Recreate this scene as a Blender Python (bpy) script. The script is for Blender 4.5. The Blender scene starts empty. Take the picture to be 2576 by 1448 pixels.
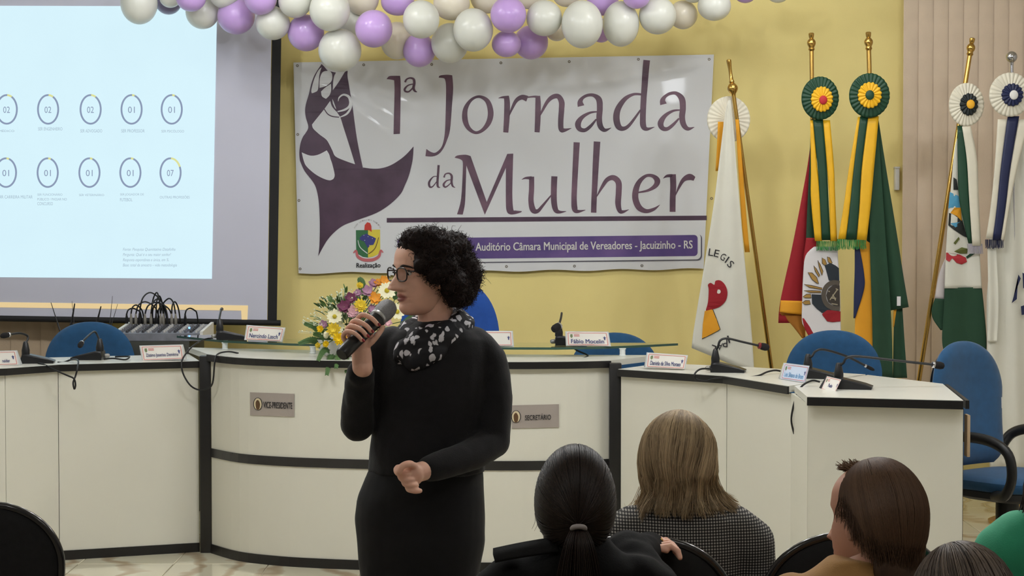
import bpy, bmesh, math, random
from math import sin, cos, pi, radians, sqrt, exp, atan2
from mathutils import Vector, Matrix, Quaternion
from mathutils.geometry import tessellate_polygon
from mathutils import noise as mnoise

random.seed(7)
SC = bpy.context.scene
COL = SC.collection

# ------------------------------------------------------------------ camera
F_PX, CAM_Z, HORIZON = 4807.0, 1.6, 567.0
PITCH = math.atan((724.0 - HORIZON) / F_PX)
cd = bpy.data.cameras.new('camera')
cd.sensor_width = 36.0
cd.sensor_fit = 'HORIZONTAL'
cd.lens = F_PX * 36.0 / 2576.0
cd.clip_end = 100
cam = bpy.data.objects.new('camera', cd)
COL.objects.link(cam)
cam.location = (0, 0, CAM_Z)
cam.rotation_euler = (pi / 2 - PITCH, 0, 0)
SC.camera = cam

# ------------------------------------------------------------------ world, light, exposure
SC.view_settings.view_transform = 'Standard'
SC.view_settings.look = 'None'
SC.view_settings.gamma = 1.0
SC.view_settings.use_curve_mapping = False
SC.view_settings.exposure = 0.0
w = bpy.data.worlds.new('world')
w.use_nodes = True
w.node_tree.nodes['Background'].inputs[0].default_value = (0.8, 0.85, 1.0, 1)
w.node_tree.nodes['Background'].inputs[1].default_value = 0.05
SC.world = w
CEIL = 3.45
LAMPS = [  # x, y, width, depth, watts
    (-2.3, 6.6, 1.3, 0.2, 88), (0.2, 6.6, 1.3, 0.2, 88), (2.5, 6.6, 1.3, 0.2, 88),
    (-1.4, 9.4, 1.3, 0.2, 22), (1.4, 9.4, 1.3, 0.2, 22),
    (-1.4, 2.2, 1.3, 0.2, 24), (1.4, 2.2, 1.3, 0.2, 24),
]
for (lx, ly, lw, ld, le) in LAMPS:
    for q in (-1, 1):          # two lamp bulbs in every fitting
        l = bpy.data.lights.new('ceiling_lamp_light', 'POINT')
        l.shadow_soft_size = 0.10
        l.energy = le / 2
        l.color = (0.915, 0.945, 1.0)
        lo = bpy.data.objects.new('ceiling_lamp_light', l)
        lo.location = (lx + q * lw * 0.25, ly, CEIL - 0.20)
        COL.objects.link(lo)


# ------------------------------------------------------------------ helpers
def U(px, py, Y):
    """World point at depth Y seen at photograph pixel (px, py)."""
    dx = (px - 1288.0) / F_PX
    du = (724.0 - py) / F_PX
    cp, sp = cos(PITCH), sin(PITCH)
    d = Vector((dx, cp + du * sp, -sp + du * cp))
    t = Y / d.y
    return Vector((d.x * t, Y, CAM_Z + d.z * t))


def lin(c):
    return tuple(((v / 255.0) / 12.92 if v / 255.0 <= 0.04045 else ((v / 255.0 + 0.055) / 1.055) ** 2.4) for v in c)


MATS = {}


def mat(name, rgb, rough=0.6, metal=0.0, var=0.06, scale=8.0, bump=0.0, bscale=60.0, spec=0.5, trans=0.0,
        emit=0.0, sheen=0.0, coat=0.0, ior=1.45, rgb2=None, alpha=1.0):
    """Principled material with a little procedural colour variation and relief."""
    if name in MATS:
        return MATS[name]
    m = bpy.data.materials.new(name)
    m.use_nodes = True
    nt = m.node_tree
    b = nt.nodes['Principled BSDF']
    L = nt.links.new
    c = lin(rgb)
    c2 = lin(rgb2) if rgb2 else tuple(min(1, v * (1 + var)) for v in c)
    c1 = c if rgb2 else tuple(v * (1 - var) for v in c)
    tc = nt.nodes.new('ShaderNodeTexCoord')
    n = nt.nodes.new('ShaderNodeTexNoise')
    n.inputs['Scale'].default_value = scale
    n.inputs['Detail'].default_value = 4
    L(tc.outputs['Object'], n.inputs['Vector'])
    r = nt.nodes.new('ShaderNodeValToRGB')
    r.color_ramp.elements[0].color = (*c1, 1)
    r.color_ramp.elements[1].color = (*c2, 1)
    r.color_ramp.elements[0].position = 0.3
    r.color_ramp.elements[1].position = 0.7
    L(n.outputs['Fac'], r.inputs['Fac'])
    L(r.outputs['Color'], b.inputs['Base Color'])
    b.inputs['Roughness'].default_value = rough
    b.inputs['Metallic'].default_value = metal
    b.inputs['Specular IOR Level'].default_value = spec
    b.inputs['Transmission Weight'].default_value = trans
    b.inputs['IOR'].default_value = ior
    b.inputs['Sheen Weight'].default_value = sheen
    b.inputs['Coat Weight'].default_value = coat
    b.inputs['Alpha'].default_value = alpha
    if emit:
        L(r.outputs['Color'], b.inputs['Emission Color'])
        b.inputs['Emission Strength'].default_value = emit
    if bump:
        n2 = nt.nodes.new('ShaderNodeTexNoise')
        n2.inputs['Scale'].default_value = bscale
        n2.inputs['Detail'].default_value = 5
        L(tc.outputs['Object'], n2.inputs['Vector'])
        bp = nt.nodes.new('ShaderNodeBump')
        bp.inputs['Strength'].default_value = bump
        bp.inputs['Distance'].default_value = 0.004
        L(n2.outputs['Fac'], bp.inputs['Height'])
        L(bp.outputs['Normal'], b.inputs['Normal'])
    MATS[name] = m
    return m


def worldloc(o):
    v = Vector((0, 0, 0))
    while o is not None:
        v = v + Vector(o.location)
        o = o.parent
    return v


def tag(o, label=None, cat=None, group=None, kind=None):
    if label:
        o['label'] = label
    if cat:
        o['category'] = cat
    if group:
        o['group'] = group
    if kind:
        o['kind'] = kind
    return o


def thing(name, label, cat, loc=(0, 0, 0), group=None):
    o = bpy.data.objects.new(name, None)
    o.empty_display_size = 0.05
    COL.objects.link(o)
    o.location = loc
    return tag(o, label, cat, group)


def dup(root, loc, rz, label, group=None):
    r = root.copy()
    COL.objects.link(r)
    r.location = loc
    r.rotation_euler = (0, 0, rz)
    r['label'] = label
    if group:
        r['group'] = group

    def rec(src, dst):
        for ch in src.children:
            c = ch.copy()
            COL.objects.link(c)
            c.parent = dst
            rec(ch, c)
    rec(root, r)
    return r


class MB:
    """Collects vertices and faces and links them as one mesh object."""

    def __init__(self):
        self.v, self.f, self.mi, self.tone = [], [], [], None

    def add(self, vs, fs, mi=0):
        o = len(self.v)
        self.v.extend([tuple(p) for p in vs])
        self.f.extend([tuple(i + o for i in f) for f in fs])
        self.mi.extend([mi] * len(fs))
        return self

    def box(self, c, s, rot=None, bev=0.0, mi=0, seg=2):
        bm = bmesh.new()
        bmesh.ops.create_cube(bm, size=1.0)
        for v in bm.verts:
            v.co = Vector((v.co.x * s[0], v.co.y * s[1], v.co.z * s[2]))
        if bev > 0:
            bmesh.ops.bevel(bm, geom=list(bm.edges), offset=min(bev, min(s) * 0.45), segments=seg, affect='EDGES', profile=0.5)
        bm.verts.index_update()
        R = rot.to_3x3() if rot is not None else Matrix.Identity(3)
        c = Vector(c)
        vs = [R @ v.co + c for v in bm.verts]
        fs = [[v.index for v in f.verts] for f in bm.faces]
        bm.free()
        return self.add(vs, fs, mi)

    def ball(self, c, r, rot=None, nu=20, nv=12, mi=0):
        if not hasattr(r, '__len__'):
            r = (r, r, r)
        vs, fs = [], []
        R = rot.to_3x3() if rot is not None else Matrix.Identity(3)
        c = Vector(c)
        vs.append(c + R @ Vector((0, 0, r[2])))
        for j in range(1, nv):
            th = pi * j / nv
            for i in range(nu):
                ph = 2 * pi * i / nu
                vs.append(c + R @ Vector((r[0] * sin(th) * cos(ph), r[1] * sin(th) * sin(ph), r[2] * cos(th))))
        vs.append(c + R @ Vector((0, 0, -r[2])))
        last = len(vs) - 1
        for i in range(nu):
            fs.append((0, 1 + i, 1 + (i + 1) % nu))
            fs.append((last, last - nu + (i + 1) % nu, last - nu + i))
        for j in range(nv - 2):
            for i in range(nu):
                a = 1 + j * nu
                fs.append((a + i, a + nu + i, a + nu + (i + 1) % nu, a + (i + 1) % nu))
        return self.add(vs, fs, mi)

    def tube(self, pts, rad, n=8, cap=True, mi=0, closed=False, flat=1.0, up=None):
        """Tube through pts; rad a number or one per point."""
        pts = [Vector(p) for p in pts]
        N = len(pts)
        if not hasattr(rad, '__len__'):
            rad = [rad] * N
        vs, fs = [], []
        prev = None
        for k in range(N):
            if closed:
                t = pts[(k + 1) % N] - pts[k - 1]
            else:
                t = pts[min(k + 1, N - 1)] - pts[max(k - 1, 0)]
            if t.length < 1e-9:
                t = Vector((0, 0, 1))
            t.normalize()
            if prev is None:
                a = Vector(up) if up is not None else (Vector((0, 0, 1)) if abs(t.z) < 0.9 else Vector((1, 0, 0)))
            else:
                a = prev
            a = a - t * a.dot(t)
            if a.length < 1e-6:
                a = t.orthogonal()
            a.normalize()
            prev = a
            bb = t.cross(a)
            for i in range(n):
                ph = 2 * pi * i / n
                vs.append(pts[k] + (a * cos(ph) * flat + bb * sin(ph)) * rad[k])
        rings = N if closed else N - 1
        for k in range(rings):
            q = ((k + 1) % N) * n
            for i in range(n):
                fs.append((k * n + i, k * n + (i + 1) % n, q + (i + 1) % n, q + i))
        if cap and not closed:
            fs.append(tuple(range(n - 1, -1, -1)))
            fs.append(tuple(range((N - 1) * n, N * n)))
        return self.add(vs, fs, mi)

    def lathe(self, prof, c, axis=(0, 0, 1), n=24, mi=0):
        """prof: list of (radius, height along axis) from c."""
        ax = Vector(axis).normalized()
        a = ax.orthogonal().normalized()
        b = ax.cross(a)
        c = Vector(c)
        vs, fs = [], []
        for (r, h) in prof:
            for i in range(n):
                ph = 2 * pi * i / n
                vs.append(c + ax * h + (a * cos(ph) + b * sin(ph)) * r)
        for k in range(len(prof) - 1):
            for i in range(n):
                fs.append((k * n + i, k * n + (i + 1) % n, (k + 1) * n + (i + 1) % n, (k + 1) * n + i))
        fs.append(tuple(range(n - 1, -1, -1)))
        fs.append(tuple(range((len(prof) - 1) * n, len(prof) * n)))
        return self.add(vs, fs, mi)

    def prism(self, poly, z0, z1, mi=0):
        """Vertical prism over a plan polygon [(x, y)]."""
        n = len(poly)
        vs = [(x, y, z0) for x, y in poly] + [(x, y, z1) for x, y in poly]
        tri = tessellate_polygon([[Vector((x, y, 0)) for x, y in poly]])
        fs = [tuple(t) for t in tri] + [tuple(i + n for i in t) for t in tri]
        fs += [(i, (i + 1) % n, n + (i + 1) % n, n + i) for i in range(n)]
        return self.add(vs, fs, mi)

    def fill(self, pts3, mi=0):
        """Flat filled outline in space, triangulated."""
        pts3 = [Vector(p) for p in pts3]
        tri = tessellate_polygon([pts3])
        return self.add(pts3, [tuple(t) for t in tri], mi)

    def grid(self, rows, mi=0, wrap=False):
        n = len(rows[0])
        vs = [p for r in rows for p in r]
        fs = []
        for j in range(len(rows) - 1):
            for i in range(n if wrap else n - 1):
                fs.append((j * n + i, j * n + (i + 1) % n, (j + 1) * n + (i + 1) % n, (j + 1) * n + i))
        return self.add(vs, fs, mi)

    def build(self, name, m, parent=None, smooth=True, angle=40, origin=None, fix=True):
        me = bpy.data.meshes.new(name)
        if parent is not None:
            off = worldloc(parent)
        elif origin is not None:
            off = Vector(origin)
        else:
            n = max(1, len(self.v))
            off = Vector((sum(p[0] for p in self.v) / n, sum(p[1] for p in self.v) / n, min(p[2] for p in self.v)))
        me.from_pydata([(p[0] - off.x, p[1] - off.y, p[2] - off.z) for p in self.v], [], self.f)
        if fix:
            bm = bmesh.new()
            bm.from_mesh(me)
            bmesh.ops.recalc_face_normals(bm, faces=bm.faces)
            bm.to_mesh(me)
            bm.free()
        for mm in (m if isinstance(m, (list, tuple)) else [m]):
            me.materials.append(mm)
        if isinstance(m, (list, tuple)):
            me.polygons.foreach_set('material_index', self.mi)
        if self.tone is not None:
            at = me.attributes.new('tone', 'FLOAT', 'POINT')
            at.data.foreach_set('value', self.tone)
        if smooth:
            me.polygons.foreach_set('use_smooth', [True] * len(me.polygons))
            me.set_sharp_from_angle(angle=radians(angle))
        me.update()
        o = bpy.data.objects.new(name, me)
        COL.objects.link(o)
        if parent is not None:
            o.parent = parent
        else:
            o.location = off
        return o


def crom(pts, per=6, closed=False):
    """Catmull-Rom through tuples of any length."""
    n = len(pts)
    out = []
    segs = n if closed else n - 1
    for i in range(segs):
        if closed:
            p0, p1, p2, p3 = pts[(i - 1) % n], pts[i], pts[(i + 1) % n], pts[(i + 2) % n]
        else:
            p1, p2 = pts[i], pts[i + 1]
            p0 = pts[i - 1] if i else p1
            p3 = pts[i + 2] if i + 2 < n else p2
        for k in range(per):
            t = k / per
            out.append(tuple(0.5 * (2 * b + (c - a) * t + (2 * a - 5 * b + 4 * c - d) * t * t + (3 * b - a - 3 * c + d) * t ** 3)
                             for a, b, c, d in zip(p0, p1, p2, p3)))
    if not closed:
        out.append(tuple(pts[-1]))
    return out


def vcrom(pts, per=6, closed=False):
    return [Vector(p) for p in crom([tuple(p) for p in pts], per, closed)]


def tsamp(tab, t):
    """Piecewise linear table [(t, v...)]."""
    if t <= tab[0][0]:
        return tab[0][1:]
    for a, b in zip(tab, tab[1:]):
        if t <= b[0]:
            k = (t - a[0]) / (b[0] - a[0])
            k = k * k * (3 - 2 * k) * 0.5 + k * 0.5
            return tuple(x + (y - x) * k for x, y in zip(a[1:], b[1:]))
    return tab[-1][1:]


def offset_poly(pts, d):
    """Shift an open plan polyline sideways (towards its right-hand side seen along it) by d."""
    out = []
    n = len(pts)
    for i in range(n):
        a = Vector(pts[max(i - 1, 0)])
        b = Vector(pts[min(i + 1, n - 1)])
        t = (b - a).normalized()
        nr = Vector((t.y, -t.x))
        # mitre
        if 0 < i < n - 1:
            t1 = (Vector(pts[i]) - a).normalized()
            k = 1.0 / max(0.5, nr.dot(Vector((t1.y, -t1.x))))
        else:
            k = 1.0
        p = Vector(pts[i]) + nr * d * k
        out.append((p.x, p.y))
    return out


def band(mb, pts, z0, z1, d0, d1, mi=0):
    """Vertical strip following a plan polyline between offsets d0 (front) and d1."""
    a = offset_poly(pts, d0)
    b = offset_poly(pts, d1)
    for i in range(len(pts) - 1):
        mb.prism([a[i], a[i + 1], b[i + 1], b[i]], z0, z1, mi)
    return mb


def text_to(mb, s, mapper, u0=0.0, u1=1.0, v0=0.0, v1=1.0, bold=0.0, mi=0, shear=0.0, mono=False):
    """Lettering: fills the rectangle u0..u1, v0..v1 of mapper(u, v) -> point."""
    cu = bpy.data.curves.new('lettering_curve', 'FONT')
    cu.body = s
    cu.resolution_u = 3
    cu.shear = shear
    if mono:
        cu.space_character = 1.0
    ob = bpy.data.objects.new('lettering_curve', cu)
    COL.objects.link(ob)
    dg = bpy.context.evaluated_depsgraph_get()
    me = bpy.data.meshes.new_from_object(ob.evaluated_get(dg))
    vs = [v.co.copy() for v in me.vertices]
    fs = [tuple(p.vertices) for p in me.polygons]
    bpy.data.objects.remove(ob)
    bpy.data.meshes.remove(me)
    bpy.data.curves.remove(cu)
    if not vs:
        return mb
    x0, x1 = min(v.x for v in vs), max(v.x for v in vs)
    y0, y1 = min(v.y for v in vs), max(v.y for v in vs)
    # bold lettering: the strokes drawn again a hair to each side
    for kk, (bx, by) in enumerate([(-1, 0.4), (1, 0.4), (-1, -0.4), (1, -0.4)] if bold else [(0, 0)]):
        out = []
        for v in vs:
            u = u0 + (u1 - u0) * (v.x + bx * bold - x0) / max(1e-6, x1 - x0)
            q = v0 + (v1 - v0) * (1 - (v.y + by * bold - y0) / max(1e-6, y1 - y0))
            out.append(Vector(mapper(u, q)) + Vector((0, -0.00025 * kk, 0)))
        mb.add(out, fs, mi)
    return mb


def stroke(mb, pts, mapper, per=8, closed=False, mi=0):
    """Pen stroke: pts (x, y, width) in picture units, mapper(x, y) -> world."""
    c = crom(pts, per, closed)
    n = len(c)
    L, R = [], []
    for i in range(n):
        if closed:
            a, b = c[i - 1], c[(i + 1) % n]
        else:
            a, b = c[max(i - 1, 0)], c[min(i + 1, n - 1)]
        dx, dy = b[0] - a[0], b[1] - a[1]
        l = sqrt(dx * dx + dy * dy) or 1
        nx, ny = -dy / l, dx / l
        h = max(1e-4, c[i][2]) / 2
        L.append((c[i][0] + nx * h, c[i][1] + ny * h))
        R.append((c[i][0] - nx * h, c[i][1] - ny * h))
    vs = [mapper(*p) for p in L] + [mapper(*p) for p in R]
    m = n if closed else n - 1
    fs = [(i, (i + 1) % n, n + (i + 1) % n, n + i) for i in range(m)]
    return mb.add(vs, fs, mi)


def outline(mb, pts, mapper, per=0, mi=0):
    """Filled outline in picture units."""
    if per:
        pts = [p[:2] for p in crom(pts, per, True)]
    P = [Vector((x, y, 0)) for x, y in pts]
    tri = tessellate_polygon([P])
    return mb.add([mapper(x, y) for x, y in pts], [tuple(t) for t in tri], mi)


def soft(pts, per=4, corner=52):
    """Closed outline rounded between its sharp corners."""
    n = len(pts)
    sharp = []
    for i in range(n):
        a, b, c = Vector(pts[i - 1][:2]), Vector(pts[i][:2]), Vector(pts[(i + 1) % n][:2])
        u, v = b - a, c - b
        if u.length < 1e-6 or v.length < 1e-6 or u.angle(v) > radians(corner):
            sharp.append(i)
    if not sharp:
        return [p[:2] for p in crom(pts, per, True)]
    out = []
    for k, i in enumerate(sharp):
        j = sharp[(k + 1) % len(sharp)]
        run = [pts[q % n] for q in range(i, j + 1 if j > i else j + n + 1)]
        out += [p[:2] for p in crom(run, per)][:-1]
    return out


def quad(TL, TR, BR, BL):
    def f(u, v):
        return tuple((TL[k] * (1 - u) + TR[k] * u) * (1 - v) + (BL[k] * (1 - u) + BR[k] * u) * v for k in range(len(TL)))
    return f


def blob(shapes, voxel=0.008, smooth=6):
    """One continuous surface grown over capsules / ellipsoids / lofts: returns (verts, faces)."""
    mb = MB()
    for s in shapes:
        if s[0] == 'ball':
            mb.ball(s[1], s[2], s[3] if len(s) > 3 else None, nu=24, nv=16)
        elif s[0] == 'limb':           # tapered limb through points with radii
            pts = [Vector(p) for p in s[1]]
            mb.tube(pts, s[2], n=16)
            for p, r in zip(pts, s[2]):
                mb.ball(p, r, nu=16, nv=10)
        elif s[0] == 'loft':           # (centre, rx, ry, tilt rotation z) sections
            rows = []
            for (c, rx, ry, rz) in s[1]:
                c = Vector(c)
                rows.append([c + Vector((rx * cos(a) * cos(rz) - ry * sin(a) * sin(rz), rx * cos(a) * sin(rz) + ry * sin(a) * cos(rz), 0))
                             for a in [2 * pi * i / 28 for i in range(28)]])
            n0 = len(mb.v)
            mb.grid(rows, wrap=True)
            mb.f.append(tuple(range(n0, n0 + 28)))
            e = len(mb.v)
            mb.f.append(tuple(range(e - 28, e)))
            mb.mi += [0, 0]
    o = mb.build('blob_source', mat('skin_source', (200, 150, 130)), smooth=False, origin=(0, 0, 0))
    r = o.modifiers.new('r', 'REMESH')
    r.mode = 'VOXEL'
    r.voxel_size = voxel
    if smooth:
        s = o.modifiers.new('s', 'SMOOTH')
        s.iterations = smooth
        s.factor = 0.5
    dg = bpy.context.evaluated_depsgraph_get()
    me = bpy.data.meshes.new_from_object(o.evaluated_get(dg))
    vs = [v.co.copy() for v in me.vertices]
    fs = [tuple(p.vertices) for p in me.polygons]
    old = o.data
    bpy.data.objects.remove(o)
    bpy.data.meshes.remove(old)
    bpy.data.meshes.remove(me)
    return vs, fs


def ruck(vs, amp, scale, seed=0.0):
    """Soft cloth folds: push the points about by smooth noise."""
    out = []
    for p in vs:
        n = mnoise.noise(Vector((p.x * scale + seed, p.y * scale, p.z * scale * 0.6)))
        n2 = mnoise.noise(Vector((p.x * scale * 2.3, p.y * scale * 2.3 + seed, p.z * scale * 1.6)))
        d = n * 0.7 + n2 * 0.3
        out.append(Vector((p.x + d * amp, p.y + d * amp, p.z + n2 * amp * 0.4)))
    return out

# ------------------------------------------------------------------ materials of the room
M_WALL = mat('yellow_wall_paint', (246, 228, 152), 0.75, var=0.05, scale=1.5, bump=0.12, bscale=180)
M_SIDE = mat('cream_wall_paint', (206, 202, 194), 0.8, var=0.04, scale=1.5)
M_CEIL = mat('white_ceiling_paint', (226, 222, 212), 0.9, var=0.02)
M_FLOOR = mat('floor_grout', (150, 140, 120), 0.6)
M_LAM = mat('cream_laminate', (213, 211, 198), 0.42, var=0.015, scale=2.0, bump=0.02, bscale=300)
M_TOP = mat('cream_worktop_laminate', (214, 213, 203), 0.3, var=0.015, scale=2.0)
M_EDGE = mat('black_edge_band', (26, 25, 25), 0.35, var=0.1)
M_RAIL = mat('dark_glossy_rail', (44, 43, 42), 0.22, var=0.25, scale=3)
M_BLACK = mat('black_plastic', (20, 20, 22), 0.42, var=0.15)
M_RUB = mat('black_rubber_cable', (18, 18, 19), 0.5)
M_CHROME = mat('chrome', (205, 205, 210), 0.12, 1.0, var=0.03)
M_BRASS = mat('polished_brass', (205, 165, 88), 0.2, 1.0, var=0.06)
M_GLASS = mat('clear_glass', (226, 240, 234), 0.02, trans=1.0, var=0.0, ior=1.45)
M_WHITE = mat('white_print', (222, 221, 216), 0.5, var=0.01)


def structure(name, mb, m, **k):
    o = mb.build(name, m, **k)
    o['kind'] = 'structure'
    return o


WALL_Y = 11.35
fl = structure('floor', MB().box((0, 4.2, -0.054), (11, 15.6, 0.1)), M_FLOOR)
structure('ceiling', MB().box((0, 4.2, CEIL + 0.05), (11, 15.6, 0.1)), M_CEIL)
structure('wall_back', MB().box((0, WALL_Y + 0.06, CEIL / 2), (11, 0.12, CEIL)), M_WALL)
structure('wall_left', MB().box((-5.06, 4.2, CEIL / 2), (0.12, 14.2, CEIL)), M_SIDE)
structure('wall_right', MB().box((4.86, 4.2, CEIL / 2), (0.12, 14.2, CEIL)), M_SIDE)
structure('wall_front', MB().box((0, -3.06, CEIL / 2), (10, 0.12, CEIL)), M_SIDE)

# marble-look floor tiles, each a piece of the floor
m = mat('polished_floor_tile', (205, 198, 176), 0.12, var=0.07, scale=2.2, rgb2=(222, 214, 188), coat=0.4)
nt = m.node_tree
vein = nt.nodes.new('ShaderNodeTexWave')
vein.inputs['Scale'].default_value = 1.2
vein.inputs['Distortion'].default_value = 14
vein.inputs['Detail'].default_value = 4
tcn = nt.nodes.new('ShaderNodeTexCoord')
gm = nt.nodes.new('ShaderNodeNewGeometry')
nt.links.new(gm.outputs['Position'], vein.inputs['Vector'])
rp = nt.nodes.new('ShaderNodeValToRGB')
rp.color_ramp.elements[0].color = (*lin((186, 168, 140)), 1)
rp.color_ramp.elements[1].color = (*lin((222, 216, 192)), 1)
rp.color_ramp.elements[1].position = 0.35
nt.links.new(vein.outputs['Fac'], rp.inputs['Fac'])
nt.links.new(rp.outputs['Color'], nt.nodes['Principled BSDF'].inputs['Base Color'])
T = 0.45
t_me = None
for iy in range(13):
    for ix in range(18):
        cx, cy = -4.3 + T * (ix + 0.5), 5.4 + T * (iy + 0.5)
        if t_me is None:
            o = MB().box((cx, cy, -0.004), (T - 0.005, T - 0.005, 0.008), bev=0.0015, seg=1).build('tile', m, origin=(cx, cy, 0))
            t_me = o.data
        else:
            o = bpy.data.objects.new('tile', t_me)
            COL.objects.link(o)
        o.parent = fl
        o.location = Vector((cx, cy, 0)) - Vector(fl.location)

# ceiling lamps
lamp_m = mat('lamp_diffuser', (255, 246, 226), 0.5, emit=2.0, var=0.0)
for k, (lx, ly, lw, ld, le) in enumerate(LAMPS):
    lab = 'white ceiling lamp %s, %s' % (
        ['before the bench, screen side', 'before the bench middle', 'before the bench, flag side', 'over the chairs, screen side',
         'over the chairs, flag side', 'over the rear seats, screen side', 'over the rear seats, flag side'][k], 'rectangular with a frosted cover')
    r = thing('ceiling_lamp', lab, 'lamp', (lx, ly, CEIL - 0.07), 'ceiling lamps')
    mb = MB()
    for sx in (-1, 1):
        mb.box((lx + sx * (lw / 2 + 0.02), ly, CEIL - 0.035), (0.03, ld + 0.07, 0.07), bev=0.004)
        mb.box((lx, ly + sx * (ld / 2 + 0.02), CEIL - 0.035), (lw + 0.07, 0.03, 0.07), bev=0.004)
    mb.build('housing', M_CEIL, r)
    MB().box((lx, ly, CEIL - 0.05), (lw, ld, 0.01)).build('diffuser', lamp_m, r)

# vertical blinds: one part per slat
M_BL_R = mat('beige_blind_fabric', (224, 204, 180), 0.8, var=0.05, scale=5, bump=0.25, bscale=120)
M_BL_L = mat('tan_blind_fabric', (206, 184, 156), 0.8, var=0.06, scale=5, bump=0.25, bscale=120)


def blind(name, label, x0, n, wslat, y, z0, z1, m):
    r = thing(name, label, 'blind', (x0 + n * wslat / 2, y, z0))
    me = None
    for i in range(n):
        cx = x0 + (i + 0.5) * wslat
        if me is None:
            rows = []
            for z in (z0, z1):
                rows.append([Vector((cx + (s - 0.5) * wslat * 1.06, y + 0.005 * (2 * s - 1) + 0.002 * cos(pi * (s - 0.5)) * -1, z)) for s in [k / 6 for k in range(7)]])
            o = MB().grid(rows).build('slat', m, r)
            me = o.data
            base = cx
        else:
            o = bpy.data.objects.new('slat', me)
            COL.objects.link(o)
            o.parent = r
            o.location = (cx - base, 0, 0)
    MB().box((x0 + n * wslat / 2, y + 0.005, z1 + 0.02), (n * wslat, 0.05, 0.05), bev=0.004).build('headrail', M_WHITE, r)
    return r


blind('vertical_blind', 'pinkish beige vertical slat blind behind the flags', 2.30, 26, 0.0885, 11.26, 0.25, 3.3, M_BL_R)
blind('vertical_blind', 'tan vertical slat blind hanging below the projection screen', -4.9, 28, 0.0885, 11.26, 0.25, 3.3, M_BL_L)

# white trunking piece on the wall edge by the blind
a = U(2258, 424, 11.3)
b = U(2258, 478, 11.3)
r = thing('cable_cover', 'short white cable cover on yellow wall beside the beige blind', 'cover', b)
MB().box((a.x, 11.325, (a.z + b.z) / 2), (0.026, 0.05, a.z - b.z), bev=0.005).build('cover_body', M_WHITE, r)
MB().box((a.x, 11.3255, a.z + 0.006), (0.03, 0.052, 0.012), bev=0.003).build('end_cap', M_WHITE, r)

# ------------------------------------------------------------------ council bench
ZS, ZC = 0.94, 0.975          # heights of the wings and of the middle


def bench(name, label, front, back, zt, panels, rail=None, ends=None, over=0.018, th=0.03):
    n = len(front)
    c = (sum(p[0] for p in front) / n, sum(p[1] for p in front) / n)
    r = thing(name, label, 'bench', (c[0], c[1], 0))
    fo = offset_poly(front, over)
    MB().prism(fo + back[::-1], zt - th + 0.003, zt).build('worktop', M_TOP, r, smooth=False)
    band(MB(), front, zt - th - 0.004, zt - 0.002, over + 0.006, over - 0.004).build('edge_band', M_EDGE, r, smooth=False)
    band(MB(), front, 0, 0.045, 0.006, -0.02).build('kick_strip', M_EDGE, r, smooth=False)
    for (i0, i1) in panels:
        seg = list(front[i0:i1 + 1])
        # a hair of a gap at each joint
        a, b = Vector(seg[0]), Vector(seg[1])
        seg[0] = tuple(a + (b - a).normalized() * 0.0015)
        a, b = Vector(seg[-1]), Vector(seg[-2])
        seg[-1] = tuple(a + (b - a).normalized() * 0.0015)
        if rail:
            band(MB(), seg, 0.045, rail[0], 0, -0.018).build('panel', M_LAM, r, smooth=False)
            band(MB(), seg, rail[1], zt - th - 0.004, 0, -0.018).build('panel', M_LAM, r, smooth=False)
        else:
            band(MB(), seg, 0.045, zt - th - 0.004, 0, -0.018).build('panel', M_LAM, r, smooth=False)
    band(MB(), front, 0.045, zt - th - 0.004, -0.019, -0.022).build('backing', M_EDGE, r, smooth=False)
    if rail:
        band(MB(), front, rail[0], rail[1], 0.006, -0.018).build('middle_rail', M_RAIL, r, smooth=False)
    if ends:
        for (p, q) in ends:
            band(MB(), [p, q], 0.0, zt - th, 0.0, -0.02).build('side_panel', M_LAM, r, smooth=False)
    return r


def post(label, x, y, zt, wd=0.056):
    o = MB().box((x, y, zt / 2), (wd, 0.05, zt), bev=0.004).build('corner_post', M_EDGE)
    tag(o, label, 'post')


left_front = [(-3.6, 8.05), (-2.62, 8.50), (-2.166, 9.10), (-1.535, 9.34)]
left_back = [(-3.9, 8.5), (-2.95, 8.92), (-2.42, 9.52), (-1.62, 9.80)]
left_front = [(-3.55, 8.15), (-2.355, 8.86), (-2.166, 9.10), (-1.535, 9.34)]
left_back = [(-3.8, 8.60), (-2.72, 9.27), (-2.36, 9.54), (-1.66, 9.80)]
bench('bench_wing', 'cream curved bench wing with black edges below the projection screen', left_front, left_back, ZS, [(0, 1), (1, 2), (2, 3)])

cpts = [(-1.468, 9.30), (-1.30, 9.08), (-1.095, 8.955), (-0.90, 8.89), (-0.70, 8.845), (-0.50, 8.81), (-0.30, 8.79), (-0.10, 8.785), (0.10, 8.79), (0.30, 8.82), (0.452, 8.87)]
cfront = crom(cpts, 4)
cback = [(-1.66, 9.80), (-1.35, 9.70), (-1.05, 9.60), (-0.85, 9.52), (-0.6, 9.42), (-0.4, 9.34), (-0.2, 9.30), (0.0, 9.26), (0.3, 9.24), (0.55, 9.22), (0.70, 9.22)]
bench('bench_middle', 'raised middle section of the cream bench with a dark waist rail', cfront, cback, ZC, [(0, len(cfront) - 1)], rail=(0.472, 0.515))

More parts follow.
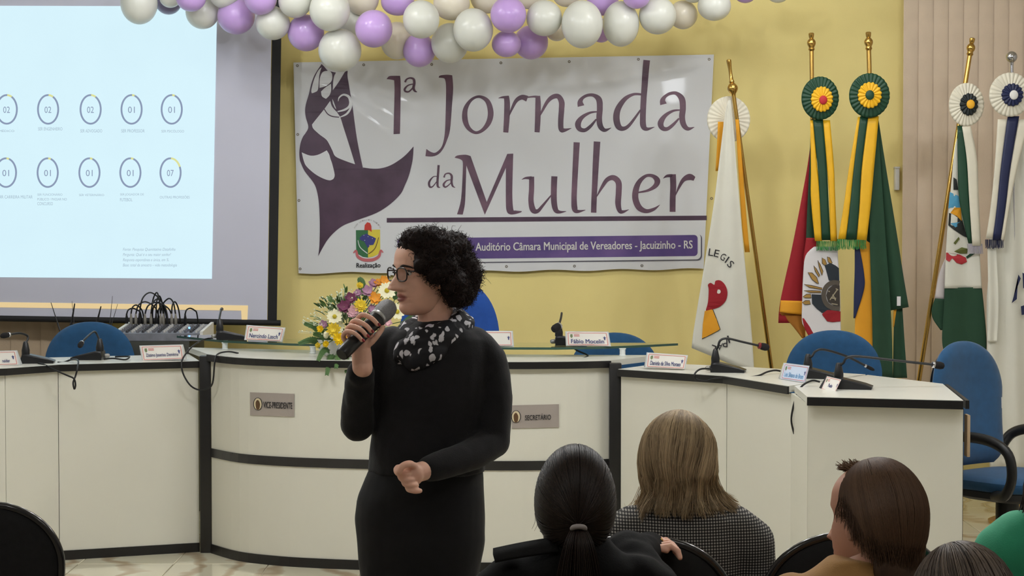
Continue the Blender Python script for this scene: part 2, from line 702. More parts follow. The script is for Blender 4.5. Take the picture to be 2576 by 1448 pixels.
right_front = [(0.502, 8.80), (0.947, 8.42), (1.13, 8.07), (1.145, 7.46)]
right_back = [(0.70, 9.20), (1.13, 8.90), (1.58, 8.48), (1.60, 8.2)]
rf = [(0.502, 8.80), (0.947, 8.40), (1.155, 7.86)]
rb = [(0.72, 9.16), (1.10, 8.92), (1.57, 8.47)]
bench('bench_wing', 'cream angled bench wing with black edges in front of the flags', rf, rb, ZS, [(0, 1), (1, 2)])
ef = [(1.145, 7.38), (1.71, 7.22)]
eb = [(1.165, 7.865), (1.575, 8.44), (1.80, 7.97)]
r = bench('bench_end', 'end counter of the cream bench with one broad flat panel facing the seats', ef, eb, ZS, [(0, 1)], ends=[((1.151, 7.86), (1.148, 7.40))])
MB().box((1.737, 7.27, 0.80), (0.012, 0.05, 0.16), bev=0.002).build('side_cleat', mat('pale_wood_edge', (190, 165, 135), 0.6), r)
band(MB(), [(1.71, 7.22), (1.80, 7.97)], ZS - 0.034, ZS - 0.002, 0.022, 0.008).build('edge_band', M_EDGE, r, smooth=False)

post('black corner post between the screen-side wing and the middle bench', -1.497, 9.325, ZC - 0.01)
post('black corner post between the middle bench and the flag-side wing', 0.478, 8.83, ZC - 0.01)

# glass shelf over the middle bench
ZG = 1.022
gf = [(-1.76, 10.02), (-1.45, 9.60), (-1.09, 9.36), (-0.75, 9.23), (-0.4, 9.13), (0.0, 9.06), (0.21, 9.05), (0.45, 9.12), (0.65, 9.24), (0.815, 9.37)]
gb = [(-1.60, 10.12), (-1.30, 9.88), (-1.0, 9.70), (-0.7, 9.58), (-0.4, 9.48), (0.0, 9.42), (0.21, 9.41), (0.42, 9.42), (0.60, 9.42), (0.80, 9.41)]
r = thing('glass_shelf', 'long curved clear glass shelf standing on the middle bench', 'shelf', (0, 9.2, ZC))
MB().prism(gf + gb[::-1], ZG - 0.010, ZG).build('glass_pane', M_GLASS, r, smooth=False)
band(MB(), gf, ZG - 0.0105, ZG + 0.0005, 0.0006, -0.0002).build('glass_edge', mat('dark_green_glass_edge', (58, 84, 74), 0.2), r, smooth=False)
M_SO = mat('clear_acrylic', (226, 230, 228), 0.12, var=0.02, spec=0.7)
for (px, py, Y) in ((566, 878, 9.62), (787, 888, 9.32), (1566, 897, 9.16), (1150, 893, 9.2)):
    p = U(px, py, Y)
    MB().lathe([(0.016, 0), (0.018, 0.003), (0.014, 0.006), (0.014, 0.031), (0.018, 0.034), (0.016, 0.0372)], (p.x, Y, ZC), n=18).build('standoff', M_SO, r)

# brushed plates with lettering on the bench front
M_PLATE = mat('brushed_metal_plate', (172, 163, 157), 0.38, 0.35, var=0.05, scale=3, bump=0.1, bscale=400)
M_INK = mat('dark_ink', (36, 34, 38), 0.6)


def front_y(x):
    for a, b in zip(cfront, cfront[1:]):
        if a[0] <= x <= b[0]:
            k = (x - a[0]) / (b[0] - a[0])
            return a[1] + (b[1] - a[1]) * k
    return cfront[0][1]


def on_front(px, py, d):
    Y = 8.9
    for _ in range(6):
        p = U(px, py, Y)
        Y = front_y(p.x) - d
    return U(px, py, Y)


def plate(label, TL, TR, BR, BL, word, u0, u1, emx):
    q = quad(TL, TR, BR, BL)
    cpt = on_front(*q(0.5, 1.0), 0.003)
    r = thing('name_plaque', label, 'plaque', cpt)
    mb = MB()
    N = 16
    for (d0, d1) in ((0.0, 0.005),):
        fr = [[on_front(*q(i / N, v), d1) for i in range(N + 1)] for v in (0, 1)]
        bk = [[on_front(*q(i / N, v), d0) for i in range(N + 1)] for v in (0, 1)]
        mb.grid([bk[0], fr[0], fr[1], bk[1], bk[0]])
    mb.build('plate', M_PLATE, r, smooth=False)
    mp = lambda u, v: on_front(*q(u, v), 0.0075)
    text_to(MB(), word, mp, u0, u1, 0.39, 0.66, bold=0.012).build('lettering', M_INK, r, smooth=False)
    mb = MB()
    ring = [(emx + 0.095 * cos(a), 0.5 + 0.27 * sin(a), 0.016) for a in [2 * pi * k / 24 for k in range(24)]]
    stroke(mb, ring, mp, per=1, closed=True)
    mb.build('emblem_ring', M_INK, r, smooth=False)
    MB().add([mp(emx + 0.088 * cos(a), 0.5 + 0.25 * sin(a)) + Vector((0, 0.0008, 0)) for a in [2 * pi * k / 24 for k in range(24)]], [tuple(range(24))]).build(
        'emblem_disc', mat('cream_enamel', (214, 200, 165), 0.4), r, smooth=False)
    mb = MB()
    outline(mb, [(emx - 0.03, 0.72), (emx - 0.05, 0.45), (emx - 0.01, 0.33), (emx + 0.02, 0.36), (emx + 0.05, 0.5), (emx + 0.03, 0.72)], mp, per=4)
    mb.build('emblem_figure', mat('brown_enamel', (92, 66, 40), 0.5), r, smooth=False)


plate('grey plaque lettered VICE-PRESIDENTE on the bench front', (629, 986), (740, 990), (740, 1048), (629, 1044), 'VICE-PRESIDENTE', 0.30, 0.955, 0.175)
plate('grey plaque lettered SECRETÁRIO on the bench front', (1288, 1019), (1406, 1016), (1406, 1074), (1288, 1077), 'SECRETÁRIO', 0.28, 0.83, 0.085)

# ------------------------------------------------------------------ banner
YB = 11.315
M_VINYL = mat('white_vinyl', (226, 228, 230), 0.3, var=0.012, scale=3, coat=0.25)
M_PUR = mat('plum_print', (66, 46, 64), 0.4, rgb2=(124, 92, 110), scale=5.5)
M_PUR2 = mat('plum_print_dark', (68, 48, 66), 0.4, rgb2=(88, 66, 86), scale=6)
M_BAND = mat('violet_print', (78, 62, 124), 0.4, rgb2=(112, 88, 146), scale=5)


def ripple(px, py):
    # tension folds running from the top corner, and one along the top
    a = 0.0
    yl = 232 - max(0, px - 1250) * 0.10 - max(0, px - 1550) * 0.10
    a += 0.0045 * exp(-((py - yl) / 11.0) ** 2) * min(1, max(0, (px - 1230) / 160)) * min(1, max(0, (1800 - px) / 120))
    yl2 = 206 - max(0, px - 1300) * 0.06
    a += 0.003 * exp(-((py - yl2) / 8.0) ** 2) * min(1, max(0, (px - 1240) / 120)) * min(1, max(0, (1560 - px) / 120))
    for k in range(3):
        yl3 = 160 + (px - 770) * (0.40 + 0.16 * k) + 14 * k
        a += 0.0016 * exp(-((py - yl3) / 7.0) ** 2) * min(1, max(0, (px - 760) / 60)) * min(1, max(0, (1100 - px) / 200))
    a += 0.003 * sin(px * 0.0065) * sin(py * 0.011)
    return a


def BP(px, py, d=0.0):
    return U(px, py, YB - ripple(px, py) - d)


ban = thing('banner', 'large white vinyl banner with plum lettering and a face drawing on yellow wall', 'banner', U(1265, 680, YB))
bq = quad((738, 157), (1796, 137), (1770, 676), (751, 687))
NX, NY = 150, 90
rows = []
for j in range(NY + 1):
    rr = []
    for i in range(NX + 1):
        x, y = bq(i / NX, j / NY)
        if j == NY:
            y += 2.0 * sin(i * 0.25)
        rr.append(BP(x, y))
    rows.append(rr)
mb = MB().grid(rows)
back = [[p + Vector((0, 0.002, 0)) for p in (r_[0], r_[-1])] for r_ in rows]
mb.grid([[r_[0] for r_ in rows], [r_[0] + Vector((0, 0.006, 0)) for r_ in rows]])
mb.grid([[r_[-1] for r_ in rows], [r_[-1] + Vector((0, 0.006, 0)) for r_ in rows]])
mb.grid([rows[0], [p + Vector((0, 0.006, 0)) for p in rows[0]]])
mb.grid([rows[-1], [p + Vector((0, 0.006, 0)) for p in rows[-1]]])
mb.build('sheet', M_VINYL, ban, fix=False)
D1 = 0.0015


def mapA(s, ox, oy, d=D1):
    return lambda u, v: BP(ox + u / s, oy + v / s, d)


RA, RB_, RC, RD = mapA(5.17, 960, 140), mapA(5.17, 1360, 140), mapA(6.294, 1060, 340), mapA(6.295, 1400, 340)
RF1, RF2 = (lambda u, v: (740 + u / 4.994, 130 + v / 4.994)), (lambda u, v: (730 + u / 4.827, 400 + v / 4.827))


def letter(fn):
    mb = MB()
    fn(mb)
    mb.build('letter', M_PUR, ban, smooth=False)


letter(lambda b: outline(b, soft([(65, 305), (90, 272), (130, 262), (240, 262), (248, 380), (243, 820), (238, 1015), (155, 1020), (160, 800), (168, 450), (163, 320), (120, 310)]), RA))
letter(lambda b: (stroke(b, [(305, 345, 26), (325, 308, 20), (370, 290, 20), (415, 305, 30), (425, 355, 34), (415, 420, 34), (432, 458, 26), (462, 472, 6)], RA),
                  stroke(b, [(412, 368, 14), (345, 385, 16), (302, 430, 26), (308, 462, 24), (350, 468, 20), (390, 435, 18), (415, 398, 12)], RA)))
letter(lambda b: outline(b, soft([(742, 285), (760, 258), (850, 248), (918, 255), (930, 420), (915, 650), (890, 960), (850, 1100), (800, 1210), (740, 1280), (660, 1310), (570, 1305),
                             (582, 1212), (640, 1250), (700, 1260), (770, 1200), (805, 1110), (825, 960), (835, 650), (838, 400), (825, 310), (800, 290)]), RA))
letter(lambda b: stroke(b, [(1270, 532, 34), (1375, 590, 60), (1418, 730, 74), (1395, 860, 68), (1315, 965, 46), (1220, 1000, 38), (1130, 940, 55), (1085, 830, 72), (1092, 690, 60), (1165, 575, 38)], RA, closed=True))
letter(lambda b: (stroke(b, [(1622, 524, 66), (1632, 620, 74), (1628, 800, 74), (1615, 998, 66)], RA), stroke(b, [(1518, 552, 4), (1570, 541, 26), (1645, 540, 40)], RA),
                  stroke(b, [(1650, 800, 10), (1690, 700, 30), (1750, 585, 48), (1825, 540, 62), (1895, 560, 76)], RA)))
letter(lambda b: (stroke(b, [(1900, 540, 18), (1990, 532, 26), (2045, 545, 45)], RA), stroke(b, [(2032, 522, 60), (2035, 640, 72), (2030, 850, 72), (2022, 995, 66)], RA),
                  stroke(b, [(-18, 800, 8), (20, 720, 30), (90, 595, 46), (160, 535, 58), (230, 530, 62), (272, 600, 74), (272, 700, 72), (262, 850, 70), (268, 955, 66), (310, 968, 46), (402, 942, 4)], RB_)))
letter(lambda b: (stroke(b, [(525, 655, 88), (515, 600, 66), (545, 550, 42), (610, 515, 38), (690, 515, 45), (758, 570, 76), (770, 680, 76), (762, 820, 74), (780, 920, 70), (835, 968, 46), (918, 937, 4)], RB_),
                  stroke(b, [(738, 728, 16), (640, 742, 30), (540, 800, 50), (487, 880, 76), (505, 950, 62), (575, 968, 48), (650, 915, 40), (725, 825, 20)], RB_)))
letter(lambda b: (stroke(b, [(1380, 58, 86), (1366, 200, 84), (1352, 400, 80), (1340, 560, 76), (1330, 800, 76), (1337, 915, 76), (1385, 953, 44), (1482, 926, 4)], RB_),
                  stroke(b, [(1312, 503, 28), (1210, 502, 34), (1100, 560, 55), (1012, 680, 74), (985, 800, 84), (1010, 915, 78), (1075, 948, 54), (1160, 895, 40), (1300, 705, 22)], RB_)))
letter(lambda b: (stroke(b, [(1597, 632, 88), (1588, 580, 66), (1620, 530, 42), (1685, 492, 40), (1765, 490, 48), (1836, 560, 78), (1850, 680, 78), (1840, 800, 76), (1862, 900, 70), (1918, 950, 48), (2000, 928, 4)], RB_),
                  stroke(b, [(1815, 706, 16), (1720, 718, 30), (1620, 780, 50), (1562, 870, 76), (1582, 938, 62), (1645, 952, 48), (1720, 900, 40), (1800, 815, 20)], RB_)))
letter(lambda b: (stroke(b, [(273, 472, 36), (265, 600, 36), (255, 740, 36), (262, 812, 32), (300, 826, 6)], RC), stroke(b, [(252, 650, 12), (185, 660, 16), (125, 740, 34), (132, 812, 32), (178, 812, 20), (248, 725, 12)], RC)))
letter(lambda b: (stroke(b, [(358, 668, 28), (380, 615, 20), (440, 603, 24), (480, 645, 36), (478, 740, 36), (497, 805, 28), (537, 827, 6)], RC), stroke(b, [(480, 700, 12), (400, 720, 20), (352, 780, 34), (378, 820, 26), (430, 790, 18), (480, 738, 12)], RC)))
letter(lambda b: outline(b, soft([(525, 355), (570, 320), (700, 308), (780, 330), (1035, 1055), (1360, 295), (1455, 290), (1440, 900), (1455, 1165), (1490, 1190), (1590, 1200), (1575, 1220), (1480, 1248),
                             (1400, 1250), (1352, 1200), (1338, 1050), (1338, 515), (1005, 1258), (712, 478), (702, 800), (690, 1080), (655, 1255), (565, 1250), (630, 1000), (658, 500), (648, 400), (605, 375)]), RC))
letter(lambda b: (stroke(b, [(1588, 702, 4), (1650, 677, 32), (1745, 677, 56)], RC), stroke(b, [(1746, 655, 80), (1745, 850, 82), (1736, 1040, 84), (1768, 1180, 92), (1840, 1200, 60), (1920, 1115, 42), (2055, 950, 20)], RC),
                  stroke(b, [(2106, 650, 96), (2098, 850, 94), (2100, 1050, 92), (2128, 1180, 80), (2190, 1215, 46), (2292, 1203, 6)], RC)))
letter(lambda b: stroke(b, [(320, 112, 98), (305, 400, 92), (285, 800, 86), (278, 1000, 86), (288, 1160, 90), (335, 1205, 54), (458, 1183, 6)], RD))
letter(lambda b: (stroke(b, [(642, 100, 104), (625, 400, 98), (605, 800, 88), (595, 1000, 86), (588, 1225, 86)], RD),
                  stroke(b, [(632, 980, 10), (720, 820, 48), (800, 705, 66), (900, 672, 84), (980, 745, 94), (985, 900, 92), (975, 1080, 90), (1002, 1195, 70), (1055, 1210, 46), (1147, 1175, 4)], RD)))
letter(lambda b: stroke(b, [(1295, 905, 24), (1450, 872, 40), (1565, 800, 72), (1595, 715, 92), (1525, 645, 56), (1420, 642, 48), (1315, 730, 72), (1258, 860, 94), (1250, 1010, 98), (1310, 1145, 94), (1420, 1200, 64), (1540, 1170, 46), (1637, 1100, 4)], RD))
letter(lambda b: (stroke(b, [(1688, 682, 4), (1750, 645, 42), (1835, 640, 50)], RD), stroke(b, [(1842, 618, 96), (1848, 800, 96), (1840, 1000, 92), (1838, 1212, 92)], RD),
                  stroke(b, [(1882, 955, 10), (1940, 820, 40), (2010, 705, 64), (2105, 660, 100), (2185, 690, 66)], RD)))
# rule under the title
mb = MB()
N = 40
mb.add([BP(973 + 805 * i / N, 548 - 6.0 * i / N + v, D1) for v in (0, 11.5) for i in range(N + 1)], [(i, i + 1, N + 2 + i, N + 1 + i) for i in range(N)])
mb.build('underline', M_PUR2, ban, smooth=False)

# face drawing
mapb = lambda x, y: BP(x, y, 0.0028)
mapw = lambda x, y: BP(x, y, 0.0042)
outer = [RF1(*p) for p in [(178, 945), (148, 830), (138, 740), (150, 650), (185, 530), (212, 410), (250, 305), (300, 220), (345, 155), (380, 190), (420, 235), (470, 250), (525, 262), (500, 310), (488, 400), (484, 486),
                           (560, 380), (612, 295), (640, 252), (672, 240), (670, 310), (690, 430), (715, 580), (735, 700), (790, 1100), (860, 1445)]]
outer += [(913, 421), (937, 424), (958, 423), (979, 417), (999, 406), (1020, 390), (1040.4, 368), (1039, 392), (1036, 412), (1028, 443), (1018, 467), (1008, 487), (983, 512), (947.5, 535), (896, 554), (865, 566), (842, 583),
          (821, 607), (800.4, 644), (803.5, 617), (804.6, 566), (802.5, 514), (797, 479), (788, 458), (767, 431), (757, 410), (754, 400), (753, 382), (756, 360), (762, 344), (769, 334)]
mb = MB()
outline(mb, soft(outer), mapb)
stroke(mb, [RF1(378, 720) + (2.4,), RF1(420, 780) + (2.6,), RF1(480, 812) + (2.8,), RF1(565, 822) + (2.4,)], lambda x, y: BP(x, y, 0.0054))
stroke(mb, [RF1(460, 615) + (2.4,), RF1(480, 680) + (2.8,), RF1(532, 745) + (2.8,)], lambda x, y: BP(x, y, 0.0054))
mb.build('face_drawing', M_PUR2, ban, smooth=False)
mb = MB()
for hole in ([(345, 195), (315, 300), (300, 470), (262, 508), (222, 522), (216, 480), (250, 350), (300, 240)],
             [(410, 240), (355, 260), (322, 340), (318, 455), (400, 430), (468, 370), (478, 290), (450, 245)],
             [(463, 402), (390, 450), (337, 500), (350, 560), (400, 592), (445, 545), (465, 480)]):
    outline(mb, soft([RF1(*p) for p in hole]), mapw)
outline(mb, soft([RF1(*p) for p in [(445, 628), (380, 718), (262, 865), (224, 915), (240, 965), (320, 1040), (400, 1100), (440, 1160), (480, 1240), (520, 1315), (640, 1370), (765, 1413), (700, 1200), (620, 950),
                               (582, 830), (545, 770), (510, 720), (478, 680), (455, 625)]]), mapw)
outline(mb, [RF1(478, 590), RF1(494, 622), RF1(530, 722), RF1(512, 706), RF1(486, 650)], mapw)
outline(mb, soft([(759, 383), (780, 391), (800, 389), (822, 378), (828, 388), (831.5, 400), (835.7, 412), (841.9, 439), (838.8, 449.7), (829.4, 453.4), (812.9, 448.7), (792, 437), (771.4, 418.6), (764, 404)]), mapw)
stroke(mb, [RF1(553, 622) + (1.2,), RF1(566, 575) + (3.4,), RF1(620, 540) + (4.8,), RF1(685, 565) + (6.5,), RF1(708, 630) + (7,), RF1(690, 690) + (6,), RF1(630, 730) + (5,), RF1(545, 752) + (3,)], mapw)
stroke(mb, [RF1(722, 600) + (4,), RF1(712, 700) + (5,), RF1(660, 780) + (5,), RF1(575, 822) + (2,)], mapw)
mb.build('face_highlights', M_VINYL, ban, smooth=False)

# crest with its caption
G_ = lambda u, v, d=D1 * 2: BP(730 + u / 4.827, 400 + v / 4.827, d)
M_GRN = mat('crest_green', (52, 112, 70), 0.5)
M_YEL = mat('crest_yellow', (226, 208, 70), 0.5)
M_BLU = mat('crest_blue', (58, 62, 132), 0.5)
M_RED = mat('crest_red', (205, 62, 48), 0.5)
M_PNK = mat('crest_pink', (200, 108, 112), 0.5)
outline(MB(), [(798, 862), (945, 860), (945, 1195), (880, 1185), (820, 1150), (802, 1120)], lambda u, v: G_(u, v, D1)).build('crest_half', M_GRN, ban, smooth=False)
outline(MB(), [(945, 858), (1092, 855), (1094, 1120), (1060, 1160), (1000, 1185), (945, 1195)], lambda u, v: G_(u, v, D1)).build('crest_half', M_YEL, ban, smooth=False)
outline(MB(), [(840, 960), (880, 920), (930, 905), (960, 925), (1000, 940), (1042, 962), (1030, 1000), (1010, 1040), (970, 1045), (945, 1080), (915, 1030), (900, 1000), (860, 985)], lambda u, v: G_(u, v, D1 * 2)).build('crest_map', M_BLU, ban, smooth=False)
outline(MB(), [(900, 862), (905, 800), (935, 765), (970, 775), (985, 810), (990, 885), (960, 862)], lambda u, v: G_(u, v, D1 * 2)).build('crest_cap', M_RED, ban, smooth=False)
mb = MB()
stroke(mb, [(768, 1140, 14), (800, 1112, 24), (820, 1180, 34), (880, 1218, 38), (950, 1226, 38), (1020, 1216, 38), (1078, 1178, 34), (1100, 1110, 24), (1128, 1135, 14)], lambda u, v: G_(u, v, D1 * 2))
mb.build('crest_ribbon', M_PNK, ban, smooth=False)
mb = MB()
stroke(mb, [(822, 985, 8), (850, 1070, 10), (938, 1145, 12)], lambda u, v: G_(u, v, D1 * 3))
for (u, v) in ((895, 925), (945, 940), (905, 985), (998, 963), (962, 1045)):
    outline(mb, [(u + 5 * cos(k * pi / 3), v + 5 * sin(k * pi / 3)) for k in range(6)], lambda u, v: G_(u, v, D1 * 3))
mb.build('crest_star', M_VINYL, ban, smooth=False)
mb = MB()
stroke(mb, [(952, 1150, 10), (1030, 1080, 10), (1075, 950, 8)], lambda u, v: G_(u, v, D1 * 3))
mb.build('crest_branch', mat('crest_brown', (120, 92, 50), 0.5), ban, smooth=False)
arc = MB()
word = 'PODER LEGISLATIVO MUNICIPAL'
for k, ch in enumerate(word):
    if ch == ' ':
        continue
    a = radians(205 + 130 * k / (len(word) - 1))
    cx, cy = 940 + 172 * cos(a), 905 + 168 * sin(a)
    rot = a + pi / 2
    text_to(arc, ch, lambda u, v, cx=cx, cy=cy, rot=rot: G_(cx + (u - 0.5) * 10 * cos(rot) - (v - 0.5) * 16 * sin(rot), cy + (u - 0.5) * 10 * sin(rot) + (v - 0.5) * 16 * cos(rot), D1))
arc.build('crest_motto', mat('crest_grey', (140, 132, 130), 0.5), ban, smooth=False)
text_to(MB(), 'Realização', lambda u, v: G_(805 + 290 * u, 1262 + 68 * v - 4 * u), bold=0.02).build('caption', M_INK, ban, smooth=False)

# violet strip with white lettering
def rrect(x0, y0, x1, y1, rad, sl):
    pts = []
    for (cx, cy, a0) in ((x1 - rad, y0 + rad, -90), (x1 - rad, y1 - rad, 0), (x0 + rad, y1 - rad, 90), (x0 + rad, y0 + rad, 180)):
        for k in range(6):
            a = radians(a0 + 18 * k)
            x, y = cx + rad * cos(a), cy + rad * sin(a)
            pts.append((x, y + sl * (x - 1380)))
    return pts


SL = -0.012
mb = MB()
outline(mb, rrect(996, 593, 1766, 659, 11, SL), lambda x, y: BP(x, y, 0.005))
mb.build('strip_outline', mat('grey_print_line', (92, 90, 104), 0.5), ban, smooth=False)
mb = MB()
outline(mb, rrect(996, 591, 1763, 656.5, 11, SL), lambda x, y: BP(x, y, 0.0062))
mb.build('strip_border', M_VINYL, ban, smooth=False)
mb = MB()
outline(mb, rrect(1000, 595, 1755, 648, 9, SL), lambda x, y: BP(x, y, 0.0074))
mb.build('strip', M_BAND, ban, smooth=False)
text_to(MB(), '- Auditório Câmara Municipal de Vereadores - Jacuizinho - RS', lambda u, v: BP(1184 + 558 * u, 610.5 + 26.5 * v - 6.0 * u, 0.0088), bold=0.016).build('strip_lettering', M_WHITE, ban, smooth=False)
# eyelets
M_EYE = mat('dull_eyelet', (130, 120, 104), 0.4, 0.6)
for (x, y) in ((748, 165), (915, 163), (1086, 162), (1260, 158), (1432, 155), (1606, 149), (1784, 149), (749, 338), (752, 504), (755, 676), (1274, 670), (1445, 669), (1615, 668), (1790, 499)):
    c = BP(x, y, 0.001)
    mb = MB()
    mb.tube([c + Vector((0.006 * cos(a), 0, 0.006 * sin(a))) for a in [2 * pi * k / 12 for k in range(12)]], 0.0022, n=6, closed=True)
    mb.build('eyelet', M_EYE, ban)

# ------------------------------------------------------------------ projection screen
YS = 11.02
M_SCR = mat('grey_screen_fabric', (208, 209, 224), 0.85, var=0.015, scale=2)
M_BORDER = mat('black_screen_border', (24, 24, 25), 0.7)
scr = thing('projection_screen', 'pull-down projection screen with black border showing a pale slide of numbered rings', 'screen', U(40, 806, YS))
sq = quad((-760, -260), (688, -260), (672, 808), (-760, 790))
MB().add([U(*sq(0, 0), YS), U(*sq(1, 0), YS), U(*sq(1, 1), YS), U(*sq(0, 1), YS)], [(0, 1, 2, 3)]).build('fabric', M_SCR, scr, smooth=False)
bx = [U(p[0], p[1], YS - 0.001) for p in ((690, -260), (713, -260), (696, 809), (673, 809))]
mb = MB()
mb.add(bx + [p + Vector((0, 0.004, 0)) for p in bx], [(0, 1, 2, 3), (7, 6, 5, 4), (0, 4, 5, 1), (1, 5, 6, 2), (2, 6, 7, 3), (3, 7, 4, 0)])
mb.build('border', M_BORDER, scr, smooth=False)
a, b = U(-760, 788, YS), U(706, 812, YS)
MB().tube([a, b], 0.017, n=14).build('bottom_bar', M_BORDER, scr)
a, b = U(-760, -330, YS), U(730, -330, YS)
MB().box((a + b) / 2, (b.x - a.x, 0.12, 0.12), bev=0.01).build('case', M_WHITE, scr)


def emat(name, rgb, k):
    if name in MATS:
        return MATS[name]
    m = bpy.data.materials.new(name)
    m.use_nodes = True
    nt = m.node_tree
    b = nt.nodes['Principled BSDF']
    b.inputs['Base Color'].default_value = (0.05, 0.05, 0.05, 1)
    b.inputs['Roughness'].default_value = 0.9
    b.inputs['Specular IOR Level'].default_value = 0.0
    n = nt.nodes.new('ShaderNodeTexNoise')
    n.inputs['Scale'].default_value = 3.0
    tc = nt.nodes.new('ShaderNodeTexCoord')
    nt.links.new(tc.outputs['Object'], n.inputs['Vector'])
    r = nt.nodes.new('ShaderNodeValToRGB')
    c = lin(rgb)
    r.color_ramp.elements[0].color = (*[v * 0.97 for v in c], 1)
    r.color_ramp.elements[1].color = (*[min(1, v * 1.03) for v in c], 1)
    nt.links.new(n.outputs['Fac'], r.inputs['Fac'])
    nt.links.new(r.outputs['Color'], b.inputs['Emission Color'])
    b.inputs['Emission Strength'].default_value = k
    MATS[name] = m
    return m


E_BG = emat('slide_light', (214, 243, 254), 0.97)
E_RING = emat('slide_ring_light', (138, 154, 184), 0.9)
E_TXT = emat('slide_text_light', (160, 182, 200), 0.95)
E_YEL = emat('slide_yellow_light', (222, 224, 150), 0.95)
E_FRM = emat('slide_frame_light', (236, 208, 152), 0.9)
SP = lambda d: (lambda x, y: U(x, y, YS - d))
mb = MB()
mb.add([U(-640, 13, YS - 0.002), U(546, 16, YS - 0.002), U(533, 701, YS - 0.002), U(-640, 692, YS - 0.002)], [(0, 1, 2, 3)])
mb.build('slide', E_BG, scr, smooth=False)
nums = [[(17, '02'), (121, '02'), (228, '02'), (331, '01'), (432, '01')], [(15, '01'), (120, '01'), (225, '01'), (328, '01'), (429, '07')]]
caps = [[(-22, 36, 325, 332, 'SER MÉDICO'), (96, 157, 320, 328, 'SER ENGENHEIRO'), (202, 257, 325, 333, 'SER ADVOGADO'), (305, 364, 325, 333, 'SER PROFESSOR'), (406, 463, 325, 333, 'SER PSICÓLOGO')],
        [(-18, 82, 491, 499, 'SEGUIR CARREIRA MILITAR'), (94, 157, 485, 492, 'SER FUNCIONÁRIO'), (94, 168, 496, 504, 'PÚBLICO / PASSAR NO'), (94, 133, 508, 516, 'CONCURSO'), (199, 262, 486, 493, 'SER VETERINÁRIO'),
         (302, 362, 486, 493, 'SER JOGADOR DE'), (302, 333, 498, 506, 'FUTEBOL'), (402, 477, 491, 499, 'OUTRAS PROFISSÕES')]]
for row, cy in ((0, 275), (1, 434)):
    for (cx, s) in nums[row]:
        mb = MB()
        stroke(mb, [(cx + 25.5 * cos(a), cy + 36 * sin(a), 4.6) for a in [2 * pi * k / 40 for k in range(40)]], SP(0.003), per=1, closed=True)
        text_to(mb, s, lambda u, v: U(cx - 9 + 17 * u, cy - 7 + 16 * v, YS - 0.003))
        mb.build('ring', E_RING, scr, smooth=False)
        k = {'02': 0.45, '01': 0.25, '07': 1.1}[s]
        mb = MB()
        stroke(mb, [(cx + 25.5 * sin(a), cy - 36 * cos(a), 4.8) for a in [0.05 + k * i / 6 for i in range(7)]], SP(0.004), per=2)
        mb.build('ring_share', E_YEL, scr, smooth=False)
    for (x0, x1, y0, y1, s) in caps[row]:
        text_to(MB(), s, lambda u, v: U(x0 + (x1 - x0) * u, y0 + (y1 - y0) * v, YS - 0.003)).build('caption', E_TXT, scr, smooth=False)
for k, (s, x1) in enumerate((('Fonte: Pesquisa Quantitativa Datafolha', 441), ('Pergunta: Qual é o seu maior sonho?', 430), ('Resposta espontânea e única, em %.', 425), ('Base: total da amostra – vide metodologia', 445))):
    text_to(MB(), s, lambda u, v: U(309 + (x1 - 309) * u, 623 + 13.2 * k + 9.5 * v, YS - 0.003), shear=0.3).build('note', E_TXT, scr, smooth=False)
mb = MB()
for q4 in ([(-640, 751), (623, 768), (622, 781), (-640, 764)], [(606, 768), (624, 768), (622, 808), (608, 808)]):
    mb.add([U(x, y, YS - 0.0025) for x, y in q4], [(0, 1, 2, 3)])
mb.build('frame_line', E_FRM, scr, smooth=False)

# ------------------------------------------------------------------ balloons
def balloon_mat(name, rgb, tr):
    m = mat(name, rgb, 0.28, var=0.02, coat=0.15)
    b = m.node_tree.nodes['Principled BSDF']
    b.inputs['Subsurface Weight'].default_value = 0.6
    b.inputs['Subsurface Radius'].default_value = (0.10, 0.10, 0.10)
    b.inputs['Subsurface Scale'].default_value = 1.0
    return m


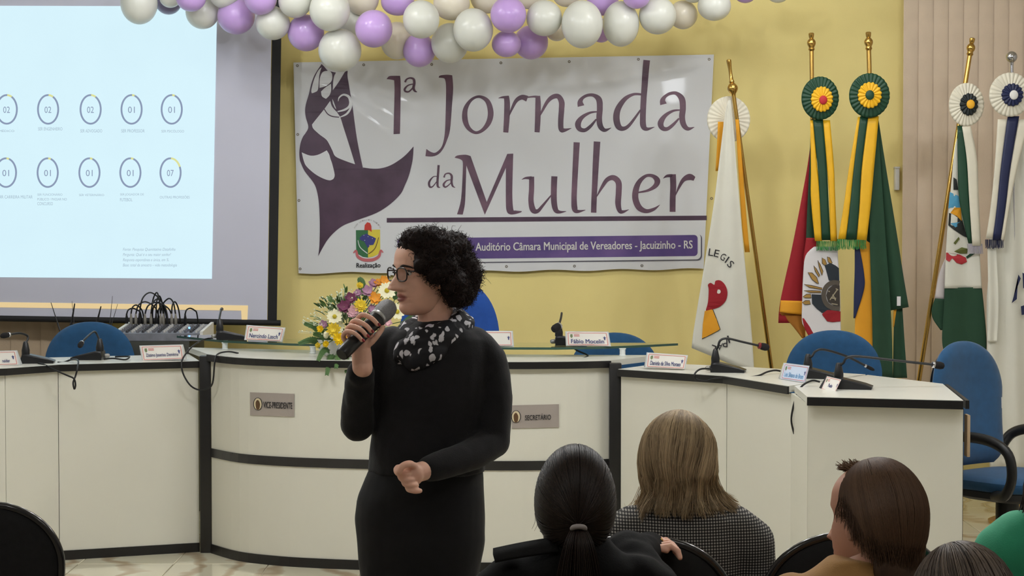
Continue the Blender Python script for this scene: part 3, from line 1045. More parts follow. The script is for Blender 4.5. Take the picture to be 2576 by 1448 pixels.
BW = balloon_mat('white_latex', (218, 219, 210), 0.2)
BC = balloon_mat('cream_latex', (226, 218, 200), 0.2)
BPU = balloon_mat('lilac_latex', (198, 166, 222), 0.2)
BG = balloon_mat('shaded_lilac_latex', (140, 132, 160), 0.2)  # lilac latex with its shade put into the colour, darker and greyer
BAL = [  # px, py, rx, ry, depth, material, where
    (350, 10, 46, 52, 10.55, BW, 'white balloon hanging alone at the screen end of the garland'),
    (423, 5, 33, 32, 10.75, BG, 'greyish balloon tucked behind the first white balloon'),
    (428, -5, 27, 25, 10.6, BW, 'small white balloon above the greyish balloon'),
    (481, -6, 38, 36, 10.45, BPU, 'first lilac balloon from the screen end, cut by the picture top'),
    (510, 32, 42, 42, 10.65, BW, 'white balloon in front of the screen beneath the first lilac one'),
    (565, -14, 38, 36, 10.55, BW, 'white balloon at the picture top between two lilac ones'),
    (594, 42, 47, 46, 10.6, BPU, 'large lilac balloon overlapping the slide corner'),
    (656, -3, 41, 41, 10.4, BPU, 'lilac balloon at the picture top over the grey screen margin'),
    (686, 60, 43, 42, 10.5, BW, 'white balloon covering the top of the black screen border'),
    (742, 4, 42, 42, 10.4, BW, 'white balloon at the picture top beside the screen border'),
    (768, 83, 46, 46, 10.55, BPU, 'lilac balloon hanging over the gap between screen and banner'),
    (828, 27, 51, 52, 10.35, BW, 'big white balloon above the one covering the banner corner'),
    (856, 127, 54, 54, 10.45, BW, 'big white balloon hanging over the head of the face drawing'),
    (890, 60, 40, 44, 10.7, BW, 'white balloon half hidden behind the big white ones'),
    (912, -2, 42, 42, 10.6, BC, 'cream balloon at the picture top above the banner numeral'),
    (1000, 6, 42, 34, 10.6, BPU, 'lilac balloon at the picture top above the banner letter J'),
    (940, 73, 47, 47, 10.35, BPU, 'lilac balloon beside the big white balloon on the face drawing'),
    (1000, 103, 42, 47, 10.65, BC, 'cream balloon behind the lilac balloons over the banner numeral'),
    (1059, 50, 46, 48, 10.3, BW, 'round white balloon standing out above the banner letter J'),
    (1055, 128, 41, 42, 10.6, BPU, 'lowest lilac balloon over the banner letter J'),
    (1136, 10, 46, 42, 10.5, BC, 'cream balloon at the picture top in the middle of the garland'),
    (1131, 110, 47, 50, 10.5, BW, 'low white balloon touching the banner top edge behind its neighbour'),
    (1191, 77, 50, 54, 10.35, BW, 'oval white balloon over the banner top edge, mid garland'),
    (1225, -5, 42, 40, 10.6, BC, 'cream balloon at the picture top over the oval white one'),
    (1278, 38, 45, 45, 10.3, BPU, 'topmost of the three clustered lilac balloons'),
    (1273, 111, 37, 33, 10.45, BPU, 'smallest of the three clustered lilac balloons, below the top one'),
    (1336, 108, 43, 43, 10.6, BPU, 'lilac balloon at the back of the three clustered ones'),
    (1334, -10, 42, 34, 10.6, BC, 'cream balloon at the picture top beside the lilac cluster'),
    (1370, 47, 45, 45, 10.35, BW, 'white balloon just beside the lilac cluster'),
    (1400, 78, 28, 26, 10.65, BC, 'little cream balloon peeping out under the white ones'),
    (1424, -16, 36, 34, 10.6, BC, 'cream balloon at the picture top above the tall white balloon'),
    (1464, 63, 52, 60, 10.3, BW, 'tallest white balloon, over the banner letter a'),
    (1516, 4, 40, 36, 10.55, BPU, 'lilac balloon at the picture top between two tall white ones'),
    (1512, 78, 28, 30, 10.65, BPU, 'lilac balloon nearly hidden between the two tall white ones'),
    (1562, 62, 46, 57, 10.4, BW, 'tall white balloon second from the flags in the lower row of ovals'),
    (1602, -12, 36, 35, 10.3, BPU, 'lilac balloon at the picture top over the banner letter d'),
    (1654, 41, 47, 47, 10.4, BW, 'white balloon above the banner letter d'),
    (1718, 38, 36, 36, 10.6, BC, 'cream balloon behind, above the banner last letter'),
    (1745, -20, 32, 28, 10.5, BW, 'white balloon at the picture top near the garland thin end'),
    (1798, 16, 42, 37, 10.45, BW, 'last full white balloon before the flags'),
    (1876, -24, 32, 32, 10.5, BPU, 'lilac balloon barely dipping into view near the flags'),
    (1958, -22, 32, 30, 10.5, BW, 'white balloon barely dipping into view at the garland flag end'),
    (690, -40, 40, 40, 10.6, BW, 'white balloon above the picture top by the screen border'),
    (870, -45, 42, 42, 10.5, BPU, 'lilac balloon above the picture top, mid garland'),
    (1180, -50, 42, 42, 10.5, BPU, 'lilac balloon above the picture top over the oval white one'),
]
bal_m = {}
for (px, py, rx, ry, Y, m, lab) in BAL[:42]:
    c = U(px, py, Y)
    k = Y / F_PX
    r = thing('balloon', lab, 'balloon', c + Vector((0, 0, -ry * k)), 'balloon garland')
    mb = MB()
    tip = Vector((random.uniform(-0.5, 0.5), 0.6, random.uniform(0.2, 1))).normalized()   # the neck points back into the garland
    R = tip.to_track_quat('Z', 'Y').to_matrix()
    vs, fs = [], []
    NU, NV = 32, 20
    # slightly pear-shaped sphere, flattened to the outline seen
    for j in range(NV + 1):
        th = pi * j / NV
        for i in range(NU):
            ph = 2 * pi * i / NU
            p = Vector((sin(th) * cos(ph), sin(th) * sin(ph), cos(th)))
            s = 1 + 0.05 * p.dot(tip)
            vs.append(c + Vector((p.x * rx * k * s, p.y * (rx + ry) / 2 * k * s, p.z * ry * k * s)))
    for j in range(NV):
        for i in range(NU):
            fs.append((j * NU + i, j * NU + (i + 1) % NU, (j + 1) * NU + (i + 1) % NU, (j + 1) * NU + i))
    mb.add(vs, fs).build('skin', m, r, angle=180)
    rad = (rx + ry) / 2 * k
    MB().lathe([(0.012, 0), (0.006, 0.008), (0.009, 0.014), (0.011, 0.02), (0.004, 0.022)], c + tip * (rad * 1.01), axis=tip, n=10).build('knot', m, r)

# ------------------------------------------------------------------ flags on poles
M_CW = mat('white_flag_cloth', (222, 220, 206), 0.8, var=0.03, scale=6, bump=0.15, bscale=500, sheen=0.2)
M_CWB = mat('bright_white_flag_cloth', (226, 222, 222), 0.8, var=0.02, scale=6, bump=0.15, bscale=500, sheen=0.2)
M_CO = mat('amber_flag_cloth', (226, 158, 36), 0.75, var=0.05, scale=6, bump=0.15, bscale=500)
M_CG = mat('dark_green_flag_cloth', (30, 66, 44), 0.8, var=0.08, scale=6, bump=0.15, bscale=500, sheen=0.1)
M_CR = mat('crimson_flag_cloth', (152, 26, 36), 0.8, var=0.06, scale=6, bump=0.15, bscale=500)
M_CB = mat('navy_flag_cloth', (30, 38, 74), 0.75, var=0.06, scale=6, bump=0.15, bscale=500)
M_RG = mat('green_satin', (24, 66, 44), 0.45, var=0.08, scale=12)
M_RY = mat('yellow_satin', (238, 182, 30), 0.45, var=0.05, scale=12)
M_RW = mat('ivory_satin', (226, 220, 200), 0.5, var=0.04, scale=12)
M_RN = mat('navy_satin', (28, 36, 74), 0.45, var=0.08, scale=12)
M_FR = mat('green_fringe', (62, 140, 74), 0.8, var=0.2, scale=60)


def poly_x(line, py):
    """x of a pixel polyline at height py."""
    if py <= line[0][1]:
        return line[0][0]
    for a, b in zip(line, line[1:]):
        if py <= b[1]:
            return a[0] + (b[0] - a[0]) * (py - a[1]) / max(1e-6, b[1] - a[1])
    return line[-1][0]


class Cloth:
    """Hanging cloth between a left and a right outline, with pleats deepening downwards."""

    def __init__(self, L, R, Y, amp=0.012, pleats=3, phase=0.0, nx=28, ny=40, bulge=0.0):
        self.L = [p[:2] for p in crom(L, 6)]
        self.R = [p[:2] for p in crom(R, 6)]
        self.Y, self.amp, self.pleats, self.phase, self.bulge = Y, amp, pleats, phase, bulge
        self.y0, self.y1 = max(L[0][1], R[0][1]), min(L[-1][1], R[-1][1])
        self.nx, self.ny = nx, ny
        self.Lb, self.Rb = L[-1], R[-1]

    def depth(self, s, t):
        return self.Y - self.amp * (0.35 + 0.65 * t) * sin(2 * pi * self.pleats * s + self.phase) - self.bulge * sin(pi * s)

    def at(self, px, py, d=0.0):
        xl, xr = poly_x(self.L, py), poly_x(self.R, py)
        s = (px - xl) / max(1.0, xr - xl)
        t = (py - self.y0) / (self.y1 - self.y0)
        return U(px, py, self.depth(min(1, max(0, s)), min(1, max(0, t))) - d)

    def build(self, name, m, parent, thick=0.002):
        rows = []
        for j in range(self.ny + 1):
            t = j / self.ny
            r = []
            for i in range(self.nx + 1):
                s = i / self.nx
                yl = self.L[0][1] + (self.Lb[1] - self.L[0][1]) * t
                yr = self.R[0][1] + (self.Rb[1] - self.R[0][1]) * t
                xl, xr = poly_x(self.L, yl), poly_x(self.R, yr)
                r.append(U(xl + (xr - xl) * s, yl + (yr - yl) * s, self.depth(s, t)))
            rows.append(r)
        o = MB().grid(rows).build(name, m, parent, angle=180)
        md = o.modifiers.new('thickness', 'SOLIDIFY')
        md.thickness = thick
        md.offset = 1 if rows[0][0].y < 0 else 0
        return o


def ribbon(parent, L, R, Y, m, name='ribbon', amp=0.004, pleats=0.5, ny=16):
    return Cloth(L, R, Y, amp, pleats, nx=4, ny=ny).build(name, m, parent, 0.0015)


def rosette(parent, px, py, rx, ry, Y, m_out, m_in, m_btn, inner=0.57, btn=0.22, off=(0, 0), petals=17):
    """Pleated rosette: outer ruffle, inner ruffle, button."""
    k = Y / F_PX
    c = U(px, py, Y)

    def ruffle(rx, ry, c, n, amp, depth, inner=0.06, wav=0.0):
        rows = []
        for r in (inner, 0.35, 0.65, 0.9, 1.0):
            row = []
            for i in range(n * 6):
                a = 2 * pi * i / (n * 6)
                pl = abs(sin(n * a / 2))
                q = r * (1 + wav * (pl - 0.5) * (r > 0.8))
                row.append(c + Vector((rx * q * cos(a), -depth * (1 - r * r * 0.8) - amp * pl * (0.4 + 0.6 * r), ry * q * sin(a))))
            rows.append(row)
        rows.append([p + Vector((0, 0.012, 0)) for p in rows[-1]])
        mb = MB()
        mb.grid(rows, wrap=True)
        return mb
    o = ruffle(rx * k, ry * k, c, 28, 0.006, 0.014, wav=0.012).build('rosette', m_out, parent, angle=180)
    ci = c + Vector((off[0] * k, -0.020, -off[1] * k))
    i_ = ruffle(rx * k * inner, ry * k * inner, ci, petals, 0.007, 0.010, wav=0.10).build('rosette_centre', m_in, o, angle=180)
    bc = ci + Vector((off[0] * k * 0.8, -0.014, -off[1] * k * 0.8))
    MB().ball(bc, (rx * k * btn, 0.008, rx * k * btn * 1.1)).build('button', m_btn, o)


def pole(root, top, low, Y, rad=0.0115, m=None, finial='knob', dY=0.0):
    """Pole from just under the finial through low, on to the floor; finial on top."""
    m = m or M_BRASS
    a, b = U(top[0], top[1], Y), U(low[0], low[1], Y)
    d = (b - a).normalized()
    foot = a + d * ((a.z - 0.03) / -d.z)
    MB().tube([a, a + (foot - a) * 0.5, foot], rad, n=14).build('pole', m, root)
    ax = -d
    if finial == 'knob':
        prof = [(rad, -0.01), (rad * 1.5, 0.0), (rad * 1.2, 0.008), (0.016, 0.014), (0.0215, 0.024), (0.0235, 0.034), (0.0215, 0.044), (0.015, 0.053), (0.010, 0.058), (0.013, 0.064), (0.0145, 0.076), (0.015, 0.084), (0.011, 0.088)]
    elif finial == 'spear':
        prof = [(rad, -0.01), (0.013, 0.0), (0.021, 0.010), (0.0275, 0.022), (0.029, 0.031), (0.0275, 0.040), (0.020, 0.052), (0.012, 0.060), (0.015, 0.066), (0.011, 0.076), (0.0095, 0.10), (0.010, 0.14), (0.0125, 0.168), (0.0135, 0.175), (0.013, 0.186), (0.007, 0.190)]
    else:
        prof = [(rad, -0.01), (rad * 1.1, 0.006), (0.017, 0.010), (0.0255, 0.018), (0.0300, 0.030), (0.0305, 0.036), (0.029, 0.046), (0.0235, 0.056), (0.014, 0.063), (0.004, 0.066)]
    MB().lathe(prof, a, axis=ax, n=20).build('finial', m, root)
    MB().lathe([(0.15, 0.0), (0.152, 0.015), (0.12, 0.03), (0.04, 0.045), (0.03, 0.12), (0.02, 0.125)], (foot.x, foot.y, 0.0), n=28).build('stand_base', M_BRASS, root)
    return a, foot


# 1 white flag leaning in front of the banner corner
Y = 10.45
foot = U(1994, 1314, Y)
r = thing('flag', 'white flag with red cap emblem hanging from a leaning brass pole over banner edge', 'flag', (foot.x, Y, 0))
pole(r, (1845, 236), (1940, 920), Y, 0.011, finial='spear')
c1 = Cloth([(1832, 252), (1822, 300), (1800, 480), (1776, 640), (1745, 830), (1740, 875)], [(1838, 252), (1846, 330), (1858, 480), (1872, 640), (1888, 800), (1898, 940)], Y - 0.06, 0.008, 1.6, 1.2)
c1.build('cloth', M_CW, r)
Cloth([(1806, 306), (1804, 360), (1800, 430)], [(1820, 306), (1818, 360), (1812, 430)], Y - 0.02, 0.002, 1, nx=6, ny=8).build('cloth_border', M_CO, r)
Cloth([(1850, 300), (1857, 420), (1866, 560), (1874, 634)], [(1858, 300), (1868, 420), (1879, 560), (1886, 634)], Y - 0.02, 0.003, 0.6, nx=6, ny=12).build('cloth_border', M_CO, r)
# pale round rosette seen from behind
k = Y / F_PX
cc = U(1833, 300, Y + 0.03)
rows = []
for q in (0.05, 0.4, 0.7, 0.93, 1.0):
    rows.append([cc + Vector((54 * k * q * cos(a), -0.006 * abs(sin(14 * a)) * q - 0.008 * (1 - q), 58 * k * q * sin(a))) for a in [2 * pi * i / 112 for i in range(112)]])
rows.append([p + Vector((0, 0.014, 0)) for p in rows[-1]])
MB().grid(rows, wrap=True).build('rosette', M_RW, r, angle=180)
mb = MB()
outline(mb, [(1776, 783), (1781, 760), (1783, 728), (1781, 716), (1788, 711), (1797, 716), (1800, 706), (1812, 705), (1824, 716), (1830, 735), (1826, 755), (1812, 770), (1795, 777)], lambda x, y: c1.at(x, y, 0.005), per=3)
mb.build('emblem_cap', M_CR, r, smooth=False)
outline(MB(), [(1808 + 5 * cos(a), 733 + 5.5 * sin(a)) for a in [2 * pi * i / 12 for i in range(12)]], lambda x, y: c1.at(x, y, 0.014)).build('emblem_dot', M_CW, r, smooth=False)
mb = MB()
outline(mb, [(1773, 782), (1793, 777), (1812, 828), (1766, 852), (1768, 815)], lambda x, y: c1.at(x, y, 0.005))
mb.build('emblem_square', M_CO, r, smooth=False)
mb = MB()
stroke(mb, [(1793, 777, 1.6), (1803, 803, 1.6), (1812, 828, 1.6), (1790, 840, 1.6), (1766, 852, 1.6)], lambda x, y: c1.at(x, y, 0.007), per=1)
mb.build('emblem_line', M_INK, r, smooth=False)
mb = MB()
for ch, x, y, ang in (('L', 1789, 634, 8), ('E', 1803, 637, 14), ('G', 1819, 646, 26), ('I', 1829, 653, 34), ('S', 1838, 664, 46)):
    a = radians(ang)
    wch = 3.2 if ch == 'I' else 12
    text_to(mb, ch, lambda u, v: c1.at(x + (u - 0.5) * wch * cos(a) - (v - 0.5) * 18 * sin(a), y + (u - 0.5) * wch * sin(a) + (v - 0.5) * 18 * cos(a), 0.006))
mb.build('lettering', M_INK, r, smooth=False)
mb = MB()
for ch, x, y, ang in (('L', 1794, 877, 200), ('A', 1811, 871, 192), ('P', 1824, 863, 178), ('I', 1833, 853, 165)):
    a = radians(ang)
    wch = 4 if ch == 'I' else 12
    text_to(mb, ch, lambda u, v: c1.at(x + (u - 0.5) * wch * cos(a) - (v - 0.5) * 19 * sin(a), y + (u - 0.5) * wch * sin(a) + (v - 0.5) * 19 * cos(a), 0.006))
mb.build('lettering', M_INK, r, smooth=False)

# 2 red, white and green flag with a feathered crest
Y = 10.30
foot = U(2048, 1314, Y)
r = thing('flag', 'flag with crimson fold, feathered crest and green rosette with a red button', 'flag', (foot.x, Y, 0))
pole(r, (2041.5, 124), (2043, 250), Y, 0.0115)
Cloth([(2046, 300), (2034, 400), (2020, 480), (1993, 620), (1963, 757), (1958, 812)], [(2058, 300), (2054, 400), (2050, 480), (2048, 620), (2030, 757), (2022, 812)], Y + 0.02, 0.012, 0.8, 0.3).build('cloth_fold', M_CR, r)
Cloth([(1964, 755), (1961, 785)], [(2026, 757), (2024, 792)], Y - 0.012, 0.011, 0.8, 0.3, nx=14, ny=6).build('cloth_fold', M_CO, r)
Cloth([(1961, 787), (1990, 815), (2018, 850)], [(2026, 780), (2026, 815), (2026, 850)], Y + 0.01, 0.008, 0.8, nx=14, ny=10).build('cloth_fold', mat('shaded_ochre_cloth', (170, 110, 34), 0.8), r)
Cloth([(2040, 300), (2036, 420), (2031, 520), (2026, 640)], [(2058, 300), (2054, 420), (2052, 520), (2050, 640)], Y - 0.02, 0.006, 0.8, nx=12).build('cloth_fold', M_CG, r)
Cloth([(2028, 598), (2024, 625), (2020, 660)], [(2060, 598), (2062, 625), (2060, 660)], Y - 0.026, 0.006, 0.8, nx=12, ny=10).build('cloth_fold', M_CR, r)
c2 = Cloth([(2048, 620), (2026, 644), (2020, 700), (2018, 760), (2018, 812), (2034, 842), (2034, 930)], [(2108, 620), (2108, 644), (2112, 700), (2114, 760), (2115, 812), (2116, 842), (2118, 930)], Y - 0.035, 0.007, 0.8, 1.0, ny=40)
c2.build('cloth', M_CWB, r)
Cloth([(2018, 800), (2026, 830), (2050, 870)], [(2022, 800), (2044, 830), (2064, 870)], Y - 0.04, 0.002, 0.5, nx=6, ny=8).build('cloth_fold', M_CR, r)
at2 = lambda d: (lambda u, v: c2.at(1900 + u / 3.811, 430 + v / 3.811, d))
mb = MB()
outline(mb, [(665, 905), (720, 880), (770, 905), (802, 930), (805, 1070), (760, 1048), (705, 1050), (690, 990)], at2(0.004))
M_SLATE = mat('dark_slate_print', (38, 46, 54), 0.7)
mb.build('crest_drape', M_SLATE, r, smooth=False)
mb = MB()
outline(mb, [(540, 1180), (640, 1185), (650, 1240), (690, 1300), (730, 1335), (640, 1360), (590, 1320), (545, 1270)], at2(0.004))
mb.build('crest_drape', mat('dark_slate_print', (38, 46, 54), 0.7), r, smooth=False)
mb = MB()
outline(mb, [(665, 1330), (740, 1335), (818, 1345), (818, 1440), (740, 1448), (690, 1440), (640, 1375)], at2(0.004))
mb.build('crest_drape', M_CR, r, smooth=False)
M_GOLDP = mat('ochre_print', (172, 134, 66), 0.6)
M_DKP = mat('dark_brown_print', (60, 52, 44), 0.6)
for pts in ([(505, 970), (545, 975), (590, 1020), (608, 1080), (590, 1075), (545, 1040)], [(560, 905), (585, 935), (620, 1000), (610, 1015), (575, 960)], [(600, 855), (620, 890), (650, 960), (640, 1000), (612, 920)],
            [(640, 830), (670, 850), (685, 890), (668, 905), (642, 885)], [(690, 820), (715, 830), (738, 880), (720, 885), (698, 870)], [(468, 1085), (540, 1095), (640, 1120), (640, 1135), (520, 1115)],
            [(466, 1145), (540, 1145), (630, 1150), (630, 1165), (530, 1165)], [(455, 1205), (490, 1180), (530, 1178), (535, 1215), (480, 1215)], [(450, 1260), (480, 1240), (520, 1240), (530, 1275), (480, 1280)]):
    mb = MB()
    outline(mb, pts, at2(0.005))
    stroke(mb, [p + (5,) for p in pts], at2(0.0056), per=1, closed=True, mi=1)
    mb.build('crest_lance', [M_GOLDP, M_DKP], r, smooth=False)
mb = MB()
stroke(mb, [(808, 1075, 44), (740, 1068, 44), (680, 1110, 44), (655, 1190, 44), (680, 1270, 44), (740, 1310, 44), (812, 1318, 44)], at2(0.006))
mb.build('crest_ring', mat('grey_brown_print', (86, 78, 68), 0.6), r, smooth=False)
mb = MB()
outline(mb, [(808, 1095), (745, 1092), (700, 1130), (680, 1190), (700, 1255), (750, 1288), (812, 1295)], at2(0.0055))
mb.build('crest_shield', M_DKP, r, smooth=False)
mb = MB()
for pts in ([(700, 1150, 10), (735, 1170, 10), (770, 1240, 10)], [(790, 1130, 10), (755, 1180, 10), (715, 1235, 10)], [(725, 1215, 12), (775, 1220, 12)], [(760, 1120, 10), (795, 1140, 10)], [(730, 1270, 10), (790, 1280, 10)]):
    stroke(mb, pts, at2(0.0065), per=2)
mb.build('crest_mark', mat('pale_ochre_print', (166, 156, 130), 0.6), r, smooth=False)
ribbon(r, [(2038, 302), (2040, 420), (2040, 500), (2050, 606)], [(2046, 302), (2056, 420), (2066, 500), (2068, 606)], Y - 0.055, M_RY)
ribbon(r, [(2045, 300), (2057, 420), (2062, 500), (2068, 604)], [(2070, 300), (2080, 420), (2084, 500), (2089, 604)], Y - 0.062, M_RG)
ribbon(r, [(2069, 302), (2080, 420), (2086, 500), (2088, 606)], [(2088, 302), (2098, 420), (2101, 500), (2106, 606)], Y - 0.057, M_RY)
mb = MB()
for i in range(44):
    x = 2055 + 55 * i / 43
    x += random.uniform(-0.6, 0.6)
    mb.tube([U(x, 606, Y - 0.058), U(x + random.uniform(-1, 1), 618, Y - 0.06), U(x + random.uniform(-1.5, 1.5), 629 + random.uniform(-2, 2), Y - 0.058)], 0.0016, n=3)
mb.build('fringe', M_FR, r)
rosette(r, 2063, 247, 46.5, 54, Y - 0.07, M_RG, M_RY, mat('red_button', (188, 40, 48), 0.6), off=(3, 3))

# 3 green flag with yellow and blue
Y = 10.22
foot = U(2192, 1314, Y)
r = thing('flag', 'dark green flag showing yellow and blue, under a green rosette with a green button', 'flag', (foot.x, Y, 0))
pole(r, (2185.5, 122), (2189, 250), Y, 0.0125)
c3 = Cloth([(2192, 290), (2182, 450), (2180, 600), (2186, 700), (2190, 790)], [(2208, 290), (2230, 430), (2258, 600), (2272, 690), (2286, 772)], Y + 0.015, 0.014, 1.4, 0.6)
c3.build('cloth', M_CG, r)
Cloth([(2186, 330), (2188, 600), (2194, 800), (2196, 950)], [(2210, 330), (2228, 600), (2242, 800), (2246, 950)], Y - 0.026, 0.008, 0.9, 0.2, ny=30).build('cloth_fold', M_CG, r)
Cloth([(2250, 770), (2248, 850), (2246, 950)], [(2270, 770), (2275, 850), (2282, 950)], Y + 0.03, 0.008, 1.0, 0.6, ny=20).build('cloth_fold', M_CG, r)
Cloth([(2248, 775), (2247, 800), (2247, 822)], [(2256, 775), (2252, 800), (2249, 822)], Y + 0.026, 0.001, 1.0, nx=3, ny=6).build('cloth_fold', M_CO, r)
Cloth([(2152, 604), (2153, 700), (2151, 800), (2148, 950)], [(2178, 604), (2200, 628), (2200, 720), (2196, 950)], Y - 0.012, 0.006, 0.7, 0.4).build('cloth', M_CO, r)
Cloth([(2150, 620), (2150, 680), (2148, 740), (2147, 800)], [(2162, 620), (2174, 690), (2173, 730), (2151, 800)], Y - 0.022, 0.002, 0.5, nx=8).build('cloth_disc', M_CB, r)
MB().box(U(2261, 757, Y - 0.01), (0.020, 0.002, 0.05)).build('label_tag', M_CWB, r)
ribbon(r, [(2158, 294), (2136, 420), (2122, 520), (2108, 602)], [(2166, 294), (2150, 420), (2140, 520), (2130, 602)], Y - 0.042, M_RY)
ribbon(r, [(2164, 292), (2148, 420), (2138, 520), (2128, 602)], [(2184, 292), (2168, 420), (2162, 520), (2155, 602)], Y - 0.050, M_RG)
ribbon(r, [(2182, 292), (2166, 420), (2160, 520), (2154, 602)], [(2211, 292), (2199, 420), (2190, 520), (2180, 604)], Y - 0.047, M_RY)
mb = MB()
for i in range(56):
    x = 2106 + 72 * i / 55 + random.uniform(-0.6, 0.6)
    mb.tube([U(x, 601, Y - 0.047), U(x + random.uniform(-1, 1), 614, Y - 0.05), U(x + random.uniform(-1.5, 1.5), 626 + random.uniform(-2, 2), Y - 0.048)], 0.0016, n=3)
mb.build('fringe', M_FR, r)
rosette(r, 2187, 240, 50.5, 55.5, Y - 0.06, M_RG, M_RY, M_RG, off=(-1, 0))

# 4 white and green flag with a town crest
Y = 10.35
foot = U(2262, 1314, Y)
r = thing('flag', 'white and green flag with a town crest on a slanting brass pole', 'flag', (foot.x, Y, 0))
pole(r, (2440, 136), (2312, 955), Y, 0.0125)
c4 = Cloth([(2424, 320), (2404, 360), (2394, 450), (2384, 560), (2378, 660), (2376, 725)], [(2440, 320), (2446, 360), (2452, 450), (2460, 560), (2466, 660), (2470, 725)], Y - 0.045, 0.010, 1.2, 0.5)
c4.build('cloth', M_CW, r)
Cloth([(2382, 640), (2362, 690), (2352, 750)], [(2390, 640), (2380, 690), (2376, 755)], Y - 0.02, 0.004, 0.6, nx=8, ny=12).build('cloth_fold', mat('greyish_white_cloth', (204, 196, 194), 0.8), r)
Cloth([(2352, 750), (2344, 775), (2346, 800), (2366, 830)], [(2378, 752), (2378, 775), (2378, 800), (2378, 830)], Y - 0.03, 0.004, 0.6, nx=8, ny=12).build('cloth_fold', M_CG, r)
Cloth([(2376, 724), (2374, 780), (2370, 860), (2384, 920), (2390, 1000)], [(2470, 722), (2476, 780), (2482, 860), (2478, 920), (2470, 1000)], Y - 0.045, 0.012, 1.2, 0.5).build('cloth_hem', M_CG, r)
at4 = lambda d: (lambda u, v: c4.at(1900 + u / 3.811, 430 + v / 3.811, d))
for nm, m_, polys in (('crest_sky', mat('sky_blue_print', (84, 160, 196), 0.6), [[(1865, 200), (1950, 240), (1965, 350), (1870, 350), (1850, 360)], [(1870, 500), (1960, 490), (1980, 500), (1920, 540)]]),
                      ('crest_peak', mat('charcoal_print', (34, 38, 36), 0.6), [[(1900, 60), (1930, 80), (1945, 180), (1900, 180)], [(1858, 400), (1930, 430), (1985, 470), (2010, 560), (2035, 640), (1990, 620), (1900, 560), (1850, 520)]]),
                      ('crest_field', M_CO, [[(1870, 400), (1910, 350), (1970, 350), (1980, 480), (1930, 430)]]),
                      ('crest_leaf', mat('olive_print', (96, 102, 46), 0.6), [[(1900, 690), (1950, 630), (1960, 650), (1920, 705)], [(1905, 770), (1980, 730), (2040, 745), (2030, 790), (1960, 790)]]),
                      ('crest_bow', mat('scarlet_print', (176, 44, 52), 0.6), [[(1830, 780), (1900, 790), (1960, 800), (2020, 830), (2030, 870), (1980, 895), (1930, 880), (1890, 835), (1860, 870), (1828, 850)]]),
                      ('crest_tip', M_CG, [[(2020, 820), (2060, 790), (2105, 790), (2070, 815), (2030, 840)]])):
    for pts in polys:
        mb = MB()
        outline(mb, pts, at4(0.005))
        mb.build(nm, m_, r, smooth=False)
ribbon(r, [(2408, 316), (2409, 400), (2413, 500), (2436, 612)], [(2422, 316), (2434, 400), (2440, 500), (2446, 612)], Y - 0.075, M_RG)
ribbon(r, [(2420, 318), (2432, 400), (2438, 500), (2446, 618)], [(2442, 318), (2458, 400), (2462, 500), (2468, 618)], Y - 0.082, M_RW)
mb = MB()
for i in range(26):
    x = 2434 + 36 * i / 25 + random.uniform(-0.6, 0.6)
    mb.tube([U(x, 613, Y - 0.08), U(x + 1, 625, Y - 0.083), U(x + random.uniform(0, 3), 638, Y - 0.08)], 0.0016, n=3)
mb.build('fringe', mat('pale_lilac_fringe', (190, 184, 196), 0.8), r)
rosette(r, 2431, 263, 43.5, 54, Y - 0.075, M_RW, mat('black_green_satin', (26, 34, 34), 0.5), mat('amber_button', (238, 176, 44), 0.6), inner=0.5, btn=0.24, off=(4, 0), petals=13)

# 5 white flag with navy ribbon, chrome pole
Y = 10.25
foot = U(2552, 1314, Y)
r = thing('flag', 'white flag with navy and white ribbons and a silver ball pole, at the picture edge', 'flag', (foot.x, Y, 0))
pole(r, (2545, 160), (2546, 250), Y, 0.0095, M_CHROME, finial='ball')
Cloth([(2514, 310), (2500, 450), (2490, 600), (2486, 700), (2482, 800), (2490, 1180)], [(2570, 310), (2590, 450), (2604, 600), (2612, 700), (2620, 800), (2630, 1180)], Y + 0.0, 0.018, 2.4, 0.3).build('cloth', M_CW, r)
Cloth([(2484, 620), (2486, 760), (2484, 860)], [(2506, 620), (2512, 760), (2508, 860)], Y - 0.03, 0.006, 1.0, 0.3).build('cloth_fold', M_CW, r)
ribbon(r, [(2510, 300), (2502, 420), (2492, 520), (2480, 600)], [(2536, 300), (2520, 420), (2510, 520), (2500, 600)], Y - 0.05, M_RW)
ribbon(r, [(2535, 292), (2518, 420), (2508, 520), (2497, 604)], [(2564, 292), (2542, 420), (2530, 520), (2517, 604)], Y - 0.057, M_RN)
ribbon(r, [(2563, 300), (2540, 420), (2528, 520), (2516, 606)], [(2592, 300), (2560, 420), (2540, 520), (2526, 606)], Y - 0.052, M_RW)
mb = MB()
for i in range(32):
    x = 2479 + 44 * i / 31 + random.uniform(-0.6, 0.6)
    mb.tube([U(x, 602, Y - 0.055), U(x, 613, Y - 0.058), U(x + random.uniform(-1, 1), 624 + random.uniform(-2, 2), Y - 0.056)], 0.0016, n=3)
mb.build('fringe', M_RN, r)
mb = MB()
for pts in ([(2562, 690), (2568, 700), (2550, 745), (2545, 762), (2558, 752)], [(2572, 685), (2580, 690), (2584, 720), (2574, 725)], [(2568, 770), (2584, 765), (2582, 790), (2570, 792)]):
    outline(mb, pts, lambda x, y: U(x, y, Y - 0.035))
mb.build('emblem', M_CB, r, smooth=False)
rosette(r, 2541, 238, 52, 55, Y - 0.07, M_RW, M_RN, mat('white_button', (228, 226, 220), 0.6), inner=0.5, btn=0.21, off=(3, 1), petals=15)

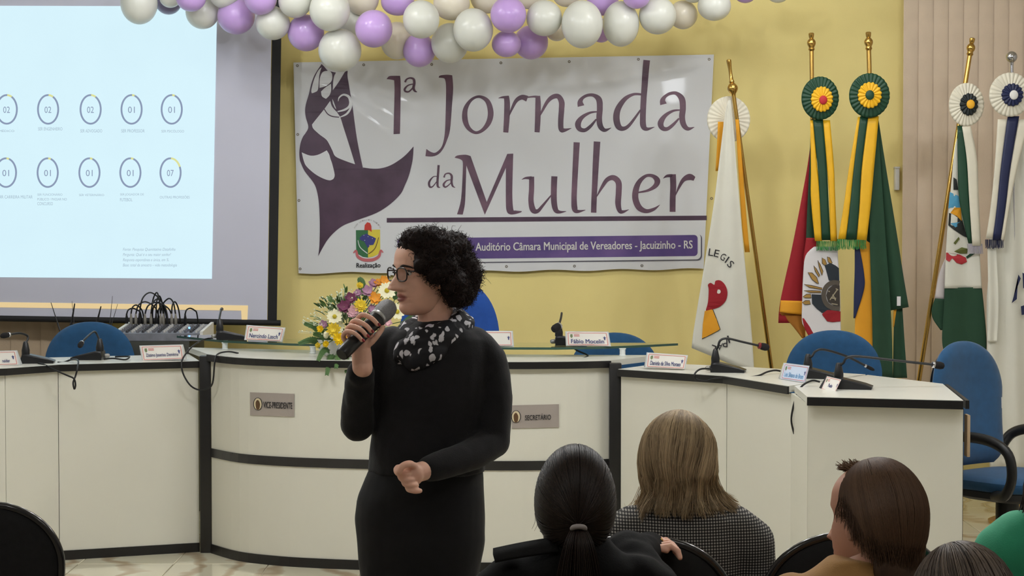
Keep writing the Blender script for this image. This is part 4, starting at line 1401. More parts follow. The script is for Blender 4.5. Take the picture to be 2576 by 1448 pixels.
# ------------------------------------------------------------------ blue office chairs
M_BLUE = mat('teal_blue_upholstery', (28, 76, 116), 0.9, var=0.10, scale=30, bump=0.3, bscale=700, sheen=0.2)
M_BLUE2 = mat('bright_blue_upholstery', (30, 78, 160), 0.9, var=0.08, scale=30, bump=0.3, bscale=700, sheen=0.2)
M_SHELL = mat('dark_chair_shell', (26, 28, 34), 0.55)


def pad(prof, thick, bend=0.03, lean=0.0, n=24, dome=0.02):
    """Upholstered back: prof(t)-> half width for t 0..1 over height h; returns rows facing -Y."""
    rows = []
    return rows


def chair_back(mb, z0, z1, wtop, wbot, y, thick, lean, curve, mi=0, rc=0.42):
    """Rounded backrest standing in the XZ plane, front towards -Y."""
    N, Mv = 28, 30
    front, rear = [], []
    h = z1 - z0
    for j in range(Mv + 1):
        t = (j / Mv) if j < Mv * 0.4 else 0.4 + 0.6 * sin(pi / 2 * (j / Mv - 0.4) / 0.6)
        # half width: rounded top and softly rounded bottom
        wbase = wbot + (wtop - wbot) * min(1, t * 1.6)
        tt = max(0.0, (t - (1 - rc)) / rc)
        wd = wbase * max(0.0, 1 - tt ** 2.6) ** (1 / 2.2)
        tb = max(0.0, (0.14 - t) / 0.14)
        wd *= sqrt(max(0.0, 1 - 0.55 * tb ** 2))
        wd = max(wd, 0.004)
        fr, re = [], []
        for i in range(N + 1):
            s = -1 + 2 * i / N
            x = wd * sin(s * pi / 2)
            e = (1 - abs(sin(s * pi / 2)) ** 6) * min(1, (1 - t) * 9) ** 0.5 * min(1, t * 9) ** 0.5
            yy = y + lean * t * h - curve * (x * x) / 0.05 + 0.025 * sin(pi * t) - 0.01
            fr.append(Vector((x, yy - thick * 0.5 * e, z0 + h * t)))
            re.append(Vector((x, yy + thick * 0.5 * e, z0 + h * t)))
        front.append(fr)
        rear.append(re)
    mb.grid(front, mi)
    mb.grid(rear, mi)
    return mb


def make_chair(label, cloth, group):
    r = thing('office_chair', label, 'chair', (0, 0, 0), group)
    chair_back(MB(), 0.54, 1.085, 0.245, 0.20, 0.20, 0.07, 0.12, 0.03, rc=0.5).build('backrest', cloth, r)
    chair_back(MB(), 0.55, 1.06, 0.215, 0.175, 0.236, 0.03, 0.12, 0.03, rc=0.5).build('back_shell', M_SHELL, r)
    # seat cushion
    mb = MB()
    rows = []
    for (z, k) in ((0.455, 0.86), (0.468, 0.97), (0.485, 1.0), (0.505, 0.985), (0.520, 0.9), (0.526, 0.6), (0.527, 0.05)):
        rows.append([Vector((0.25 * k * (abs(cos(a)) ** 0.55) * (1 if cos(a) >= 0 else -1), -0.03 + 0.24 * k * (abs(sin(a)) ** 0.6) * (1 if sin(a) >= 0 else -1), z)) for a in [2 * pi * i / 40 for i in range(40)]])
    mb.grid(rows, wrap=True).build('seat', cloth, r)
    rows = []
    for (z, k) in ((0.415, 0.15), (0.417, 0.75), (0.435, 0.93), (0.462, 0.955)):
        rows.append([Vector((0.25 * k * (abs(cos(a)) ** 0.55) * (1 if cos(a) >= 0 else -1), -0.03 + 0.24 * k * (abs(sin(a)) ** 0.6) * (1 if sin(a) >= 0 else -1), z)) for a in [2 * pi * i / 40 for i in range(40)]])
    MB().grid(rows, wrap=True).build('seat_shell', M_SHELL, r)
    MB().tube(vcrom([(0, 0.16, 0.425), (0, 0.27, 0.45), (0, 0.285, 0.55), (0, 0.275, 0.70)], 6), 0.025, n=10, flat=0.4).build('back_bracket', M_BLACK, r)
    for s in (-1, 1):
        pts = vcrom([(s * 0.22, -0.10, 0.45), (s * 0.29, -0.21, 0.47), (s * 0.305, -0.255, 0.55), (s * 0.305, -0.235, 0.645), (s * 0.305, -0.15, 0.69), (s * 0.30, -0.02, 0.70), (s * 0.295, 0.12, 0.685), (s * 0.285, 0.20, 0.655), (s * 0.25, 0.225, 0.60)], 5)
        MB().tube(pts, 0.021, n=10, flat=1.15).build('armrest', M_BLACK, r)
    MB().lathe([(0.05, 0.30), (0.05, 0.40), (0.09, 0.405), (0.09, 0.418)], (0, 0, 0), n=18).build('tilt_block', M_BLACK, r)
    MB().lathe([(0.024, 0.10), (0.024, 0.26), (0.034, 0.262), (0.034, 0.31)], (0, 0, 0), n=16).build('column', M_BLACK, r)
    for k in range(5):
        a = 2 * pi * k / 5 + 0.3
        d = Vector((cos(a), sin(a), 0))
        leg = MB().tube([Vector((0, 0, 0.115)), d * 0.12 + Vector((0, 0, 0.11)), d * 0.28 + Vector((0, 0, 0.075))], [0.03, 0.026, 0.018], n=8, flat=0.7).build('base_leg', M_BLACK, r)
        t = Vector((-d.y, d.x, 0))
        mb = MB()
        for q in (-0.016, 0.016):
            mb.lathe([(0.012, -0.009), (0.028, -0.008), (0.03, 0), (0.028, 0.008), (0.012, 0.009)], d * 0.285 + t * q + Vector((0, 0, 0.03)), axis=t, n=14)
        mb.tube([d * 0.28 + Vector((0, 0, 0.03)), d * 0.28 + Vector((0, 0, 0.075))], 0.008, n=8)
        mb.build('caster', M_BLACK, leg)
    MB().box((0.222, 0.215, 0.80), (0.003, 0.022, 0.05), bev=0.001).build('label_tag', M_WHITE, r)
    return r


def gx(px, Y):
    return (px - 1288.0) * Y / F_PX


G5 = 'blue office chairs behind the bench'
ch = make_chair('teal blue office chair behind the screen-side bench wing', M_BLUE, G5)
ch.location = (gx(214, 10.1), 9.98, 0)
ch2 = dup(ch, (gx(1548, 10.1), 9.93, -0.055), 0.0, 'teal blue office chair seen through the glass shelf below the banner', G5)
ch3 = dup(ch, (gx(2079, 9.5), 9.38, -0.012), radians(-14), 'teal blue office chair behind the flag-side bench wing', G5)
ch4 = dup(ch, (gx(2550, 8.25), 8.32, 0), radians(38), 'teal blue swivel chair with black loop armrests turned aside at the bench end', G5)
ch5 = make_chair('bright blue high-backed chair behind the speaking woman', M_BLUE2, G5)
ch5.location = (gx(1128, 10.2), 10.1, 0.0)
for o in ch5.children:
    if o.name.startswith('backrest') or o.name.startswith('back_shell'):
        for v in o.data.vertices:
            v.co.z = 0.54 + (v.co.z - 0.54) * 1.42
            v.co.x *= 1.12

# ------------------------------------------------------------------ table microphones
M_MICB = mat('black_microphone_base', (24, 24, 26), 0.35, var=0.1)
M_FOAM = mat('black_foam', (22, 20, 21), 0.95)
M_PLUG = mat('grey_connector', (150, 148, 142), 0.35, 0.5)


def table_mic(label, foot, z, ang, neck, cap, Yn=None, plug=True, cap_r=0.013, scale=1.0, red=False):
    """Gooseneck microphone: wedge base at foot (pixel, depth), neck through pixel points (px, py, depth)."""
    p = U(foot[0], foot[1], foot[2])
    base = Vector((p.x, foot[2], z))
    r = thing('table_microphone', label, 'microphone', base, 'gooseneck microphones on the bench')
    R = Matrix.Rotation(ang, 3, 'Z')
    s = scale
    # wedge with a domed top
    prof = [(-0.075, 0.0), (0.075, 0.0), (0.078, 0.012), (0.05, 0.022), (0.0, 0.034), (-0.045, 0.044), (-0.072, 0.044), (-0.078, 0.02)]
    rows = []
    for k, wy in ((-1, 0.045), (-0.8, 0.054), (0, 0.056), (0.8, 0.054), (1, 0.045)):
        rows.append([base + R @ Vector((x * s, wy * k * s if abs(k) == 1 else wy * k * s, zz * s * (1 if abs(k) < 1 else 0.82))) for x, zz in prof])
    mb = MB()
    n0 = len(prof)
    mb.grid([r_ + [r_[0]] for r_ in rows])
    mb.add(rows[0], [tuple(range(n0))])
    mb.add(rows[-1], [tuple(range(n0))])
    mb.build('base', M_MICB, r, angle=50)
    b0 = base + R @ Vector((-0.058 * s, 0, 0.042 * s))
    MB().lathe([(0.019, 0), (0.0195, 0.02), (0.016, 0.035), (0.012, 0.055), (0.0085, 0.062)], b0, n=14).build('neck_socket', M_MICB, r)
    pts = [b0 + Vector((0, 0, 0.05))] + [U(*q) for q in neck]
    MB().tube(vcrom(pts, 6), 0.0052, n=8).build('gooseneck', M_BLACK, r)
    e, q = U(*cap), U(*neck[-1])
    d = (e - q).normalized()
    MB().lathe([(0.006, -0.012), (cap_r * 0.85, -0.004), (cap_r, 0.008), (cap_r * 1.02, 0.024), (cap_r * 0.8, 0.036), (0.003, 0.042)], q, axis=d, n=16).build('capsule', M_FOAM, r)
    MB().lathe([(cap_r * 0.72, -0.006), (cap_r * 0.9, -0.003), (cap_r * 0.9, 0.003), (cap_r * 0.75, 0.006)], q - d * 0.006, axis=d, n=16).build('collar', mat('red_ring', (120, 30, 34), 0.4) if red else M_CHROME, r)
    if plug:
        pb = base + R @ Vector((-0.075 * s, -0.02, 0.018))
        MB().lathe([(0.008, 0), (0.011, 0.004), (0.011, 0.02), (0.007, 0.026)], pb, axis=R @ Vector((-1, -0.5, 0)), n=12).build('plug', M_PLUG, r)
    return r, b0


def cord(label, pts, rad=0.0042, name='microphone_cable', cat='cable'):
    P = [U(*p) for p in pts]
    o = MB().tube(vcrom(P, 6), rad, n=7).build(name, M_RUB, origin=P[0])
    tag(o, label, cat)
    return o


table_mic('gooseneck microphone bending out of the picture at the screen-side wing end', (96, 917, 9.17), ZS, radians(8), [(70, 846, 9.2), (50, 838, 9.15), (20, 842, 9.08)], (-30, 850, 9.0))
table_mic('gooseneck microphone in front of the teal chair behind the wing', (222, 907, 9.40), ZS, radians(178), [(241, 836, 9.40), (232, 836, 9.34), (214, 852, 9.2), (205, 863, 9.14)], (197, 876, 9.08))
table_mic('upright gooseneck microphone on the glass shelf beside the mixer', (582, 854, 9.72), ZG, radians(10), [(552, 800, 9.74), (555, 784, 9.84), (557, 778, 9.9)], (559, 776, 9.96), cap_r=0.009)
table_mic('short gooseneck microphone on the glass beside the Fábio plate', (1436, 870, 9.26), ZG, radians(0), [(1411, 800, 9.20), (1413, 787, 9.13), (1411, 800, 9.06), (1405, 820, 9.0)], (1392, 829, 8.98), cap_r=0.019)
table_mic('gooseneck microphone with red ring stretching towards the flags', (1832, 930, 8.60), ZS, radians(-12), [(1806, 872, 8.6), (1812, 856, 8.6), (1830, 851, 8.6), (1870, 860, 8.62), (1914, 870, 8.64)], (1936, 875, 8.65), cap_r=0.0165, red=True)
table_mic('gooseneck microphone half behind the bluish name plate', (2066, 944, 8.25), ZS, radians(-18), [(2042, 896, 8.25), (2052, 883, 8.26), (2074, 879, 8.28), (2130, 896, 8.33), (2180, 921, 8.36)], (2196, 929, 8.37), cap_r=0.008, plug=False)
table_mic('gooseneck microphone with long level neck at the bench end', (2146, 974, 7.72), ZS, radians(-14), [(2122, 912, 7.72), (2130, 900, 7.72), (2160, 896, 7.73), (2260, 907, 7.75), (2352, 917, 7.78)], (2380, 921, 7.79), cap_r=0.0155, plug=False)

cord('black cable running from the first wing microphone and looping over the wing edge', [(96, 913, 9.10), (112, 917, 9.04), (140, 931, 8.98), (170, 944, 8.98), (186, 952, 8.98), (190, 968, 8.98), (187, 978, 8.98), (184, 962, 8.98), (190, 945, 8.99), (195, 925, 9.0), (196, 906, 9.12), (180, 904, 9.25), (160, 911, 9.25), (146, 911, 9.2)])
cord('black cable coil beside the microphone in front of the teal chair', [(262, 903, 9.35), (285, 901, 9.32), (315, 904, 9.3), (326, 897, 9.36), (318, 896, 9.4), (290, 897, 9.42)])
cord('black cable dropping from the glass shelf and hanging beside the corner post', [(536, 850, 9.72), (515, 853, 9.68), (490, 866, 9.45), (470, 886, 9.32), (458, 906, 9.27), (457, 925, 9.25), (464, 947, 9.25), (480, 970, 9.25), (500, 980, 9.26), (520, 978, 9.23), (535, 962, 9.2), (541, 905, 9.18), (550, 889, 9.25), (575, 884, 9.3), (600, 888, 9.32)])
cord('black cable from the short microphone across the middle worktop', [(1436, 868, 9.24), (1450, 880, 9.2), (1478, 893, 9.15), (1470, 900, 9.05), (1450, 906, 8.98)])
cord('black cable loop hanging over the flag-side wing edge', [(1790, 927, 8.5), (1762, 928, 8.46), (1748, 940, 8.42), (1752, 953, 8.42), (1775, 958, 8.41), (1800, 952, 8.40), (1860, 950, 8.37), (1905, 945, 8.38), (1930, 935, 8.45), (1950, 931, 8.5), (1968, 934, 8.52)])
cord('black cable dangling down the flag-side wing panel', [(2062, 960, 7.85), (2042, 957, 7.84), (2018, 970, 7.80), (2004, 995, 7.78), (1994, 1030, 7.78), (1991, 1060, 7.78), (1998, 1091, 7.78)])

# ------------------------------------------------------------------ name plates
M_ACR = mat('clear_acrylic_holder', (206, 208, 208), 0.15, var=0.02, spec=0.7)
M_CARD = mat('white_card', (226, 222, 214), 0.7, var=0.01)
M_CARDB = mat('bluish_card', (206, 218, 238), 0.5, var=0.01)
M_NAVY = mat('navy_ink', (50, 56, 110), 0.6)
M_PINKI = mat('pink_ink', (206, 130, 124), 0.6)
M_GRI = mat('green_ink', (110, 124, 84), 0.6)


def nameplate(label, TL, TR, BR, BL, Yb, z, lean, word, card=None, ink=None, ext=0.0, tx=(0.12, 0.86), ty=(0.52, 0.80), line2=None, dark=False, dYr=0.0):
    """Tent-shaped acrylic holder; the card face leans back by lean metres."""
    q = quad(TL, TR, BR, BL)
    ink = ink or M_NAVY

    def face(u, v, d=0.0):
        x, y = q(u, v)
        return U(x, y, Yb + dYr * u + lean * (1 - v) - d)
    bl, br = face(0, 1), face(1, 1)
    r = thing('name_plate', label, 'name plate', (bl + br) / 2, 'name plates on the bench')
    tl, tr = face(0, 0), face(1, 0)
    bk = Vector((0, lean * 2 + 0.012, 0))
    bl2, br2 = bl + bk, br + bk
    e = Vector((0, 0.004, 0))
    mb = MB()
    V = [bl + e, br + e, tr + e, tl + e, bl2, br2, tr + e + Vector((0, 0.006, 0)), tl + e + Vector((0, 0.006, 0))]
    mb.add(V, [(0, 1, 2, 3), (5, 4, 7, 6), (3, 2, 6, 7), (0, 4, 5, 1), (0, 3, 7, 4), (1, 5, 6, 2)])
    mb.build('holder', M_BLACK if dark else M_ACR, r, smooth=False)
    mb = MB()
    mb.grid([[face(0.03 + 0.94 * i / 8, 0.04 + 0.92 * j / 4, 0.001) for i in range(9)] for j in range(5)])
    mb.build('card', card or M_CARD, r, smooth=False)
    mp = lambda u, v: face(u, v, 0.0022)
    mb = MB()
    for a, b in (((0.06, 0.10), (0.94, 0.10)), ((0.94, 0.10), (0.94, 0.90)), ((0.94, 0.90), (0.06, 0.90)), ((0.06, 0.90), (0.06, 0.10))):
        stroke(mb, [a + (0.016 if a[0] == b[0] else 0.035,), b + (0.016 if a[0] == b[0] else 0.035,)], mp, per=1)
    mb.build('card_border', M_PINKI, r, smooth=False)
    if word:
        text_to(MB(), word, mp, tx[0], tx[1], ty[0], ty[1], bold=0.016).build('lettering', ink, r, smooth=False)
    outline(MB(), [(0.11, 0.2), (0.16, 0.18), (0.165, 0.36), (0.135, 0.46), (0.105, 0.36)], mp).build('crest', M_GRI, r, smooth=False)
    mb = MB()
    for v in (0.22, 0.31):
        stroke(mb, [(0.19, v, 0.05), (0.32, v, 0.05)], mp, per=1)
    mb.build('heading', M_PINKI, r, smooth=False)
    if line2:
        text_to(MB(), line2, mp, 0.36, 0.64, 0.82, 0.89).build('subtitle', M_PINKI, r, smooth=False)
    mb = MB()
    outline(mb, [(0.87, 0.46), (0.845, 0.36), (0.87, 0.40), (0.885, 0.30), (0.90, 0.40), (0.925, 0.36), (0.90, 0.46), (0.895, 0.58), (0.875, 0.58)], mp)
    mb.build('badge', M_NAVY, r, smooth=False)
    return r


nameplate('name plate with a cut-off name at the picture edge beside a microphone', (-70, 884), (42, 881), (50, 918), (-62, 922), 9.02, ZS, 0.018, 'neider', tx=(0.63, 0.80), ty=(0.55, 0.78))
nameplate('name plate lettered Zózimo beside the corner post', (350, 869), (460, 866), (466, 904), (357, 908), 9.33, ZS, 0.02, 'Zózimo Joserino Demétrio')
nameplate('name plate lettered Nercindo on the glass shelf', (620, 817), (718, 824), (709, 860), (614, 855), 9.45, ZG, 0.02, 'Nercindo Lasch', line2='Vereador Presidente')
nameplate('name plate on the glass mostly hidden behind the speaking woman', (1188, 832), (1290, 832), (1293, 871), (1186, 870), 9.14, ZG, 0.02, '')
nameplate('name plate lettered Fábio on the glass shelf', (1422, 833), (1531, 834), (1537, 871), (1424, 870), 9.11, ZG, 0.02, 'Fábio Mocelin', line2='Vereador')
nameplate('name plate lettered Daniela at the start of the flag-side wing', (1627, 886), (1731, 893), (1724, 929), (1622, 924), 8.77, ZS, 0.02, 'Daniela da Silva Moraes', dYr=-0.06)
nameplate('bluish name plate with pale blue lettering near the dangling cable', (1972, 912), (2037, 920), (2026, 963), (1962, 953), 8.20, ZS, 0.02, 'Luis Silvano de Brum', card=M_CARDB, ink=mat('sky_ink', (96, 150, 196), 0.6), dYr=-0.22)
nameplate('small name plate on a black stand at the bench end', (2080, 944), (2118, 953), (2100, 991), (2064, 980), 7.72, ZS, 0.02, 'Paulo', tx=(0.35, 0.62), ty=(0.45, 0.68), dark=True, dYr=-0.12)

# ------------------------------------------------------------------ audio rack, mixer, receivers
Y = 10.55
a, b = U(165, 850, Y), U(492, 850, Y)
ztop = 0.975
r = thing('equipment_cabinet', 'dark equipment cabinet behind the teal chair under the mixer', 'cabinet', ((a.x + b.x) / 2, Y, 0))
cw = b.x - a.x
M_CAB = mat('dark_olive_cabinet', (50, 52, 44), 0.6, var=0.12, scale=4)
MB().box(((a.x + b.x) / 2, Y + 0.05, ztop / 2), (cw, 0.5, ztop), bev=0.006).build('carcass', M_CAB, r)
for s in (-1, 1):
    d = MB().box(((a.x + b.x) / 2 + s * cw / 4, Y - 0.21, ztop * 0.47), (cw / 2 - 0.02, 0.018, ztop * 0.82), bev=0.004).build('door', M_CAB, r)
    MB().tube([Vector(((a.x + b.x) / 2 + s * 0.04, Y - 0.235, 0.5)), Vector(((a.x + b.x) / 2 + s * 0.04, Y - 0.235, 0.6))], 0.006, n=8).build('handle', M_CHROME, d)
a, b = U(304, 838, 10.45), U(512, 838, 10.45)
M_MIX = mat('grey_mixer_panel', (120, 122, 130), 0.5, var=0.15, scale=25)
mz = a.z - 0.012
r = thing('audio_mixer', 'grey audio mixer with rows of knobs and plugged cables on the cabinet', 'mixer', ((a.x + b.x) / 2, 10.5, ztop))
mw = b.x - a.x
mb = MB()
yf, yb_, zf, zb = 10.35, 10.72, ztop + 0.04, ztop + 0.072
V = [(a.x, yf, ztop), (b.x, yf, ztop), (b.x, yf, zf), (a.x, yf, zf), (a.x, yb_, ztop), (b.x, yb_, ztop), (b.x, yb_, zb), (a.x, yb_, zb)]
mb.add(V, [(0, 1, 2, 3), (5, 4, 7, 6), (3, 2, 6, 7), (0, 4, 5, 1), (0, 3, 7, 4), (1, 5, 6, 2)])
mb.build('case', M_MIX, r, smooth=False)
for x in (a.x - 0.006, b.x + 0.006):
    mb = MB()
    mb.add([(x + dx, y, z) for dx in (-0.008, 0.008) for (y, z) in ((yf - 0.01, ztop), (yf - 0.01, zf + 0.012), (yb_, zb + 0.012), (yb_, ztop))], [(0, 1, 2, 3), (7, 6, 5, 4), (0, 4, 5, 1), (1, 5, 6, 2), (2, 6, 7, 3), (3, 7, 4, 0)])
    mb.build('side_cheek', M_WHITE, r, smooth=False)
kn = [mat('knob_grey', (90, 90, 96), 0.4), mat('knob_dark', (40, 40, 46), 0.4), mat('knob_pale', (170, 168, 166), 0.4)]
nrm = Vector((0, -(zb - zf), yb_ - yf)).normalized()
kme = {}
for i in range(15):
    for j in range(6):
        t = 0.10 + j * 0.13
        p = Vector((a.x + mw * (i + 0.6) / 15.6, yf + (yb_ - yf) * t, zf + (zb - zf) * t))
        m_ = kn[(i * 7 + j * 3) % 3]
        if m_.name not in kme:
            o = MB().lathe([(0.0085, 0), (0.0075, 0.012), (0.006, 0.0135)], p, axis=nrm, n=9).build('knob', m_, r, origin=None)
            for v in o.data.vertices:
                v.co -= (p - worldloc(r))
            o.location = p - worldloc(r)
            kme[m_.name] = o.data
        else:
            o = bpy.data.objects.new('knob', kme[m_.name])
            COL.objects.link(o)
            o.parent = r
            o.location = p - worldloc(r)
MB().ball(U(477, 824, 10.40) + Vector((0, -0.01, 0)), 0.006, nu=10, nv=8).build('indicator_light', mat('blue_indicator', (90, 140, 255), 0.4, emit=4.0), r)
M_JACK = mat('silver_plug', (170, 165, 155), 0.35, 0.7)
jx = [320, 331, 343, 352, 366, 381, 394, 405, 412, 421, 433, 443, 467]
tops = []
for i, x in enumerate(jx):
    p = Vector((gx(x, 10.68), 10.66, zb - 0.012))
    MB().lathe([(0.006, 0), (0.0085, 0.004), (0.0085, 0.045), (0.005, 0.065), (0.0045, 0.075)], p, axis=(0, -0.1, 1), n=10).build('jack_plug', M_JACK if i % 3 else M_BLACK, r)
    tops.append(p + Vector((0, -0.007, 0.07)))
for i, p in enumerate(tops):
    h = 0.03 + 0.05 * ((i * 5) % 4) / 3
    if 3 <= i <= 8:
        h += 0.03
    sx = [0.06, 0.05, 0.10, 0.12, 0.12, 0.07, 0.03, -0.05, -0.06, -0.05, 0.03, -0.08, 0.05][i]
    pts = vcrom([p, p + Vector((sx * 0.15, 0.0, h * 0.8)), p + Vector((sx * 0.5, 0.02, h * 1.1)), p + Vector((sx * 0.95, 0.03, h * 0.7)), p + Vector((sx * 1.15, 0.05, 0.0)), p + Vector((sx * 1.2, 0.10, -0.10)), p + Vector((sx * 1.2, 0.14, -0.16))], 5)
    MB().tube(pts, 0.0042, n=6).build('patch_cable', M_RUB, r)

# wireless receivers with antennas
def receiver(label, px0, px1, py, Y, ants):
    p0, p1 = U(px0, py, Y), U(px1, py, Y)
    r = thing('wireless_receiver', label, 'receiver', ((p0.x + p1.x) / 2, Y, ztop), 'wireless microphone receivers')
    MB().box(((p0.x + p1.x) / 2, Y, ztop + 0.024), (p1.x - p0.x, 0.2, 0.044), bev=0.004).build('case', M_BLACK, r)
    MB().box(((p0.x + p1.x) / 2 - 0.02, Y - 0.101, ztop + 0.026), ((p1.x - p0.x) * 0.3, 0.003, 0.018)).build('display', mat('grey_display', (120, 128, 130), 0.3), r)
    for (x0, y0, x1, y1, w) in ants:
        q0 = Vector((U(x0, y0, Y + 0.08).x, Y + 0.08, ztop + 0.03))
        q1 = U(x1, y1, Y + 0.08)
        MB().tube([q0, q0 + (q1 - q0) * 0.3, q0 + (q1 - q0) * 0.31, q1], [w, w, w * 0.7, w * 0.35], n=8).build('antenna', M_BLACK, r)


receiver('black wireless receiver with a leaning antenna pair at the cabinet edge', 168, 228, 812, 10.6, [(152, 820, 128, 760, 0.005), (176, 815, 188, 763, 0.009), (188, 800, 181, 757, 0.003)])
receiver('black wireless receiver with one thick and one thin antenna beside the mixer', 236, 296, 812, 10.62, [(238, 812, 254, 770, 0.009), (274, 802, 283, 744, 0.003), (275, 800, 296, 764, 0.003)])

# ------------------------------------------------------------------ flower arrangement
Yf_ = 9.12
fc = U(855, 893, Yf_)
fa = thing('flower_arrangement', 'mixed flower arrangement with daisies and fern in a white bowl on the middle bench', 'flowers', (fc.x, Yf_, ZC))
M_BOWL = mat('white_glazed_bowl', (230, 230, 228), 0.15, coat=0.5)
MB().lathe([(0.05, 0.0), (0.075, 0.006), (0.105, 0.04), (0.118, 0.075), (0.122, 0.085), (0.112, 0.083), (0.09, 0.05)], (fc.x, Yf_, ZC), n=32).build('bowl', M_BOWL, fa)
M_LEAF = mat('mid_green_leaf', (62, 92, 44), 0.55, rgb2=(92, 122, 62), scale=12)
M_FERN = mat('fern_green', (54, 88, 44), 0.6, rgb2=(82, 112, 60), scale=14)
M_STEM = mat('green_stem', (70, 100, 50), 0.6)
heart = Vector((fc.x + 0.04, Yf_, ZC + 0.09))
# leaves filling the middle, each a leaf
rnd = random.Random(5)
lv = MB()
lvs = []
for k in range(190):
    a = rnd.uniform(0, 2 * pi)
    el = rnd.uniform(0.05, 1.45)
    d = Vector((cos(a) * cos(el), sin(a) * cos(el) * 0.7, sin(el)))
    L_ = rnd.uniform(0.09, 0.225)
    e = heart + Vector((d.x * L_ * 0.95, d.y * L_ * 0.8, d.z * L_ * 1.05))
    ll, ww = rnd.uniform(0.028, 0.055), rnd.uniform(0.006, 0.011)
    t = d.cross(Vector((rnd.uniform(-1, 1), rnd.uniform(-1, 1), 1))).normalized()
    n = d.cross(t).normalized()
    rows = []
    for j in range(6):
        s = j / 5
        wd = ww * sin(pi * min(0.98, s * 0.93 + 0.06)) ** 0.8
        c = e + d * (ll * (s - 0.5)) + n * (0.015 * s * s)
        rows.append([c - t * wd + n * 0.004, c, c + t * wd + n * 0.004])
    lv = MB().grid(rows)
    if True:
        lv.build('leaf', M_LEAF, fa, angle=180)
st = MB()


def fern(px, py, Y, x0, y0, Y0, ln=16):
    p0, p1 = U(x0, y0, Y0), U(px, py, Y)
    mid = (p0 + p1) / 2 + Vector((0, 0, 0.025))
    spine = vcrom([p0, mid, p1], 8)
    mb = MB()
    mb.tube(spine, [0.0022] * len(spine), n=5)
    d0 = (p1 - p0)
    for i in range(2, len(spine) - 1):
        for k_ in (0.0, 0.5):
            c = spine[i].lerp(spine[i + 1], k_)
            t = (spine[min(i + 1, len(spine) - 1)] - spine[i - 1]).normalized()
            f = i / len(spine)
            ll = 0.034 * (1 - f * 0.75)
            for s in (-1, 1):
                side = t.cross(Vector((0, -1, 0.35))).normalized() * s
                dd = (side + t * 0.7).normalized()
                nn = t * 0.0055
                tip = c + dd * ll + Vector((0, 0, -0.004))
                mb.add([c - nn, c + dd * ll * 0.5 - nn * 1.1, tip, c + dd * ll * 0.5 + nn * 1.1, c + nn], [(0, 1, 2, 3, 4)])
    mb.build('fern_frond', M_FERN, fa, smooth=False)


fern(752, 862, 9.0, 822, 872, 9.08)
fern(768, 812, 9.06, 826, 862, 9.1)
fern(790, 838, 8.98, 840, 880, 9.05)
fern(822, 942, 8.82, 838, 890, 8.98)
fern(845, 925, 8.82, 860, 885, 9.0)
fern(800, 905, 8.86, 830, 880, 9.0)
fern(872, 935, 8.85, 868, 890, 9.0)
fern(828, 768, 9.1, 850, 810, 9.12)
fern(905, 700, 9.15, 915, 750, 9.14)
fern(1020, 700, 9.15, 990, 760, 9.14)
fern(1060, 790, 9.1, 1000, 840, 9.1)
fern(1070, 850, 9.05, 1000, 860, 9.1)
M_DW = mat('ivory_petal', (234, 230, 196), 0.6, var=0.03)
M_DY = mat('yellow_petal', (232, 206, 66), 0.6, var=0.06)
M_DB = mat('bright_yellow_petal', (240, 206, 30), 0.6, var=0.06)
M_DP = mat('plum_petal', (112, 54, 84), 0.6, var=0.10)
M_DL = mat('lilac_petal', (172, 130, 156), 0.6, var=0.08)
M_DK = mat('pink_petal', (214, 170, 178), 0.6, var=0.06)
M_DO = mat('orange_petal', (222, 150, 46), 0.6, var=0.08)
M_EYEF = mat('olive_yellow_disc', (186, 168, 40), 0.8)


def bloom(name, px, py, rpx, m, Y, petals=14, layers=1, wide=0.30, disc=True, cup=0.25, tilt=None):
    c = U(px, py, Y)
    R = rpx * Y / F_PX
    d = (c - (heart + Vector((0, 0.12, -0.05)))).normalized()
    d = (d + Vector((0, -1.1, 0.15))).normalized()
    if tilt:
        d = Vector(tilt).normalized()
    a = d.orthogonal().normalized()
    b = d.cross(a)
    mb = MB()
    for ly in range(layers):
        rr = R * (1 - 0.28 * ly)
        for k_ in range(petals):
            an = 2 * pi * (k_ + 0.5 * ly) / petals + rnd.uniform(-0.08, 0.08)
            u = a * cos(an) + b * sin(an)
            t = a * -sin(an) + b * cos(an)
            l = rr * rnd.uniform(0.88, 1.05)
            cu = cup + 0.5 * ly
            P = lambda s, q: c + u * (l * s) + d * (cu * l * s * s * 0.6 + 0.004 * ly - 0.25 * cu * l * 0) + t * (q * l * wide * sin(pi * min(0.97, 0.15 + 0.8 * s)))
            rows = [[P(s, -1), P(s, 0) - d * 0.0015, P(s, 1)] for s in (0.1, 0.45, 0.8, 1.0)]
            mb.grid(rows)
    fl_ = mb.build(name, m, fa, angle=180)
    if disc:
        MB().ball(c + d * 0.004, R * 0.26, nu=12, nv=8).build('flower_disc', M_EYEF, fl_)
    q = heart + (c - heart) * 0.2
    MB().tube(vcrom([q, (q + c) / 2 + Vector((0, 0.01, 0.01)), c - d * 0.004], 4), 0.0022, n=5).build('stem', M_STEM, fl_)


